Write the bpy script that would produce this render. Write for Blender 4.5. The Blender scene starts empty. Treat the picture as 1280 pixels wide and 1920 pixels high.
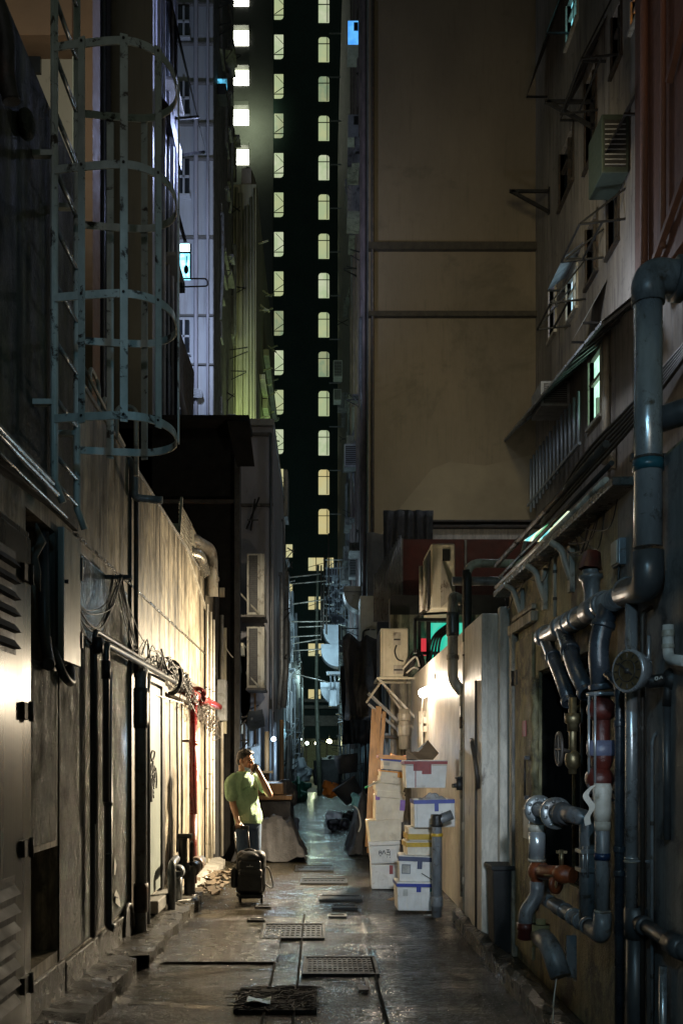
import bpy, math, random
from mathutils import Vector, Matrix, noise
V = Vector
S = bpy.context.scene
C = S.collection
R = random.Random(7)
# ---------------------------------------------------------------- camera
cd = bpy.data.cameras.new("camera"); cam = bpy.data.objects.new("camera", cd); C.objects.link(cam)
cam.location = (0, 0, 1.6); cam.rotation_euler = (math.pi/2, 0, 0)
cd.sensor_fit = 'HORIZONTAL'; cd.sensor_width = 36; cd.lens = 36*1750/1280
cd.shift_x = 40/1280; cd.shift_y = 465/1280
cd.clip_start = .05; cd.clip_end = 1000
S.camera = cam
# ---------------------------------------------------------------- world (night sky over a lit city)
w = bpy.data.worlds.new("World"); S.world = w; w.use_nodes = True
bg = w.node_tree.nodes['Background']; bg.inputs[0].default_value = (.68, .84, .66, 1); bg.inputs[1].default_value = .040
S.view_settings.view_transform = 'Standard'; S.view_settings.look = 'None'
S.view_settings.exposure = .22; S.view_settings.gamma = 1
S.cycles.max_bounces = 6
# ---------------------------------------------------------------- lamps of the place and added fill lights
def light(name, loc, col, power, size=.1, kind='POINT', target=None, spot=60, blend=.6):
    d = bpy.data.lights.new(name, kind); d.color = col; d.energy = power
    if kind == 'AREA': d.shape = 'RECTANGLE'; d.size = size; d.size_y = size*1.0
    else: d.shadow_soft_size = size
    if kind == 'SPOT': d.spot_size = math.radians(spot); d.spot_blend = blend
    o = bpy.data.objects.new(name, d); C.objects.link(o); o.location = loc
    if target: o.rotation_euler = (V(target)-V(loc)).to_track_quat('-Z', 'Y').to_euler()
    return o
light('wall_lamp_light', (1.13, 12.6, 2.62), (1, .82, .62), 80, .06)
light('wall_lamp_spread', (1.15, 12.5, 2.58), (1, .82, .56), 4000, .08, 'SPOT', (-1.6, 11.9, 1.35), 127, 1)
light('street_light_behind', (-1.25, -1.8, 4.4), (.42, .76, 1), 330, .05, 'SPOT', (1.6, 4.6, 2.2), 42, 1)
light('cyan_wall_fill', (1.2, -1.0, 5.0), (.30, .70, 1), 120, .1, 'SPOT', (-1.65, 6.9, 3.5), 22, 1)  # added unseen spot that tints the upper left wall cyan
light('shop_sign_behind', (.5, -2.4, 3.4), (1, .90, .72), 75, .03, 'SPOT', (1.6, 4.8, 2.2), 40, 1)
light('foam_box_fill', (.1, -3.2, 3.0), (.74, .87, 1), 2300, .15, 'SPOT', (.95, 10, 1.0), 15, 1)  # narrow unseen spot added to brighten the foam box fronts
light('condenser_fill', (.7, 12.0, 5.4), (1, .88, .66), 1300, .2, 'SPOT', (-1.2, 18.9, 4.3), 26, 1)  # added fill so the tall condensers show; no lamp hangs here
light('alley_cyan_light', (.1, 38, 5.2), (.60, .88, 1), 150, .3)
light('alley_cyan_light_near', (-.1, 29.5, 6.5), (.6, .85, 1), 50, .3)
light('alley_cyan_light_far', (.1, 55, 6.5), (.6, .92, .9), 330, .3)
light('alley_cyan_fill', (-.6, 29, 3.4), (.60, .88, 1), 1000, .2, 'SPOT', (1.3, 37, 6.2), 80, 1)  # added upward fill for the clutter on the right flank
light('alley_cyan_fill_left', (.8, 31, 3.4), (.60, .88, 1), 600, .2, 'SPOT', (-1.2, 38, 6.0), 80, 1)  # same kind of added fill, turned to the left flank
light('doorway_cyan_light', (-.75, 29, 2.5), (.45, .85, 1), 18, .1)
light('back_street_light', (-.6, 88, 3.0), (.85, 1, .6), 200, .2)
light('flat_window_light', (-3.2, 21.2, 12.5), (.60, .70, 1), 850, .3, 'SPOT', (-3.7, 26, 15.5), 130, .8)
light('flank_fill', (-1.5, 17.6, 13), (.50, .60, 1), 700, .3, 'SPOT', (-2.7, 16.2, 13.5), 140, .8)  # added spot that turns the olive building's flank blue, not a window
light('unseen_green_light', (-2.3, 29.5, 9.5), (.80, 1, .40), 600, .3, 'SPOT', (-2.45, 32, 16), 100, .8)  # unseen green yellow light on the yellowed wall; no sign stands there
light('unseen_green_spill', (-1.3, 34, 12), (.60, 1, .30), 140, .3, 'SPOT', (-2.3, 37, 15), 100, .8)  # further unseen green light along the side of that wall
light('stair_light', (-5.4, 70, 51), (.85, 1, .65), 450, .3, 'SPOT', (-5.9, 73, 51), 150, 1)
light('tenement_fill', (2.8, 11.0, 7.5), (1, .86, .66), 150, .5, 'SPOT', (6, 17.5, 10), 120, 1)  # unseen spot added to light the tenement flank
light('cage_fill', (-.3, -1.5, 5.6), (.92, .96, 1), 62, .1, 'SPOT', (-1.15, 5.5, 4.7), 26, 1)  # unseen front spot added to make the ladder cage paler
light('ochre_wall_fill', (-.3, 5.2, 6.2), (1, .82, .48), 48, .2, 'SPOT', (1.6, 6.3, 2.6), 50, 1)  # added fill lightening the ochre wall under the ledge
light('cream_wall_fill', (-2.4, 8.6, 9.5), (1, .95, .78), 130, .4, 'SPOT', (-3.4, 12, 10.0), 95, .8)  # made up source brightening the cream and brown front
light('facade_fill', (3.6, 16.0, 13.0), (1, .86, .52), 520, .5, 'SPOT', (3.6, 26, 13), 110, 1)  # added fill on the brown facade, without a fixture
light('facade_fill_low', (3.9, 22.0, 7.6), (.90, .92, .80), 90, .3, 'SPOT', (3.6, 26, 8.8), 110, 1)  # added fill brightening the lower part of the facade
light('window_glow_right', (4.3, 18.0, 10.5), (.80, .88, 1), 110, .15)
light('red_bay_fill', (4.4, 11.5, 13.5), (1, .55, .32), 80, .3, 'SPOT', (5.7, 13.5, 14.5), 120, 1)  # added orange spot for the red bay; there is no sign
# ---------------------------------------------------------------- helpers
F = 1750.0
def P(px, py, Y): return V(((px-600)*Y/F, Y, 1.6-(py-1425)*Y/F))
def QX(px, py, X):
    Y = F*X/(px-600); return P(px, py, Y)
def sm(col, k): return tuple(min(1, c*k) for c in col[:3])

class MB:
    def __init__(s): s.v = []; s.f = []; s.s = []
    def add(s, vs, fs, smooth=False):
        n = len(s.v); s.v += [V(p) for p in vs]
        for f in fs: s.f.append([i+n for i in f]); s.s.append(smooth)
        return s
    def box(s, x0, x1, y0, y1, z0, z1):
        x0, x1 = sorted((x0, x1)); y0, y1 = sorted((y0, y1)); z0, z1 = sorted((z0, z1))
        return s.add([(x0,y0,z0),(x1,y0,z0),(x1,y1,z0),(x0,y1,z0),(x0,y0,z1),(x1,y0,z1),(x1,y1,z1),(x0,y1,z1)],
                     [(0,3,2,1),(4,5,6,7),(0,1,5,4),(1,2,6,5),(2,3,7,6),(3,0,4,7)])
    def obox(s, c, h, m=None, taper=1.0):
        m = m or Matrix.Identity(3); c = V(c); vs = []
        for z in (-1, 1):
            t = taper if z < 0 else 1
            for x, y in ((-1,-1),(1,-1),(1,1),(-1,1)):
                vs.append(c + m @ V((x*h[0]*t, y*h[1]*t, z*h[2])))
        return s.add(vs, [(0,3,2,1),(4,5,6,7),(0,1,5,4),(1,2,6,5),(2,3,7,6),(3,0,4,7)])
    def bar(s, a, b, w, t=None, up=(0,0,1)):
        a, b = V(a), V(b); t = t or w; d = (b-a); L = d.length; d.normalize()
        u = V(up)
        if abs(d.dot(u)) > .95: u = V((1,0,0))
        x = d.cross(u).normalized(); z = x.cross(d)
        m = Matrix((x, d, z)).transposed()
        return s.obox((a+b)/2, (w/2, L/2, t/2), m)
    def tube(s, pts, r, n=12, cap=True):
        pts = [V(p) for p in pts]; k = len(pts)
        rr = r if isinstance(r, (list, tuple)) else [r]*k
        d0 = (pts[1]-pts[0]).normalized()
        u = V((0,0,1)) if abs(d0.z) < .9 else V((1,0,0))
        u = (u - d0*u.dot(d0)).normalized(); vs = []; fs = []
        for i, p in enumerate(pts):
            d = (pts[min(i+1,k-1)]-pts[max(i-1,0)])
            if d.length < 1e-9: d = d0
            d.normalize(); u = (u - d*u.dot(d))
            if u.length < 1e-6: u = d.orthogonal()
            u.normalize(); w_ = d.cross(u)
            for j in range(n):
                a = 2*math.pi*j/n; vs.append(p+(u*math.cos(a)+w_*math.sin(a))*rr[i])
        for i in range(k-1):
            for j in range(n):
                a = i*n+j; b = i*n+(j+1)%n; fs.append((a, b, b+n, a+n))
        s.add(vs, fs, True)
        if cap:
            b0 = len(s.v)-len(vs)
            s.f += [[b0+j for j in reversed(range(n))], [b0+(k-1)*n+j for j in range(n)]]; s.s += [False, False]
        return s
    def cyl(s, a, b, r, n=20): return s.tube([a, b], r, n)
    def lathe(s, c, axis, prof, n=24):
        c = V(c); d = V(axis).normalized(); u = d.orthogonal().normalized(); w_ = d.cross(u); vs = []; fs = []
        for (t, r) in prof:
            for j in range(n):
                a = 2*math.pi*j/n; vs.append(c+d*t+(u*math.cos(a)+w_*math.sin(a))*r)
        for i in range(len(prof)-1):
            for j in range(n):
                a = i*n+j; b = i*n+(j+1)%n; fs.append((a, b, b+n, a+n))
        return s.add(vs, fs, True)
    def ell(s, c, r, m=None, n=16, k=10):
        m = m or Matrix.Identity(3); vs = []; fs = []
        for i in range(k+1):
            t = math.pi*i/k
            for j in range(n):
                a = 2*math.pi*j/n
                vs.append(V(c)+m @ V((r[0]*math.sin(t)*math.cos(a), r[1]*math.sin(t)*math.sin(a), r[2]*math.cos(t))))
        for i in range(k):
            for j in range(n):
                a = i*n+j; b = i*n+(j+1)%n; fs.append((a, a+n, b+n, b))
        return s.add(vs, fs, True)
    def limb(s, pts, rs, n=14, sub=4):
        p2, r2 = spline(pts, sub), []
        for i in range(len(pts)-1):
            for j in range(sub): t = j/sub; r2.append(rs[i]*(1-t)+rs[i+1]*t)
        r2.append(rs[-1])
        s.tube(p2, r2, n); s.ell(p2[0], (rs[0],)*3); s.ell(p2[-1], (rs[-1],)*3); return s
    def ribbon(s, pts, h, t, up=(0,0,1)):
        pts = [V(p) for p in pts]; vs = []; fs = []; k = len(pts); u = V(up)
        for i, p in enumerate(pts):
            d = (pts[min(i+1,k-1)]-pts[max(i-1,0)]).normalized(); nn = d.cross(u).normalized()
            for a, b in ((-1,-1),(1,-1),(1,1),(-1,1)): vs.append(p+nn*(a*t/2)+u*(b*h/2))
        for i in range(k-1):
            for j in range(4):
                a = i*4+j; b = i*4+(j+1)%4; fs.append((a, b, b+4, a+4))
        fs += [(3,2,1,0), tuple(4*(k-1)+j for j in range(4))]
        return s.add(vs, fs)
    def sheet(s, grid, th=.01, smooth=True):
        nr, nc = len(grid), len(grid[0]); vs = [V(p) for row in grid for p in row]; fs = []
        for i in range(nr-1):
            for j in range(nc-1):
                a = i*nc+j; fs.append((a, a+1, a+nc+1, a+nc))
        return s.add(vs, fs, smooth)

def spline(pts, sub=6):
    pts = [V(p) for p in pts]; out = []
    for i in range(len(pts)-1):
        p0 = pts[max(i-1,0)]; p1 = pts[i]; p2 = pts[i+1]; p3 = pts[min(i+2,len(pts)-1)]
        for j in range(sub):
            t = j/sub
            out.append(.5*((2*p1)+(p2-p0)*t+(2*p0-5*p1+4*p2-p3)*t*t+(3*p1-p0-3*p2+p3)*t**3))
    out.append(pts[-1]); return out
def fillet(pts, r, k=6):
    pts = [V(p) for p in pts]; out = [pts[0]]
    for i in range(1, len(pts)-1):
        a, b, c = pts[i-1], pts[i], pts[i+1]; da = (a-b); dc = (c-b)
        q = min(r, da.length*.45, dc.length*.45); p1 = b+da.normalized()*q; p2 = b+dc.normalized()*q
        for j in range(k+1):
            t = j/k; out.append(p1*(1-t)**2+b*2*t*(1-t)+p2*t*t)
    out.append(pts[-1]); return out

ORG = {}
def thing(name, label, cat, loc=(0,0,0), group=None):
    o = bpy.data.objects.new(name, None); o.empty_display_size = .1; C.objects.link(o); o.location = loc
    o['label'] = label; o['category'] = cat
    if group: o['group'] = group
    ORG[o.name] = V(loc); return o
SPLIT = {'pipe':'pipe','coupling':'coupling','handle_recess':'handle_recess','riser':'riser','window_boxes':'window_box','ledges':'ledge','collars':'collar','pipes':'pipe','posts':'post','bolts':'bolt','brackets':'bracket','battens':'batten','poles':'pole','ties':'tie','rods':'rod','legs':'leg','rails':'rail','stored_items':'stored_item','joints':'joint_ring','bars':'bar','cables':'cable','strut':'strut','downpipe':'downpipe','bracket':'bracket','bed':'bed','wall_tie':'wall_tie','side_pipe':'side_pipe','pilaster':'pilaster','ledge':'ledge','post':'post'}
def islands(mb):
    par = list(range(len(mb.v)))
    def find(a):
        while par[a] != a: par[a] = par[par[a]]; a = par[a]
        return a
    for f in mb.f:
        for q in f[1:]: par[find(q)] = find(f[0])
    gr = {}
    for f, sf in zip(mb.f, mb.s): gr.setdefault(find(f[0]), []).append((f, sf))
    out = []
    for g in gr.values():
        m = MB(); mp = {}
        for f, sf in g:
            for q in f:
                if q not in mp: mp[q] = len(m.v); m.v.append(mb.v[q])
            m.f.append([mp[q] for q in f]); m.s.append(sf)
        out.append(m)
    return out
def part(name, mb, mat, parent=None, label=None, bevel=0, extra=None, org=None):
    if parent and name in SPLIT:
        isl = islands(mb)
        if len(isl) <= 100:
            os_ = [part1(SPLIT[name], m, mat, parent, label, bevel, extra, org) for m in isl]; return os_[0]
    return part1(name, mb, mat, parent, label, bevel, extra, org)
def part1(name, mb, mat, parent=None, label=None, bevel=0, extra=None, org=None):
    if org is None: org = ORG[parent.name] if parent else V((0,0,0))
    seen = set(); nf, ns = [], []
    for q, sf in zip(mb.f, mb.s):
        k = tuple(sorted(q))
        if k not in seen: seen.add(k); nf.append(q); ns.append(sf)
    mb.f, mb.s = nf, ns
    me = bpy.data.meshes.new(name); me.from_pydata([p-org for p in mb.v], [], mb.f)
    for p, sflag in zip(me.polygons, mb.s): p.use_smooth = sflag
    me.update(); me.materials.append(mat)
    o = bpy.data.objects.new(name, me); C.objects.link(o)
    if parent:
        o.parent = parent; ORG[o.name] = org
    else:
        o.location = org; ORG[o.name] = org
    if label: o['label'] = label
    if bevel:
        m = o.modifiers.new('bevel', 'BEVEL'); m.width = bevel; m.segments = 2; m.limit_method = 'ANGLE'; m.angle_limit = .7
    return o
def solo(name, label, cat, mb, mat, group=None, bevel=0):
    lo = V((min(p.x for p in mb.v), min(p.y for p in mb.v), min(p.z for p in mb.v)))
    hi = V((max(p.x for p in mb.v), max(p.y for p in mb.v), max(p.z for p in mb.v)))
    o = part(name, mb, mat, None, None, bevel, org=V(((lo.x+hi.x)/2, (lo.y+hi.y)/2, lo.z)))
    o['label'] = label; o['category'] = cat
    if group: o['group'] = group
    return o
def struct(name, mb, mat, kind='structure'):
    o = part(name, mb, mat); o['kind'] = kind; return o
def kids(o): return [c for c in bpy.data.objects if c.parent == o]
def copy_tree(root, loc, label=None, rz=None, scale=None):
    def cp(o, par):
        c = o.copy(); C.objects.link(c); c.parent = par
        for ch in kids(o): cp(ch, c)
        return c
    c = cp(root, None); c.location = loc
    if rz is not None: c.rotation_euler.z = rz
    if scale is not None: c.scale = scale if isinstance(scale, (tuple, list)) else (scale,)*3
    if label: c['label'] = label
    return c

# ---------------------------------------------------------------- materials
def newmat(name):
    m = bpy.data.materials.new(name); m.use_nodes = True; nt = m.node_tree
    return m, nt, nt.nodes['Principled BSDF']
def N(nt, t, **k):
    n = nt.nodes.new(t)
    for a, b in k.items(): setattr(n, a, b)
    return n
def mapnoise(nt, scale, stretch=(1,1,1), detail=6, rough=.6, dist=0, off=0):
    g = N(nt, 'ShaderNodeNewGeometry'); mp = N(nt, 'ShaderNodeMapping')
    mp.inputs['Scale'].default_value = stretch; mp.inputs['Location'].default_value = (off, off*.7, off*.3)
    nt.links.new(g.outputs['Position'], mp.inputs[0])
    n = N(nt, 'ShaderNodeTexNoise'); n.inputs['Scale'].default_value = scale; n.inputs['Detail'].default_value = detail
    n.inputs['Roughness'].default_value = rough; n.inputs['Distortion'].default_value = dist
    nt.links.new(mp.outputs[0], n.inputs['Vector']); return n.outputs['Fac']
def ramp(nt, fac, lo, hi, a=0., b=1.):
    r = N(nt, 'ShaderNodeMapRange'); r.inputs['From Min'].default_value = lo; r.inputs['From Max'].default_value = hi
    r.inputs['To Min'].default_value = a; r.inputs['To Max'].default_value = b
    nt.links.new(fac, r.inputs['Value']); return r.outputs[0]
def mix(nt, fac, a, b, mode='MIX'):
    m = N(nt, 'ShaderNodeMix', data_type='RGBA', blend_type=mode)
    for sock, val in ((m.inputs[0], fac), (m.inputs[6], a), (m.inputs[7], b)):
        if isinstance(val, (int, float)): sock.default_value = val
        elif isinstance(val, (tuple, list)): sock.default_value = (*val[:3], 1)
        else: nt.links.new(val, sock)
    return m.outputs[2]
def pmat(name, c1, c2=None, scale=6, stretch=(1,1,1), rough=(.5,.75), metal=0, bump=.15, bscale=60, bdist=.01,
         spots=None, spotamt=(.55,.7), streak=None, streakamt=(.5,.75), coat=0, spec=.5, sscale=5, blist=0, grit=0):
    m, nt, b = newmat(name); c2 = c2 or sm(c1, .6)
    n1 = mapnoise(nt, scale, stretch); col = mix(nt, ramp(nt, n1, .35, .65), c1, c2)
    if streak:
        n2 = mapnoise(nt, 7, (1, 1, .07), 5, .65, .3, 3.1); col = mix(nt, ramp(nt, n2, *streakamt), col, streak)
        n2b = mapnoise(nt, 30, (1, 1, .03), 4, .7, .0, 9.1); col = mix(nt, ramp(nt, n2b, .52, .8, 0, .6), col, streak)
    if spots:
        n3 = mapnoise(nt, sscale, (1,1,1), 8, .7, .4, 7.7); col = mix(nt, ramp(nt, n3, *spotamt), col, spots)
    if grit:
        n5 = mapnoise(nt, 16, (1,1,.3), 8, .75, .6, 11.); n6 = mapnoise(nt, 1.3, (1,1,.8), 4, .6, .4, 17.)
        gv = N(nt, 'ShaderNodeMath', operation='MULTIPLY'); nt.links.new(ramp(nt, n5, .36, .60, 1-grit, 1.12), gv.inputs[0]); nt.links.new(ramp(nt, n6, .36, .62, 1-grit*.8, 1.05), gv.inputs[1])
        cc = N(nt, 'ShaderNodeCombineColor')
        for k in range(3): nt.links.new(gv.outputs[0], cc.inputs[k])
        col = mix(nt, 1.0, col, cc.outputs[0], 'MULTIPLY')
    nt.links.new(col, b.inputs['Base Color'])
    rn = mapnoise(nt, 9, stretch, 5, .6, 0, 1.3)
    nt.links.new(ramp(nt, rn, .3, .7, *rough), b.inputs['Roughness'])
    b.inputs['Metallic'].default_value = metal; b.inputs['Specular IOR Level'].default_value = spec
    b.inputs['Coat Weight'].default_value = coat
    if bump:
        bn = mapnoise(nt, bscale, (1,1,1), 6, .65)
        bp = N(nt, 'ShaderNodeBump'); bp.inputs['Strength'].default_value = bump; bp.inputs['Distance'].default_value = bdist
        nt.links.new(bn, bp.inputs['Height'])
        if blist:
            b2 = mapnoise(nt, 14, (1,1,1), 3, .5, .6, 5.); bq = N(nt, 'ShaderNodeBump')
            bq.inputs['Strength'].default_value = blist; bq.inputs['Distance'].default_value = .03
            nt.links.new(b2, bq.inputs['Height']); nt.links.new(bp.outputs[0], bq.inputs['Normal'])
            nt.links.new(bq.outputs[0], b.inputs['Normal'])
        else: nt.links.new(bp.outputs[0], b.inputs['Normal'])
    return m
def emat(name, col, strength, var=None):
    m, nt, b = newmat(name)
    b.inputs['Base Color'].default_value = (.3,.3,.3,1)
    b.inputs['Emission Strength'].default_value = strength
    if var:
        n = mapnoise(nt, var[0], (1,1,1), 3); nt.links.new(mix(nt, ramp(nt, n, .4, .6), col, var[1]), b.inputs['Emission Color'])
    else: b.inputs['Emission Color'].default_value = (*col, 1)
    return m

plaster = pmat('stained plaster', (.50,.44,.33), (.30,.26,.19), 3, (1,1,.4), (.28,.62), 0, .5, 90, .006,
               spots=(.10,.085,.06), spotamt=(.54,.66), streak=(.055,.045,.032), streakamt=(.44,.62), sscale=2.6, grit=.62)
plaster_wet = pmat('wet blistered plaster', (.30,.30,.26), (.15,.15,.13), 5, (1,1,.5), (.07,.30), 0, 1., 70, .022,
               spots=(.09,.09,.075), spotamt=(.5,.62), streak=(.05,.055,.05), streakamt=(.48,.68), blist=.7, grit=.6)
plaster_smooth = pmat('painted render', (.60,.55,.47), (.46,.42,.35), 3, (1,1,.4), (.3,.5), 0, .35, 50, .006,
               spots=(.16,.13,.10), spotamt=(.63,.72), streak=(.2,.17,.13), streakamt=(.6,.8), sscale=4, grit=.3)
ochre = pmat('peeling ochre plaster', (.34,.29,.14), (.20,.175,.10), 3, (1,1,.8), (.45,.75), 0, .8, 50, .012,
               spots=(.07,.058,.04), spotamt=(.50,.58), streak=(.12,.095,.055), streakamt=(.56,.8), sscale=3, grit=.5)
greywall = pmat('dark grey render', (.19,.19,.185), (.10,.10,.098), 3, (1,1,.4), (.45,.8), 0, .5, 60, .01,
               spots=(.03,.03,.03), spotamt=(.5,.66), streak=(.03,.03,.03))
moss = pmat('mossy concrete', (.11,.12,.055), (.05,.06,.022), 4, (1,1,.3), (.5,.85), 0, .9, 50, .02,
               spots=(.02,.022,.014), spotamt=(.5,.62), streak=(.018,.02,.012), streakamt=(.42,.6), sscale=3, grit=.6)
conc = pmat('concrete', (.22,.21,.19), (.14,.135,.12), 4, rough=(.4,.7), bump=.6, bscale=60, spots=(.06,.055,.05))
conc_dark = pmat('grimy concrete', (.055,.05,.04), (.03,.027,.022), 4, rough=(.12,.5), bump=.8, bscale=50, spots=(.03,.028,.02), blist=.4)
steel = pmat('brushed steel', (.075,.073,.062), (.05,.05,.043), 60, (1,1,.02), (.24,.32), .3, .05, 80, .002, streak=(.05,.045,.035), streakamt=(.6,.85))
zinc = pmat('galvanised pipe', (.42,.45,.47), (.28,.30,.32), 12, (1,1,.3), (.18,.30), .6, .2, 60, .003, spots=(.13,.11,.09), spotamt=(.56,.66), sscale=11)
pvc_dark = pmat('dark plastic pipe', (.060,.064,.068), (.030,.033,.036), 9, (1,1,.5), (.28,.5), 0, .2, 40, .003, spec=.6, spots=(.10,.085,.065), spotamt=(.60,.72), sscale=15)
pvc_grey = pmat('grey plastic pipe', (.21,.225,.235), (.14,.15,.16), 9, (1,1,.4), (.28,.45), 0, .1, 40, .003, spots=(.08,.065,.05), spotamt=(.55,.64), sscale=13, grit=.4)
pvc_pale = pmat('old pale pipe', (.42,.40,.34), (.28,.26,.21), 9, (1,1,.3), (.3,.55), 0, .3, 50, .004, spots=(.10,.08,.06), spotamt=(.56,.66), streak=(.12,.1,.08))
ladpaint = pmat('weathered pale paint', (.55,.57,.52), (.38,.40,.36), 12, (1,1,.5), (.4,.65), .1, .4, 50, .004, spots=(.05,.035,.025), spotamt=(.56,.62), sscale=9)
blackm = pmat('black metal', (.022,.022,.022), (.012,.012,.012), 9, rough=(.3,.6), metal=.2, bump=.3)
darkm = pmat('dark rusty metal', (.06,.05,.042), (.03,.025,.02), 9, rough=(.35,.65), metal=.3, bump=.4, spots=(.09,.045,.025))
redp = pmat('red painted iron', (.14,.011,.010), (.09,.008,.008), 9, rough=(.22,.45), bump=.25, bscale=50, coat=.2, spots=(.08,.01,.01), spotamt=(.6,.72))
redd = pmat('dark red iron', (.10,.018,.012), (.05,.012,.01), 12, rough=(.25,.5), bump=.4, bscale=50, spots=(.04,.02,.015))
orangep = pmat('rust orange valve paint', (.24,.06,.018), (.12,.03,.012), 14, rough=(.25,.5), bump=.3, spots=(.05,.03,.02))
brass = pmat('old brass', (.26,.21,.12), (.12,.095,.05), 25, rough=(.3,.5), metal=.8, bump=.2)
ivory = pmat('ivory enamel', (.52,.49,.38), (.42,.39,.29), 6, rough=(.35,.6), bump=.08, spots=(.20,.15,.08), spotamt=(.6,.72), streak=(.25,.21,.14), streakamt=(.62,.85))
acgrey = pmat('grey air conditioner casing', (.26,.27,.28), (.18,.19,.2), 6, rough=(.4,.6), bump=.08, spots=(.08,.07,.06), streak=(.1,.1,.1), streakamt=(.6,.85))
grille = pmat('dark grille', (.03,.03,.03), (.015,.015,.015), 20, rough=(.4,.6), bump=0)
glassd = pmat('dark glass', (.02,.025,.03), (.012,.014,.017), 3, rough=(.08,.2), bump=.02)
wood = pmat('bamboo and plank', (.30,.17,.07), (.18,.10,.04), 14, (1,1,.1), (.45,.7), 0, .3, 60, .004)
cablem = pmat('black cable', (.015,.015,.016), (.01,.01,.01), 9, rough=(.35,.55), bump=0)
whitep = pmat('white cable', (.6,.58,.52), (.45,.42,.36), 9, rough=(.35,.55), bump=0, spots=(.2,.17,.12))
foam = pmat('dirty foam', (.74,.73,.70), (.62,.60,.56), 8, rough=(.55,.75), bump=.25, bscale=220, bdist=.002, spots=(.32,.27,.20), spotamt=(.60,.76), sscale=6)
foam_cream = pmat('dirty cream foam', (.72,.66,.54), (.60,.53,.42), 8, rough=(.55,.75), bump=.25, bscale=220, bdist=.002, spots=(.30,.24,.16), spotamt=(.60,.76), sscale=6)
def flat(name, c, r=.45, bump=.05, metal=0): return pmat(name, c, sm(c, .78), 20, rough=(r, min(1, r+.15)), bump=bump, metal=metal)
tape_blue = flat('blue tape', (.02,.04,.30), .3); tape_red = flat('red tape', (.28,.035,.03), .4); tape_yel = flat('yellow tape', (.55,.34,.02), .3)
tape_pur = flat('purple tape', (.26,.13,.45), .4); tape_org = flat('orange plastic', (.75,.30,.02), .35); navy = flat('navy tape', (.02,.03,.09), .35)
paper = pmat('paper', (.55,.54,.5), (.4,.39,.35), 8, rough=(.7,.9), bump=.1); cardb = pmat('cardboard', (.26,.18,.11), (.18,.12,.07), 5, rough=(.7,.9), bump=.2, bscale=50)
inkm = flat('ink', (.02,.02,.02), .6); tealp = flat('teal print', (.03,.16,.17), .5)
clearp = pmat('clear plastic bag', (.5,.52,.55), (.35,.37,.4), 8, rough=(.12,.3), bump=.6, bscale=18, bdist=.02)
blackbag = pmat('black bin bag', (.012,.012,.014), (.02,.02,.022), 8, rough=(.12,.28), bump=.9, bscale=18, bdist=.03)
tarp = pmat('grey tarpaulin', (.06,.06,.065), (.035,.035,.038), 5, rough=(.5,.7), bump=.6, bscale=9, bdist=.05)
tarp_dark = pmat('black tarpaulin', (.03,.03,.03), (.018,.018,.018), 5, rough=(.4,.65), bump=.7, bscale=8, bdist=.05)
rubber = flat('rubber', (.015,.015,.015), .7)
hoodm0 = pmat('pale grey blue metal', (.32,.36,.38), (.22,.25,.27), 3, rough=(.3,.6), bump=.2, grit=.5)
# ================================================================ ground, kerbs
def ground_mat():
    m, nt, b = newmat('wet concrete paving')
    n1 = mapnoise(nt, 1.1, (1,1,1), 8, .6, .5); n2 = mapnoise(nt, 26, (1,1,1), 6, .7)
    col = mix(nt, ramp(nt, n1, .35, .65), (.034,.029,.019), (.015,.013,.009))
    col = mix(nt, ramp(nt, n2, .5, .75, 0, .7), col, (.065,.057,.042))
    nt.links.new(col, b.inputs['Base Color'])
    n3 = mapnoise(nt, 1.4, (.7,1.7,1), 7, .62, .8, 2.2)
    nt.links.new(ramp(nt, n3, .38, .66, .05, .26), b.inputs['Roughness'])
    n4 = mapnoise(nt, 34, (1,1,1), 3, .7); n5 = mapnoise(nt, 4, (.6,3.0,1), 5, .6, .5)
    b1 = N(nt, 'ShaderNodeBump'); b1.inputs['Distance'].default_value = .03
    nt.links.new(ramp(nt, n3, .38, .58, .12, 1.), b1.inputs['Strength']); nt.links.new(n4, b1.inputs['Height'])
    b2 = N(nt, 'ShaderNodeBump'); b2.inputs['Strength'].default_value = .55; b2.inputs['Distance'].default_value = .03
    nt.links.new(n5, b2.inputs['Height']); nt.links.new(b1.outputs[0], b2.inputs['Normal'])
    nt.links.new(b2.outputs[0], b.inputs['Normal']); b.inputs['Specular IOR Level'].default_value = .5
    return m
gm = ground_mat()
mb = MB(); xs = [-40, -1.9]+[-1.45+.035*i for i in range(84)]+[1.9, 40]; ys = [-30, 2, 3.5]+[3.6+.045*i for i in range(290)]+[17, 19, 22, 26, 30, 40, 60, 150, 300]
def gz(x, y):
    if abs(x) > 1.6 or y > 16.7 or y < 3.5: return 0
    a = .0045+.004*max(0, noise.noise(V((x*.9, y*.5, 4))))+(.004 if x > .42 and y < 11.2 else 0)
    z = a*(noise.noise(V((x*3, y*2.2, 0)))+.8*noise.noise(V((x*9, y*6, 3)))+.7*noise.noise(V((x*22, y*17, 7))))
    z -= .012*max(0, 1-abs(x-.42-.02*math.sin(y*3))/.03)*(y < 11.2)      # ragged trench edge
    return z-.004
grid = [[(x, y, gz(x, y)) for x in xs] for y in ys]
mb.sheet(grid); struct('ground', mb, gm)
slabm = pmat('worn paving slab', (.036,.031,.022), (.02,.017,.012), 5, rough=(.10,.34), bump=.9, bscale=40, bdist=.015, grit=.4, spots=(.03,.028,.024), sscale=2)
seam_shade_mat = pmat('dark seam and niche shade', (.008,.008,.007), rough=(.8,.95), bump=.5, spec=.1)
def slab(x0, x1, y0, y1, z=.012): return MB().box(x0, x1, y0, y1, -.05, z)
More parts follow.
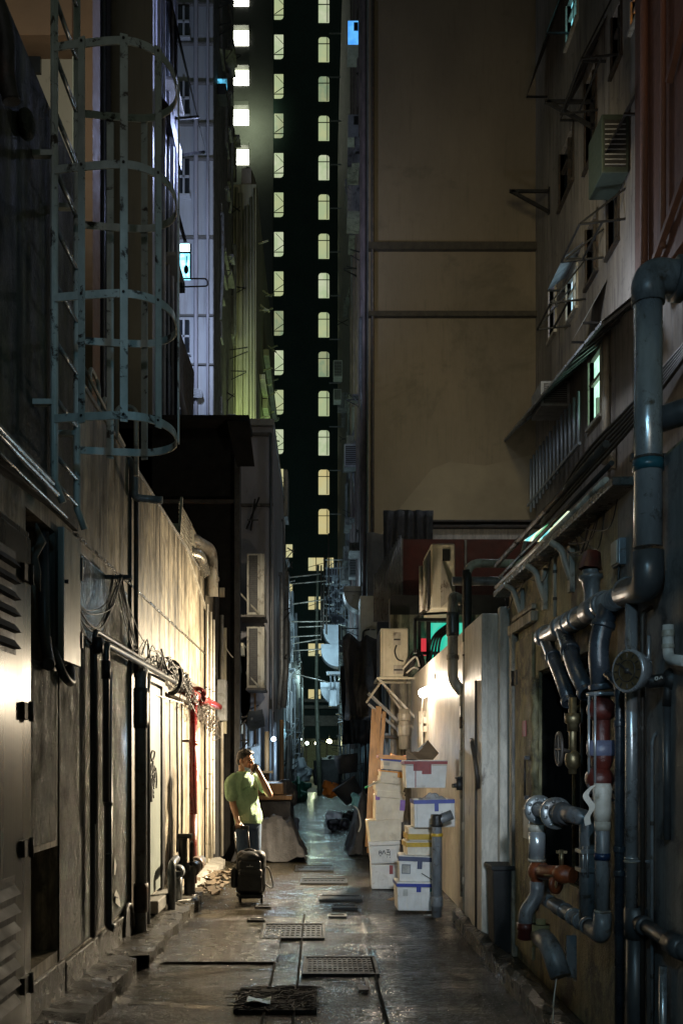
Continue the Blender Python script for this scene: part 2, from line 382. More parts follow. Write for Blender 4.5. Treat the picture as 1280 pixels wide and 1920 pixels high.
sg_ = [[(-1.26+.91*i/26+.012*noise.noise(V((i, j*.7, 1)))*(i in (0, 26)), 7.33+1.42*j/34+.012*noise.noise(V((i*.7, j, 5)))*(j in (0, 34)), .012+.004*noise.noise(V((i*.4, j*.4, 2)))) for i in range(27)] for j in range(35)]
struct('paving_slab', MB().sheet(sg_), slabm)
for q in ((-.17,-.155,3,9.6),(-.36,-.345,5.2,7.3),(.40,.415,3,7.5)): struct('paving_seam', slab(*q, z=.0135), seam_shade_mat)
pass
# broken kerb beside the left wall (drain channel lip)
def kerb(name, x0, x1, y0, y1, h, n, mt, seed, tilt=0):
    rr = random.Random(seed); mb = MB(); prof = []
    for i in range(n+1):
        y = y0+(y1-y0)*i/n; a = rr.uniform(-.025, .025); bb = rr.uniform(-.02, .015)
        prof.append([(x0, y, -.05), (x0, y, h+bb), ((x0+x1)/2, y, h+rr.uniform(-.02,.02)), (x1+a, y, h-.02+tilt+bb), (x1+a, y, -.05)])
    mb.sheet(prof, smooth=False); return struct(name, mb, mt)
kerb('kerb', -1.65, -1.36, 4.6, 7.0, .13, 20, conc_dark, 1)
kerb('kerb', -1.65, -1.33, 7.15, 10.6, .11, 26, conc_dark, 2)
kerb('kerb', 1.30, 1.44, 3.2, 9.2, .12, 34, conc_dark, 3)
kerb('kerb', -1.65, -1.45, 10.7, 14.4, .09, 22, conc, 4)
fp_ = MB().box(-1.3, 1.33, 46, 97, -.05, .02); struct('far_pavement', fp_, pmat('dry paving', (.12,.12,.10), (.08,.08,.07), 3, rough=(.6,.8), bump=.3))
# scattered pebbles and wet litter
mb = MB()
for i in range(3200):
    x = R.uniform(-1.4, 1.35); y = 4+14*R.random()**1.6; r = R.uniform(.0015, .0045) if i > 260 else R.uniform(.004, .010)
    if R.random() < .15: x = -1.33+abs(R.gauss(0, .12))
    mb.ell((x, y, .006), (r, r*R.uniform(.6,1.3), r*.6), None, 5, 3)
struct('grit', mb, pmat('grit', (.14,.125,.10), (.04,.037,.03), 30, rough=(.12,.4), bump=0), 'stuff')

# ================================================================ walls with openings
def holed(plane, c, u0, u1, z0, z1, holes, depth, back):
    """plane 'x': wall at x=c spanning y; 'y': wall at y=c spanning x. holes (u0,u1,z0,z1). back = thickness direction (signed)."""
    mb = MB(); us = sorted({u0, u1, *[h[0] for h in holes], *[h[1] for h in holes]}); zs = sorted({z0, z1, *[h[2] for h in holes], *[h[3] for h in holes]})
    us = [u for u in us if u0 <= u <= u1]; zs = [z for z in zs if z0 <= z <= z1]
    def p(u, z, d): return (c+d, u, z) if plane == 'x' else (u, c+d, z)
    for i in range(len(us)-1):
        for j in range(len(zs)-1):
            um = (us[i]+us[i+1])/2; zm = (zs[j]+zs[j+1])/2
            if any(h[0] < um < h[1] and h[2] < zm < h[3] for h in holes): continue
            mb.add([p(us[i],zs[j],0), p(us[i+1],zs[j],0), p(us[i+1],zs[j+1],0), p(us[i],zs[j+1],0)], [(0,1,2,3)])
    d = depth*(1 if back > 0 else -1)
    for h in holes:
        a, b_, e, f = h
        mb.add([p(a,e,0),p(b_,e,0),p(b_,f,0),p(a,f,0),p(a,e,d),p(b_,e,d),p(b_,f,d),p(a,f,d)],
               [(0,1,5,4),(1,2,6,5),(2,3,7,6),(3,0,4,7),(4,5,6,7)])
    # ends, top, back
    mb.add([p(u0,z0,0),p(u1,z0,0),p(u1,z1,0),p(u0,z1,0),p(u0,z0,back),p(u1,z0,back),p(u1,z1,back),p(u0,z1,back)],
           [(0,1,5,4),(1,2,6,5),(2,3,7,6),(3,0,4,7),(4,5,6,7)])
    return mb
# left low building: one wall, two niches
lw = thing('low_building', 'stained cream plaster building with a long side wall at the left of the alley', 'building', (-2.2, 9, 0))
mbw = holed('x', -1.65, 3.4, 14.4, 0, 4.19, [(5.23, 5.81, 2.18, 3.02), (5.27, 5.87, .40, 1.06)], .38, -3.5)
part('wall', mbw, plaster, lw)
part('wet_plaster_patch', holed('x', -1.642, 5.88, 7.95, .33, 3.02, [], 0, -.004), plaster_wet, lw, 'blistered wet plaster patch')
part('wet_plaster_patch', holed('x', -1.640, 5.24, 5.82, 1.10, 2.15, [], 0, -.004), plaster_wet, lw)
part('plinth', MB().box(-1.65, -1.615, 5.95, 8.45, 0, .31).box(-1.65, -1.618, 4.9, 5.93, 0, .33), conc_dark, lw, bevel=.008)
part('string_course', MB().box(-1.65, -1.632, 6.28, 13.95, 3.105, 3.125), conc_dark, lw)
part('joint', MB().box(-1.65, -1.634, 8.08, 8.10, .31, 4.19).box(-1.65, -1.634, 13.3, 13.33, .1, 4.19), blackm, lw)
part('coping', MB().box(-1.72, -1.635, 6.26, 14.42, 4.19, 4.225), conc, lw, bevel=.006)
for (y0, y1) in ((11.75, 12.55),):
    part('door_panel', MB().box(-1.65, -1.628, y0, y1, .12, 2.25), plaster, lw, bevel=.004)
part('downpipe', MB().cyl((-1.60, 8.12, 2.32), (-1.60, 8.12, 3.9), .022), darkm, lw)
part('rain_spout', MB().tube(fillet([(-1.66, 8.05, 4.2),(-1.60, 8.05, 4.12),(-1.60,8.05,3.86),(-1.36, 8.05, 3.84)], .05), .034), pvc_grey, lw)
# raised mossy part of the near building
ub = thing('mossy_parapet_block', 'dark mossy concrete upper storey behind the caged ladder', 'building', (-2.2, 5, 3.2))
part('wall', holed('x', -1.615, 3.2, 6.24, 3.13, 5.5, [], 0, -3.5), moss, ub)
part('pipe', MB().tube(spline([(-1.60, 4.62, 5.35),(-1.57,4.66,5.2),(-1.58,4.7,5.05),(-1.56,4.72,4.93)]), .045), darkm, ub)
part('lump', MB().ell((-1.58, 5.02, 5.02), (.05,.07,.08)), moss, ub)
# right low building
rw = thing('low_building', 'low ochre plastered building with the pipe niche at the right of the alley', 'building', (2.4, 6, 0))
part('wall', holed('x', 1.6, 2.6, 7.9, 0, 3.02, [(5.45, 6.83, .80, 2.25)], .5, 3.2), ochre, rw)
part('wall', holed('x', 1.592, 2.6, 5.0, 0, 3.0, [], 0, .005), greywall, rw, 'dark grey rendered near wall')
part('niche_painted_shade', MB().box(1.98,2.09,5.46,6.82,.81,2.24).box(1.62,2.0,5.46,5.48,.81,2.24).box(1.62,2.0,6.80,6.82,.81,2.24).box(1.62,2.0,5.46,6.82,.81,.83).box(1.62,2.0,5.46,6.82,2.22,2.24), seam_shade_mat, rw)  # black sheets stand in for the shade inside the niche
part('door_panel', MB().box(1.575, 1.6, 6.95, 7.55, .1, 2.55), ochre, rw, bevel=.006)
part('door_frame', MB().box(1.55, 1.6, 7.56, 7.66, .0, 2.66).box(1.545, 1.6, 6.85, 7.70, 2.62, 2.70).box(1.56,1.6,6.9,7.6,2.72,2.76), plaster, rw, bevel=.008)
part('hinge', MB().cyl((1.56,7.56,2.2),(1.56,7.56,2.32),.015).box(1.565,1.576,7.46,7.56,2.2,2.32), blackm, rw)
part('door_bar', MB().cyl((1.545,7.05,1.32),(1.545,7.05,1.62),.008).box(1.54,1.575,7.03,7.07,1.30,1.33).box(1.54,1.575,7.03,7.07,1.6,1.63), blackm, rw)
part('notice', MB().box(1.566,1.572,7.0,7.2,1.0,1.22), paper, rw); part('notice', MB().box(1.566,1.572,7.12,7.24,1.78,1.9), tape_red, rw)
part('niche_edge', MB().tube([(1.59, 6.86, .5+.1*i) if i % 2 else (1.575, 6.88, .5+.1*i) for i in range(18)], .03, 8), ochre, rw)
for y in (5.9, 6.6, 7.35):
    part('bracket', MB().tube(spline([(1.45,y,2.98),(1.52,y,2.93),(1.55,y,2.84),(1.585,y,2.74)]), .022, 8).box(1.57,1.6,y-.03,y+.03,2.66,2.95), pvc_pale, rw)
# pale pier and lamp wall
pr = thing('painted_wall', 'pale painted wall under the tube lamp', 'wall', (2.5, 12, 0))
part('wall', holed('x', 1.5, 8.95, 15.4, 0, 2.95, [], 0, .25), plaster_smooth, pr)
part('pier', MB().box(1.385, 1.75, 8.02, 8.97, 0, 2.86), plaster_smooth, pr, bevel=.012)
part('pier', MB().box(1.52, 1.80, 7.905, 8.0, .0, 2.9), plaster_smooth, pr, bevel=.01)
part('raised_panel', MB().box(1.47, 1.5, 9.05, 9.6, 2.35, 2.85), plaster_smooth, pr, bevel=.01)
part('conduit', MB().tube([(1.375,8.25,.1),(1.375,8.25,2.3)], .01, 8).tube(fillet([(1.375, 8.1, 1.35),(1.35,8.1,1.55),(1.35,8.3,1.75),(1.375,8.5,1.78)],.05), .02, 8), darkm, pr)
part('skirting', MB().box(1.36,1.6,8.1,8.9,0,.10), conc_dark, pr)
bx = thing('bin', 'black ribbed bin standing against the pale pier', 'bin', (1.45, 7.75, 0))
part('body', MB().obox((1.49, 7.72, .36), (.09,.15,.34), None, .85), rubber, bx, bevel=.015)
part('lid', MB().box(1.385,1.59,7.55,7.89,.70,.74), rubber, bx, bevel=.01)
# back wall behind the lamp wall with stains, red hoarding and pale parapet
bw = thing('roof_wall', 'soot stained pale wall behind the condenser units', 'wall', (2.6, 16.5, 0))
part('wall', MB().box(1.22, 4.6, 16.2, 16.6, 0, 4.45), plaster, bw, bevel=.01)
part('soot', MB().box(1.21, 4.6, 16.19, 16.2, 4.12, 4.46), blackm, bw)
hd = thing('red_hoarding', 'dark red sheet metal hoarding above the stained wall', 'hoarding', (2.6, 17, 4.4))
redsheet = pmat('dark red sheet', (.075,.012,.010), (.045,.008,.007), 5, rough=(.4,.6), bump=.2)
part('sheet', MB().box(1.46, 4.2, 17, 17.06, 4.3, 5.62), redsheet, hd)
part('post', MB().box(2.62, 2.66, 16.94, 17, 4.3, 5.6).box(1.47, 1.50, 16.93, 16.99, 4.3, 5.62), pvc_grey, hd)
cs = thing('corrugated_screen', 'pale corrugated metal screen left of the red hoarding', 'screen', (1.2, 16.8, 4.2))
mb = MB()
for i in range(14): mb.cyl((.98+i*.036, 16.9, 4.1), (.98+i*.036, 16.9, 4.95+i*.055), .017, 8)
part('sheet', mb, pvc_grey, cs)
pp = thing('white_parapet', 'pale parapet wall below the large brown facade', 'wall', (3.6, 21, 6))
part('wall', MB().box(2.3, 4.85, 20.8, 21.2, 5.0, 6.75), plaster_smooth, pp)
part('coping', MB().box(2.2, 4.9, 20.7, 21.3, 6.75, 6.82).box(2.2,4.9,20.7,21.3,6.88,6.93), darkm, pp, bevel=.01)
def drape(name, label, x0, x1, y, z0, z1, mt, amp=.08, nf=7, group=None, lean=0, seed=1, cat='tarpaulin', zvar=.2):
    mb = MB(); n = 50; k = 14; rr = random.Random(seed); ph = rr.uniform(0, 6); g = []
    for i in range(k+1):
        row = []; t = i/k
        for j in range(n+1):
            u = j/n; x = x0+(x1-x0)*u
            q = amp*(math.sin(u*nf*6.28+ph+math.sin(t*3)*.8)+.5*noise.noise(V((u*9, t*4, seed))))*(1-.4*t)
            zt = z1+zvar*noise.noise(V((u*4, 3, seed))); zb = z0+zvar*noise.noise(V((u*5, 9, seed)))
            row.append((x+.3*amp*math.sin(t*5+u*8), y-lean*(1-t)+q, zb+(zt-zb)*t))
        g.append(row)
    mb.sheet(g); o = solo(name, label, cat, mb, mt, group)
    m = o.modifiers.new('solid', 'SOLIDIFY'); m.thickness = .01; return o
drape('tarpaulin', 'dark grey tarpaulin hanging in folds beside the pale parapet', 1.35, 2.4, 19.8, 4.8, 6.9, tarp_dark, .04, 5, seed=3, zvar=.02)
pass

# ================================================================ far stair tower
tw = thing('stair_tower', 'dark high rise tower with two columns of lit stair windows', 'building', (-1, 72, 0))
towerd = pmat('dark tower render', (.018,.042,.038), (.012,.030,.027), .5, rough=(.6,.9), bump=.2, bscale=4)
towerg = pmat('grey tower render', (.13,.13,.125), (.10,.10,.095), .4, rough=(.6,.9), bump=.2, bscale=4)
def px_x(px, Y): return (px-600)*Y/F
def px_z(py, Y): return 1.6-(py-1425)*Y/F
part('wall', MB().box(px_x(512,72), 5, 72, 80, 3.25, 66), towerd, tw)
part('base_wall', MB().box(-9, px_x(541,72), 71.5, 80, 0, 3.25).box(px_x(640,72), 6, 71.5, 80, 0, 3.25), towerd, tw)
part('podium', MB().box(px_x(545,72), px_x(640,72), 71.6, 72, px_z(1385,72), px_z(1362,72)), towerd, tw)
part('ledge', MB().box(px_x(543,72), px_x(640,72), 71.3, 72, px_z(1362,72), px_z(1343,72)).box(px_x(543,72), px_x(640,72), 71.2, 72, px_z(1330,72), px_z(1324,72)).box(px_x(543,72), px_x(640,72), 71.2, 72, px_z(1318,72), px_z(1312,72)), conc, tw)
tg = thing('grey_tower', 'tall grey tower with a column of very bright square windows', 'building', (-6, 73, 0))
part('wall', MB().box(px_x(385,73), px_x(512.5,73), 73, 80, 0, 66), towerg, tg)
winA = emat('lit stair window', (.88,.95,.50), .42, (.9, (.75,.9,.5))); winB = emat('lit stair window warm', (.95,.80,.36), .50, (.7, (.9,.85,.45)))
winA2 = emat('lit stair window dimmer', (.85,.92,.50), .30, (1.3, (.55,.75,.45))); winA3 = emat('lit stair window pale', (.90,.97,.66), .50, (1.1, (.7,.85,.5)))
winC = emat('bright window', (.95,1,.72), 5.0); winD = emat('bright window bottom', (1,1,.85), 9)
framem = pmat('window frame', (.05,.07,.05), rough=(.4,.6), bump=0)
def clipwin(x0, x1, z0, z1, y, c, corners):
    pts = []
    for (cx, cz, dx, dz, k) in ((x0,z0,1,1,'bl'),(x1,z0,-1,1,'br'),(x1,z1,-1,-1,'tr'),(x0,z1,1,-1,'tl')):
        q = c if k in corners else c*.15
        a = [(cx, y, cz+dz*q), (cx+dx*q*.3, y, cz+dz*q*.3), (cx+dx*q, y, cz)]
        if k in ('br','tl'): a = a[::-1]
        if k == 'bl': pass
        pts += a
    return MB().add(pts, [tuple(range(len(pts)))])
for i in range(14):
    yl = -10+74.1*i; Y = 71.98
    if i < 13 or True:
        wm = winB if i >= 12 else (winA,winA3,winA,winA2,winA3)[i%5]
        f = part('window', clipwin(px_x(514,Y), px_x(531,Y), px_z(yl+46,Y), px_z(yl,Y), Y, .22, ('br',)), wm, tw)
        part('stair_rail', MB().bar((px_x(514,Y),Y-.03,px_z(yl+38,Y)), (px_x(531,Y),Y-.03,px_z(yl+38,Y)), .05).bar((px_x(515,Y),Y-.03,px_z(yl+36,Y)), (px_x(531,Y),Y-.03,px_z(yl+25,Y)), .04).bar((px_x(517,Y),Y-.03,px_z(yl+3,Y)), (px_x(531,Y),Y-.03,px_z(yl+18,Y)), .03), framem, f)
for i in range(14):
    yr = -5+73.8*i; Y = 71.98
    f = part('window', clipwin(px_x(597,Y), px_x(617,Y), px_z(yr+47,Y), px_z(yr,Y), Y, .2, ('tl','tr')), winB if i >= 12 else (winA3,winA,winA2,winA,winA3,winA,winA)[i%7], tw)
    part('window_frame', MB().bar((px_x(597,Y),Y-.03,px_z(yr+13,Y)), (px_x(617,Y),Y-.03,px_z(yr+13,Y)), .05).bar((px_x(612.5,Y),Y-.03,px_z(yr+1,Y)), (px_x(612.5,Y),Y-.03,px_z(yr+46,Y)), .05).bar((px_x(615,Y),Y-.03,px_z(yr+1,Y)), (px_x(615,Y),Y-.03,px_z(yr+46,Y)), .03), framem, f)
for (a, b_, t, u) in ((523,548,1021,1045),(533,548,1095,1118),(578,607,1046,1070),(614,625,1046,1070),(578,602,1119,1143),(578,607,1207,1230),(578,601,1293,1317)):
    Y = 71.98
    f = part('window', MB().box(px_x(a,Y), px_x(b_,Y), Y-.02, Y+.05, px_z(u,Y), px_z(t,Y)), winB, tw)
    part('window_frame', MB().bar((px_x(a,Y),Y-.05,px_z(u-6,Y)), (px_x(b_,Y),Y-.05,px_z(t+10,Y)), .04).bar((px_x((a+b_)/2,Y),Y-.05,px_z(u,Y)), (px_x((a+b_)/2,Y),Y-.05,px_z(t,Y)), .06), framem, f)
for i in range(5):
    y0 = -18+74.5*i; Y = 72.98
    f = part('window', MB().box(px_x(438,Y), px_x(466,Y), Y-.02, Y+.05, px_z(y0+28,Y), px_z(y0+14,Y)), winD, tg)
    part('pane', MB().box(px_x(438,Y), px_x(466,Y), Y-.02, Y+.05, px_z(y0+14,Y)+.01, px_z(y0,Y)), winC if i < 4 else winC, f)
    part('window_hood', MB().box(px_x(436,Y), px_x(467,Y), Y-.5, Y, px_z(y0-1,Y), px_z(y0-9,Y)), towerg, tg)
# lit space beyond the tower's passage
fb = thing('shop_building', 'pale wall lit by bare bulbs at the far end of the alley', 'shop', (0, 98, 0))
part('wall', MB().box(-9, 9, 98, 99, 0, 12), pmat('pale far wall', (.42,.44,.34), rough=(.6,.8), bump=.1), fb)
part('pilaster', MB().box(-1.55,-1.35,97.8,98,0,6).box(.6,.8,97.8,98,0,6), conc, fb)
def bulb(x, y, z, r, col, st, label, power=0, group='bare bulbs at the far end of the alley'):
    t = thing('hanging_bulb', label, 'lamp', (x, y, z), group)
    part('bulb', MB().ell((x,y,z), (r,r,r)), emat('bulb glow', col, st), t)
    part('cord', MB().cyl((x,y,z+r), (x,y,z+r+.5), .012, 6), cablem, t)
    if power: light('bulb_light', (x, y-.3, z-.1), col, power, .1)
bulb(*P(513,1386,18.8), .045, (.6,.8,1), 26, 'blue white bulb on the left side of the alley', 34, None)
bulb(*P(547,1398,66), .13, (.7,.9,1), 12, 'leftmost of the far bulbs, blue white, left of the pole')
bulb(*P(575.5,1394,66), .12, (.8,1,.85), 12, 'far bulb right of the leftmost one, left of the bamboo pole')
bulb(*P(592.5,1394,66), .11, (1,.95,.6), 10, 'small yellow far bulb next to the bamboo pole')
bulb(*P(617,1391,62), .17, (1,1,.55), 14, 'largest of the far bulbs, yellow green, right of the pole', 60)

# ================================================================ tall buildings, left
cream = pmat('cream render', (.34,.31,.25), (.27,.25,.20), 1.2, (1,1,.4), (.6,.85), 0, .2, 20, spots=(.12,.11,.09), spotamt=(.6,.75))
brownr = pmat('orange brown render', (.20,.125,.075), (.15,.095,.06), 1.2, rough=(.6,.85), bump=.2, bscale=20)
olive = pmat('olive brown render', (.11,.098,.068), (.085,.076,.054), 1.0, (1,1,.4), (.7,.9), 0, .2, 20, streak=(.06,.055,.045), streakamt=(.55,.8))
lav = pmat('pale tower tiles', (.38,.41,.44), (.29,.32,.35), 1.2, (1,1,.3), (.5,.8), 0, .2, 20, streak=(.16,.15,.15), streakamt=(.58,.8))
bandm = pmat('yellowed render', (.40,.40,.28), (.28,.28,.20), 1.2, (1,1,.2), (.5,.8), 0, .2, 20, streak=(.10,.10,.07), streakamt=(.5,.75))
navyw = flat('navy tiles', (.02,.024,.04), .4)
ca = thing('cream_building', 'cream and brown building behind the caged ladder', 'building', (-4.5, 12, 0))
part('wall', MB().box(-8, px_x(137,12), 12, 12.25, 0, 18), cream, ca)
part('return_wall', MB().box(-8, -3.8, 12.25, 14.5, 0, 18), navyw, ca)
part('pilaster', MB().box(px_x(155,12), px_x(179,12), 11.85, 12.25, 0, 18), brownr, ca)
part('panel', MB().box(px_x(137,12), px_x(155,12), 11.95, 12.2, 0, 18), pmat('pale green render', (.40,.42,.35), (.33,.35,.29), 1.5, rough=(.6,.8)), ca, 'pale strip between brown pilasters')
part('beam', MB().box(-8, px_x(150,12), 11.6, 12, px_z(110,12), px_z(12,12)), brownr, ca)
part('window', MB().box(px_x(55,12), px_x(78,12), 11.95, 12.02, px_z(140,12), px_z(92,12)), glassd, ca)
nv = thing('recess_wall', 'narrow navy recess between the brown pilaster and the olive wall', 'wall', (-3, 14.2, 0))
part('wall', MB().box(px_x(130,14.5), px_x(200,14.5), 14.5, 14.8, 0, 18), navyw, nv)
part('pipe', MB().cyl((-3.33,14.35,0),(-3.33,14.35,16),.03), pvc_dark, nv)
ol = thing('olive_building', 'plain olive brown building with a pale blue lit flank', 'building', (-3, 16, 0))
part('wall', MB().box(-4.5, px_x(285,15), 15, 17.6, 0, 24), olive, ol)
flank = pmat('flank render', (.34,.35,.40), (.26,.27,.31), 1.4, (1,1,.2), (.5,.8), 0, .3, 20, streak=(.09,.09,.10), streakamt=(.5,.75))
part('flank_wall', MB().box(-2.80, -2.69, 15.02, 17.6, 0, 24), flank, ol)
mb = MB()
for y, r in ((15.3,.03),(15.7,.045),(16.2,.03),(16.6,.05),(17.1,.03)): mb.cyl((-2.64,y,2),(-2.64,y,22),r,10)
part('downpipe', mb, pmat('flank pipes', (.30,.31,.34), (.16,.16,.18), 2, rough=(.3,.6)), ol)
for z in (7.2, 10.3, 13.3, 16.4):
    part('window', MB().box(-2.69,-2.62,16.0,16.7,z,z+1.3), glassd, ol)
    part('ledge', MB().box(-2.7,-2.45,15.9,16.8,z-.1,z-.04), conc, ol)
aw = thing('awning', 'dark sheet awning high on the blue flank wall', 'awning', (-2.4,16.5,13.5))
mb = MB().add([(-2.68,15.6,15.2),(-2.68,17.8,15.2),(-2.15,17.9,13.1),(-2.22,16.9,13.3)], [(0,1,2,3),(3,2,1,0)]); part('sheet', mb, darkm, aw)
part('strut', MB().bar((-2.68,16.6,13.0),(-2.2,16.9,13.25),.04).bar((-2.68,17.6,13.0),(-2.2,17.8,13.2),.04), blackm, aw)
aw2 = thing('awning', 'small black bent awning beside the cage top', 'awning', (-2.6,15.6,12.2))
part('sheet', MB().add([(-2.68,15.2,12.55),(-2.68,16.4,12.45),(-2.42,16.3,12.25),(-2.45,15.3,12.3),(-2.42,16.3,11.9),(-2.45,15.3,12.05)], [(0,1,2,3),(3,2,4,5)]), blackm, aw2)
aw3 = thing('awning', 'long dark bent sheet hanging low on the flank wall', 'awning', (-2.6,16.5,8))
part('sheet', MB().sheet([[(-2.68,16.2,9.7),(-2.68,17.7,9.7)],[(-2.50,16.3,9.1),(-2.42,17.8,9.0)],[(-2.5,16.3,8.2),(-2.44,17.8,8.1)],[(-2.38,16.3,7.3),(-2.25,17.8,7.1)]]), darkm, aw3)
aw3.children[0].modifiers.new('s','SOLIDIFY').thickness = .02
# grey ribbed tower flat, front facing
lt = thing('pale_tower', 'pale blue lit residential tower front with small windows', 'building', (-4, 26, 0))
part('wall', MB().box(-7, px_x(399,26), 26, 32, 0, 44), lav, lt)
for y in (10, 84, 158, 235, 300, 447, 593, 685, 790):
    part('ledge', MB().box(-5, px_x(400,26), 25.9, 26, px_z(y+1.5,26), px_z(y-1.5,26)), towerg, lt)
part('downpipe', MB().cyl((px_x(368,26),25.9,4),(px_x(368,26),25.9,42),.06,8).cyl((px_x(390,26),25.9,4),(px_x(390,26),25.9,42),.04,8), flank, lt)
for (t, u) in ((160,222),(305,370),(500,520),(604,667),(750,790),(20,76)):
    f = part('window', MB().box(px_x(335,26), px_x(356,26), 25.85, 26, px_z(u,26), px_z(t,26)), glassd, lt)
    part('window_frame', MB().bar((px_x(346,26),25.83,px_z(u,26)),(px_x(346,26),25.83,px_z(t,26)),.05).bar((px_x(335,26),25.83,px_z((t+u)/2,26)),(px_x(356,26),25.83,px_z((t+u)/2,26)),.05).box(px_x(333,26),px_x(358,26),25.8,26,px_z(u+3,26),px_z(u,26)), lav, f)
part('flank_wall', MB().box(px_x(399,26), px_x(399,26)+.02, 26.02, 32, 0, 44), greywall, lt)
yb = thing('yellowed_building', 'yellow green lit old building with a rounded top left of the tower', 'building', (-2.6, 32, 0))
part('wall', MB().box(-4.2, px_x(480,32), 32, 45, 0, px_z(345,32)), bandm, yb)
part('top', MB().ell((px_x(464,33), 34, px_z(350,33)), (.32,1.5,1.0)).box(px_x(452,32),px_x(470,32),32.2,35,px_z(350,32),px_z(308,32)), cream, yb)
for px, r in ((444,.05),(450,.09),(458,.035),(463,.06),(470,.04),(476,.03)):
    part('downpipe', MB().cyl((px_x(px,31.85),31.85,px_z(800,32)),(px_x(px,31.85),31.85,px_z(350+R.uniform(0,60),32)),r,8), bandm, yb)
mb = MB()
for i in range(26):
    z = R.uniform(14, 21); mb.box(-2.15,-1.95,R.uniform(33,44),R.uniform(33,44),z,z+R.uniform(.1,.5)) if i % 5 == 0 else mb.bar((-2.2,33+i*.4,z),(-1.85,33+i*.4,z+R.uniform(-.3,.3)),.05)
part('bracket', mb, bandm, yb)
# ================================================================ condenser units (one prototype per kind)
def condenser(label, c, w, d, h, mt, face='y', group='air conditioner units on the alley walls', det=True):
    """box centred at c (x,y, z=bottom); grille faces -y ('y') or -x ('x') or +x ('X')"""
    t = thing('air_conditioner', label, 'air conditioner', c, group); x, y, z = c
    part('casing', MB().box(x-w/2, x+w/2, y-d/2, y+d/2, z, z+h), mt, t, bevel=min(.02, w*.06))
    mb = MB(); fr = MB()
    if face == 'y':
        fr.box(x-w*.40, x+w*.40, y-d/2-.006, y-d/2+.01, z+h*.1, z+h*.9)
        for i in range(9): mb.box(x-w*.38, x+w*.38, y-d/2-.014, y-d/2-.006, z+h*(.13+.085*i), z+h*(.15+.085*i))
    else:
        s = -1 if face == 'x' else 1; xx = x+s*w/2
        fr.box(xx, xx+s*.006, y-d*.4, y+d*.4, z+h*.1, z+h*.9)
        for i in range(9): mb.box(xx+s*.006, xx+s*.014, y-d*.38, y+d*.38, z+h*(.13+.085*i), z+h*(.15+.085*i))
    part('grille', fr, grille, t)
    if det: part('slats', mb, mt, t)
    return t
acs = {}
def ac_copy(src, c, label, scale=None):
    return copy_tree(src, c, label, scale=scale)

# dark shed with eave and the lavender grey block on the left
sh = thing('dark_shed', 'unlit dark shed with an overhanging flat roof behind the plaster wall', 'shed', (-2, 15, 0))
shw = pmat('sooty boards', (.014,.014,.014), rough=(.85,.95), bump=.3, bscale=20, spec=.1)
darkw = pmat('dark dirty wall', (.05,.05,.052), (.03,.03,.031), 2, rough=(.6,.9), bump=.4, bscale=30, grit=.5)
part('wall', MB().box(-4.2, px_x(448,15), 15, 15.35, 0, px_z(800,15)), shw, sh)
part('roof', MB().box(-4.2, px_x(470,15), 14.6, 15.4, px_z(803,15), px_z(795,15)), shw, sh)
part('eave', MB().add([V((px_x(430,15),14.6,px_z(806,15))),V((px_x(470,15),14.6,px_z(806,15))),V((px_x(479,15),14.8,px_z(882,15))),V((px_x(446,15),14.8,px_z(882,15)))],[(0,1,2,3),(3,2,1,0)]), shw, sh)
part('beam', MB().box(-3.0, px_x(445,15), 14.95, 15, px_z(945,15), px_z(938,15)), darkm, sh)
part('corner_board', MB().box(px_x(440,15), px_x(450,15), 14.93, 15, 0, px_z(860,15)), darkw, sh)
part('meter_plate', MB().box(px_x(412,15),px_x(421,15),14.95,15,px_z(1120,15),px_z(1103,15)), ivory, sh)
part('meter_plate', MB().box(px_x(416,15),px_x(425,15),14.93,15,px_z(1197,15),px_z(1180,15)), ivory, sh)
part('cable', MB().tube(spline([P(421,1197,14.9),P(424,1215,14.85),P(432,1228,14.9),P(437,1233,14.95)]), .008, 6), whitep, sh)
gb = thing('grey_block', 'grey lavender rendered block with the two tall condenser frames', 'building', (-1.4, 20, 0))
gbm = pmat('grey lavender render', (.21,.20,.215), (.15,.145,.155), 1.5, (1,1,.4), (.5,.8), 0, .2, 25, spots=(.07,.065,.06), spotamt=(.6,.75))
part('wall', MB().box(-3, px_x(512,20), 20, 26, 0, px_z(800,20)), gbm, gb)
part('parapet', MB().box(-3, px_x(514,20), 19.9, 26, px_z(800,20), px_z(788,20)), conc, gb)
part('coping', MB().box(-3, px_x(508,20), 19.95, 20, px_z(818,20), px_z(812,20)).box(-3, px_x(512,20), 19.95, 20, px_z(950,20), px_z(945,20)), darkm, gb)
part('downpipe', MB().cyl((px_x(508,20),19.93,1),(px_x(508,20),19.93,px_z(815,20)),.03), pvc_dark, gb)
part('bracket', MB().bar(P(462,992,19.9),P(486,932,19.6),.03).bar(P(470,995,19.9),P(478,935,19.7),.03).bar(P(464,975,19.8),P(484,975,19.8),.03), blackm, gb)
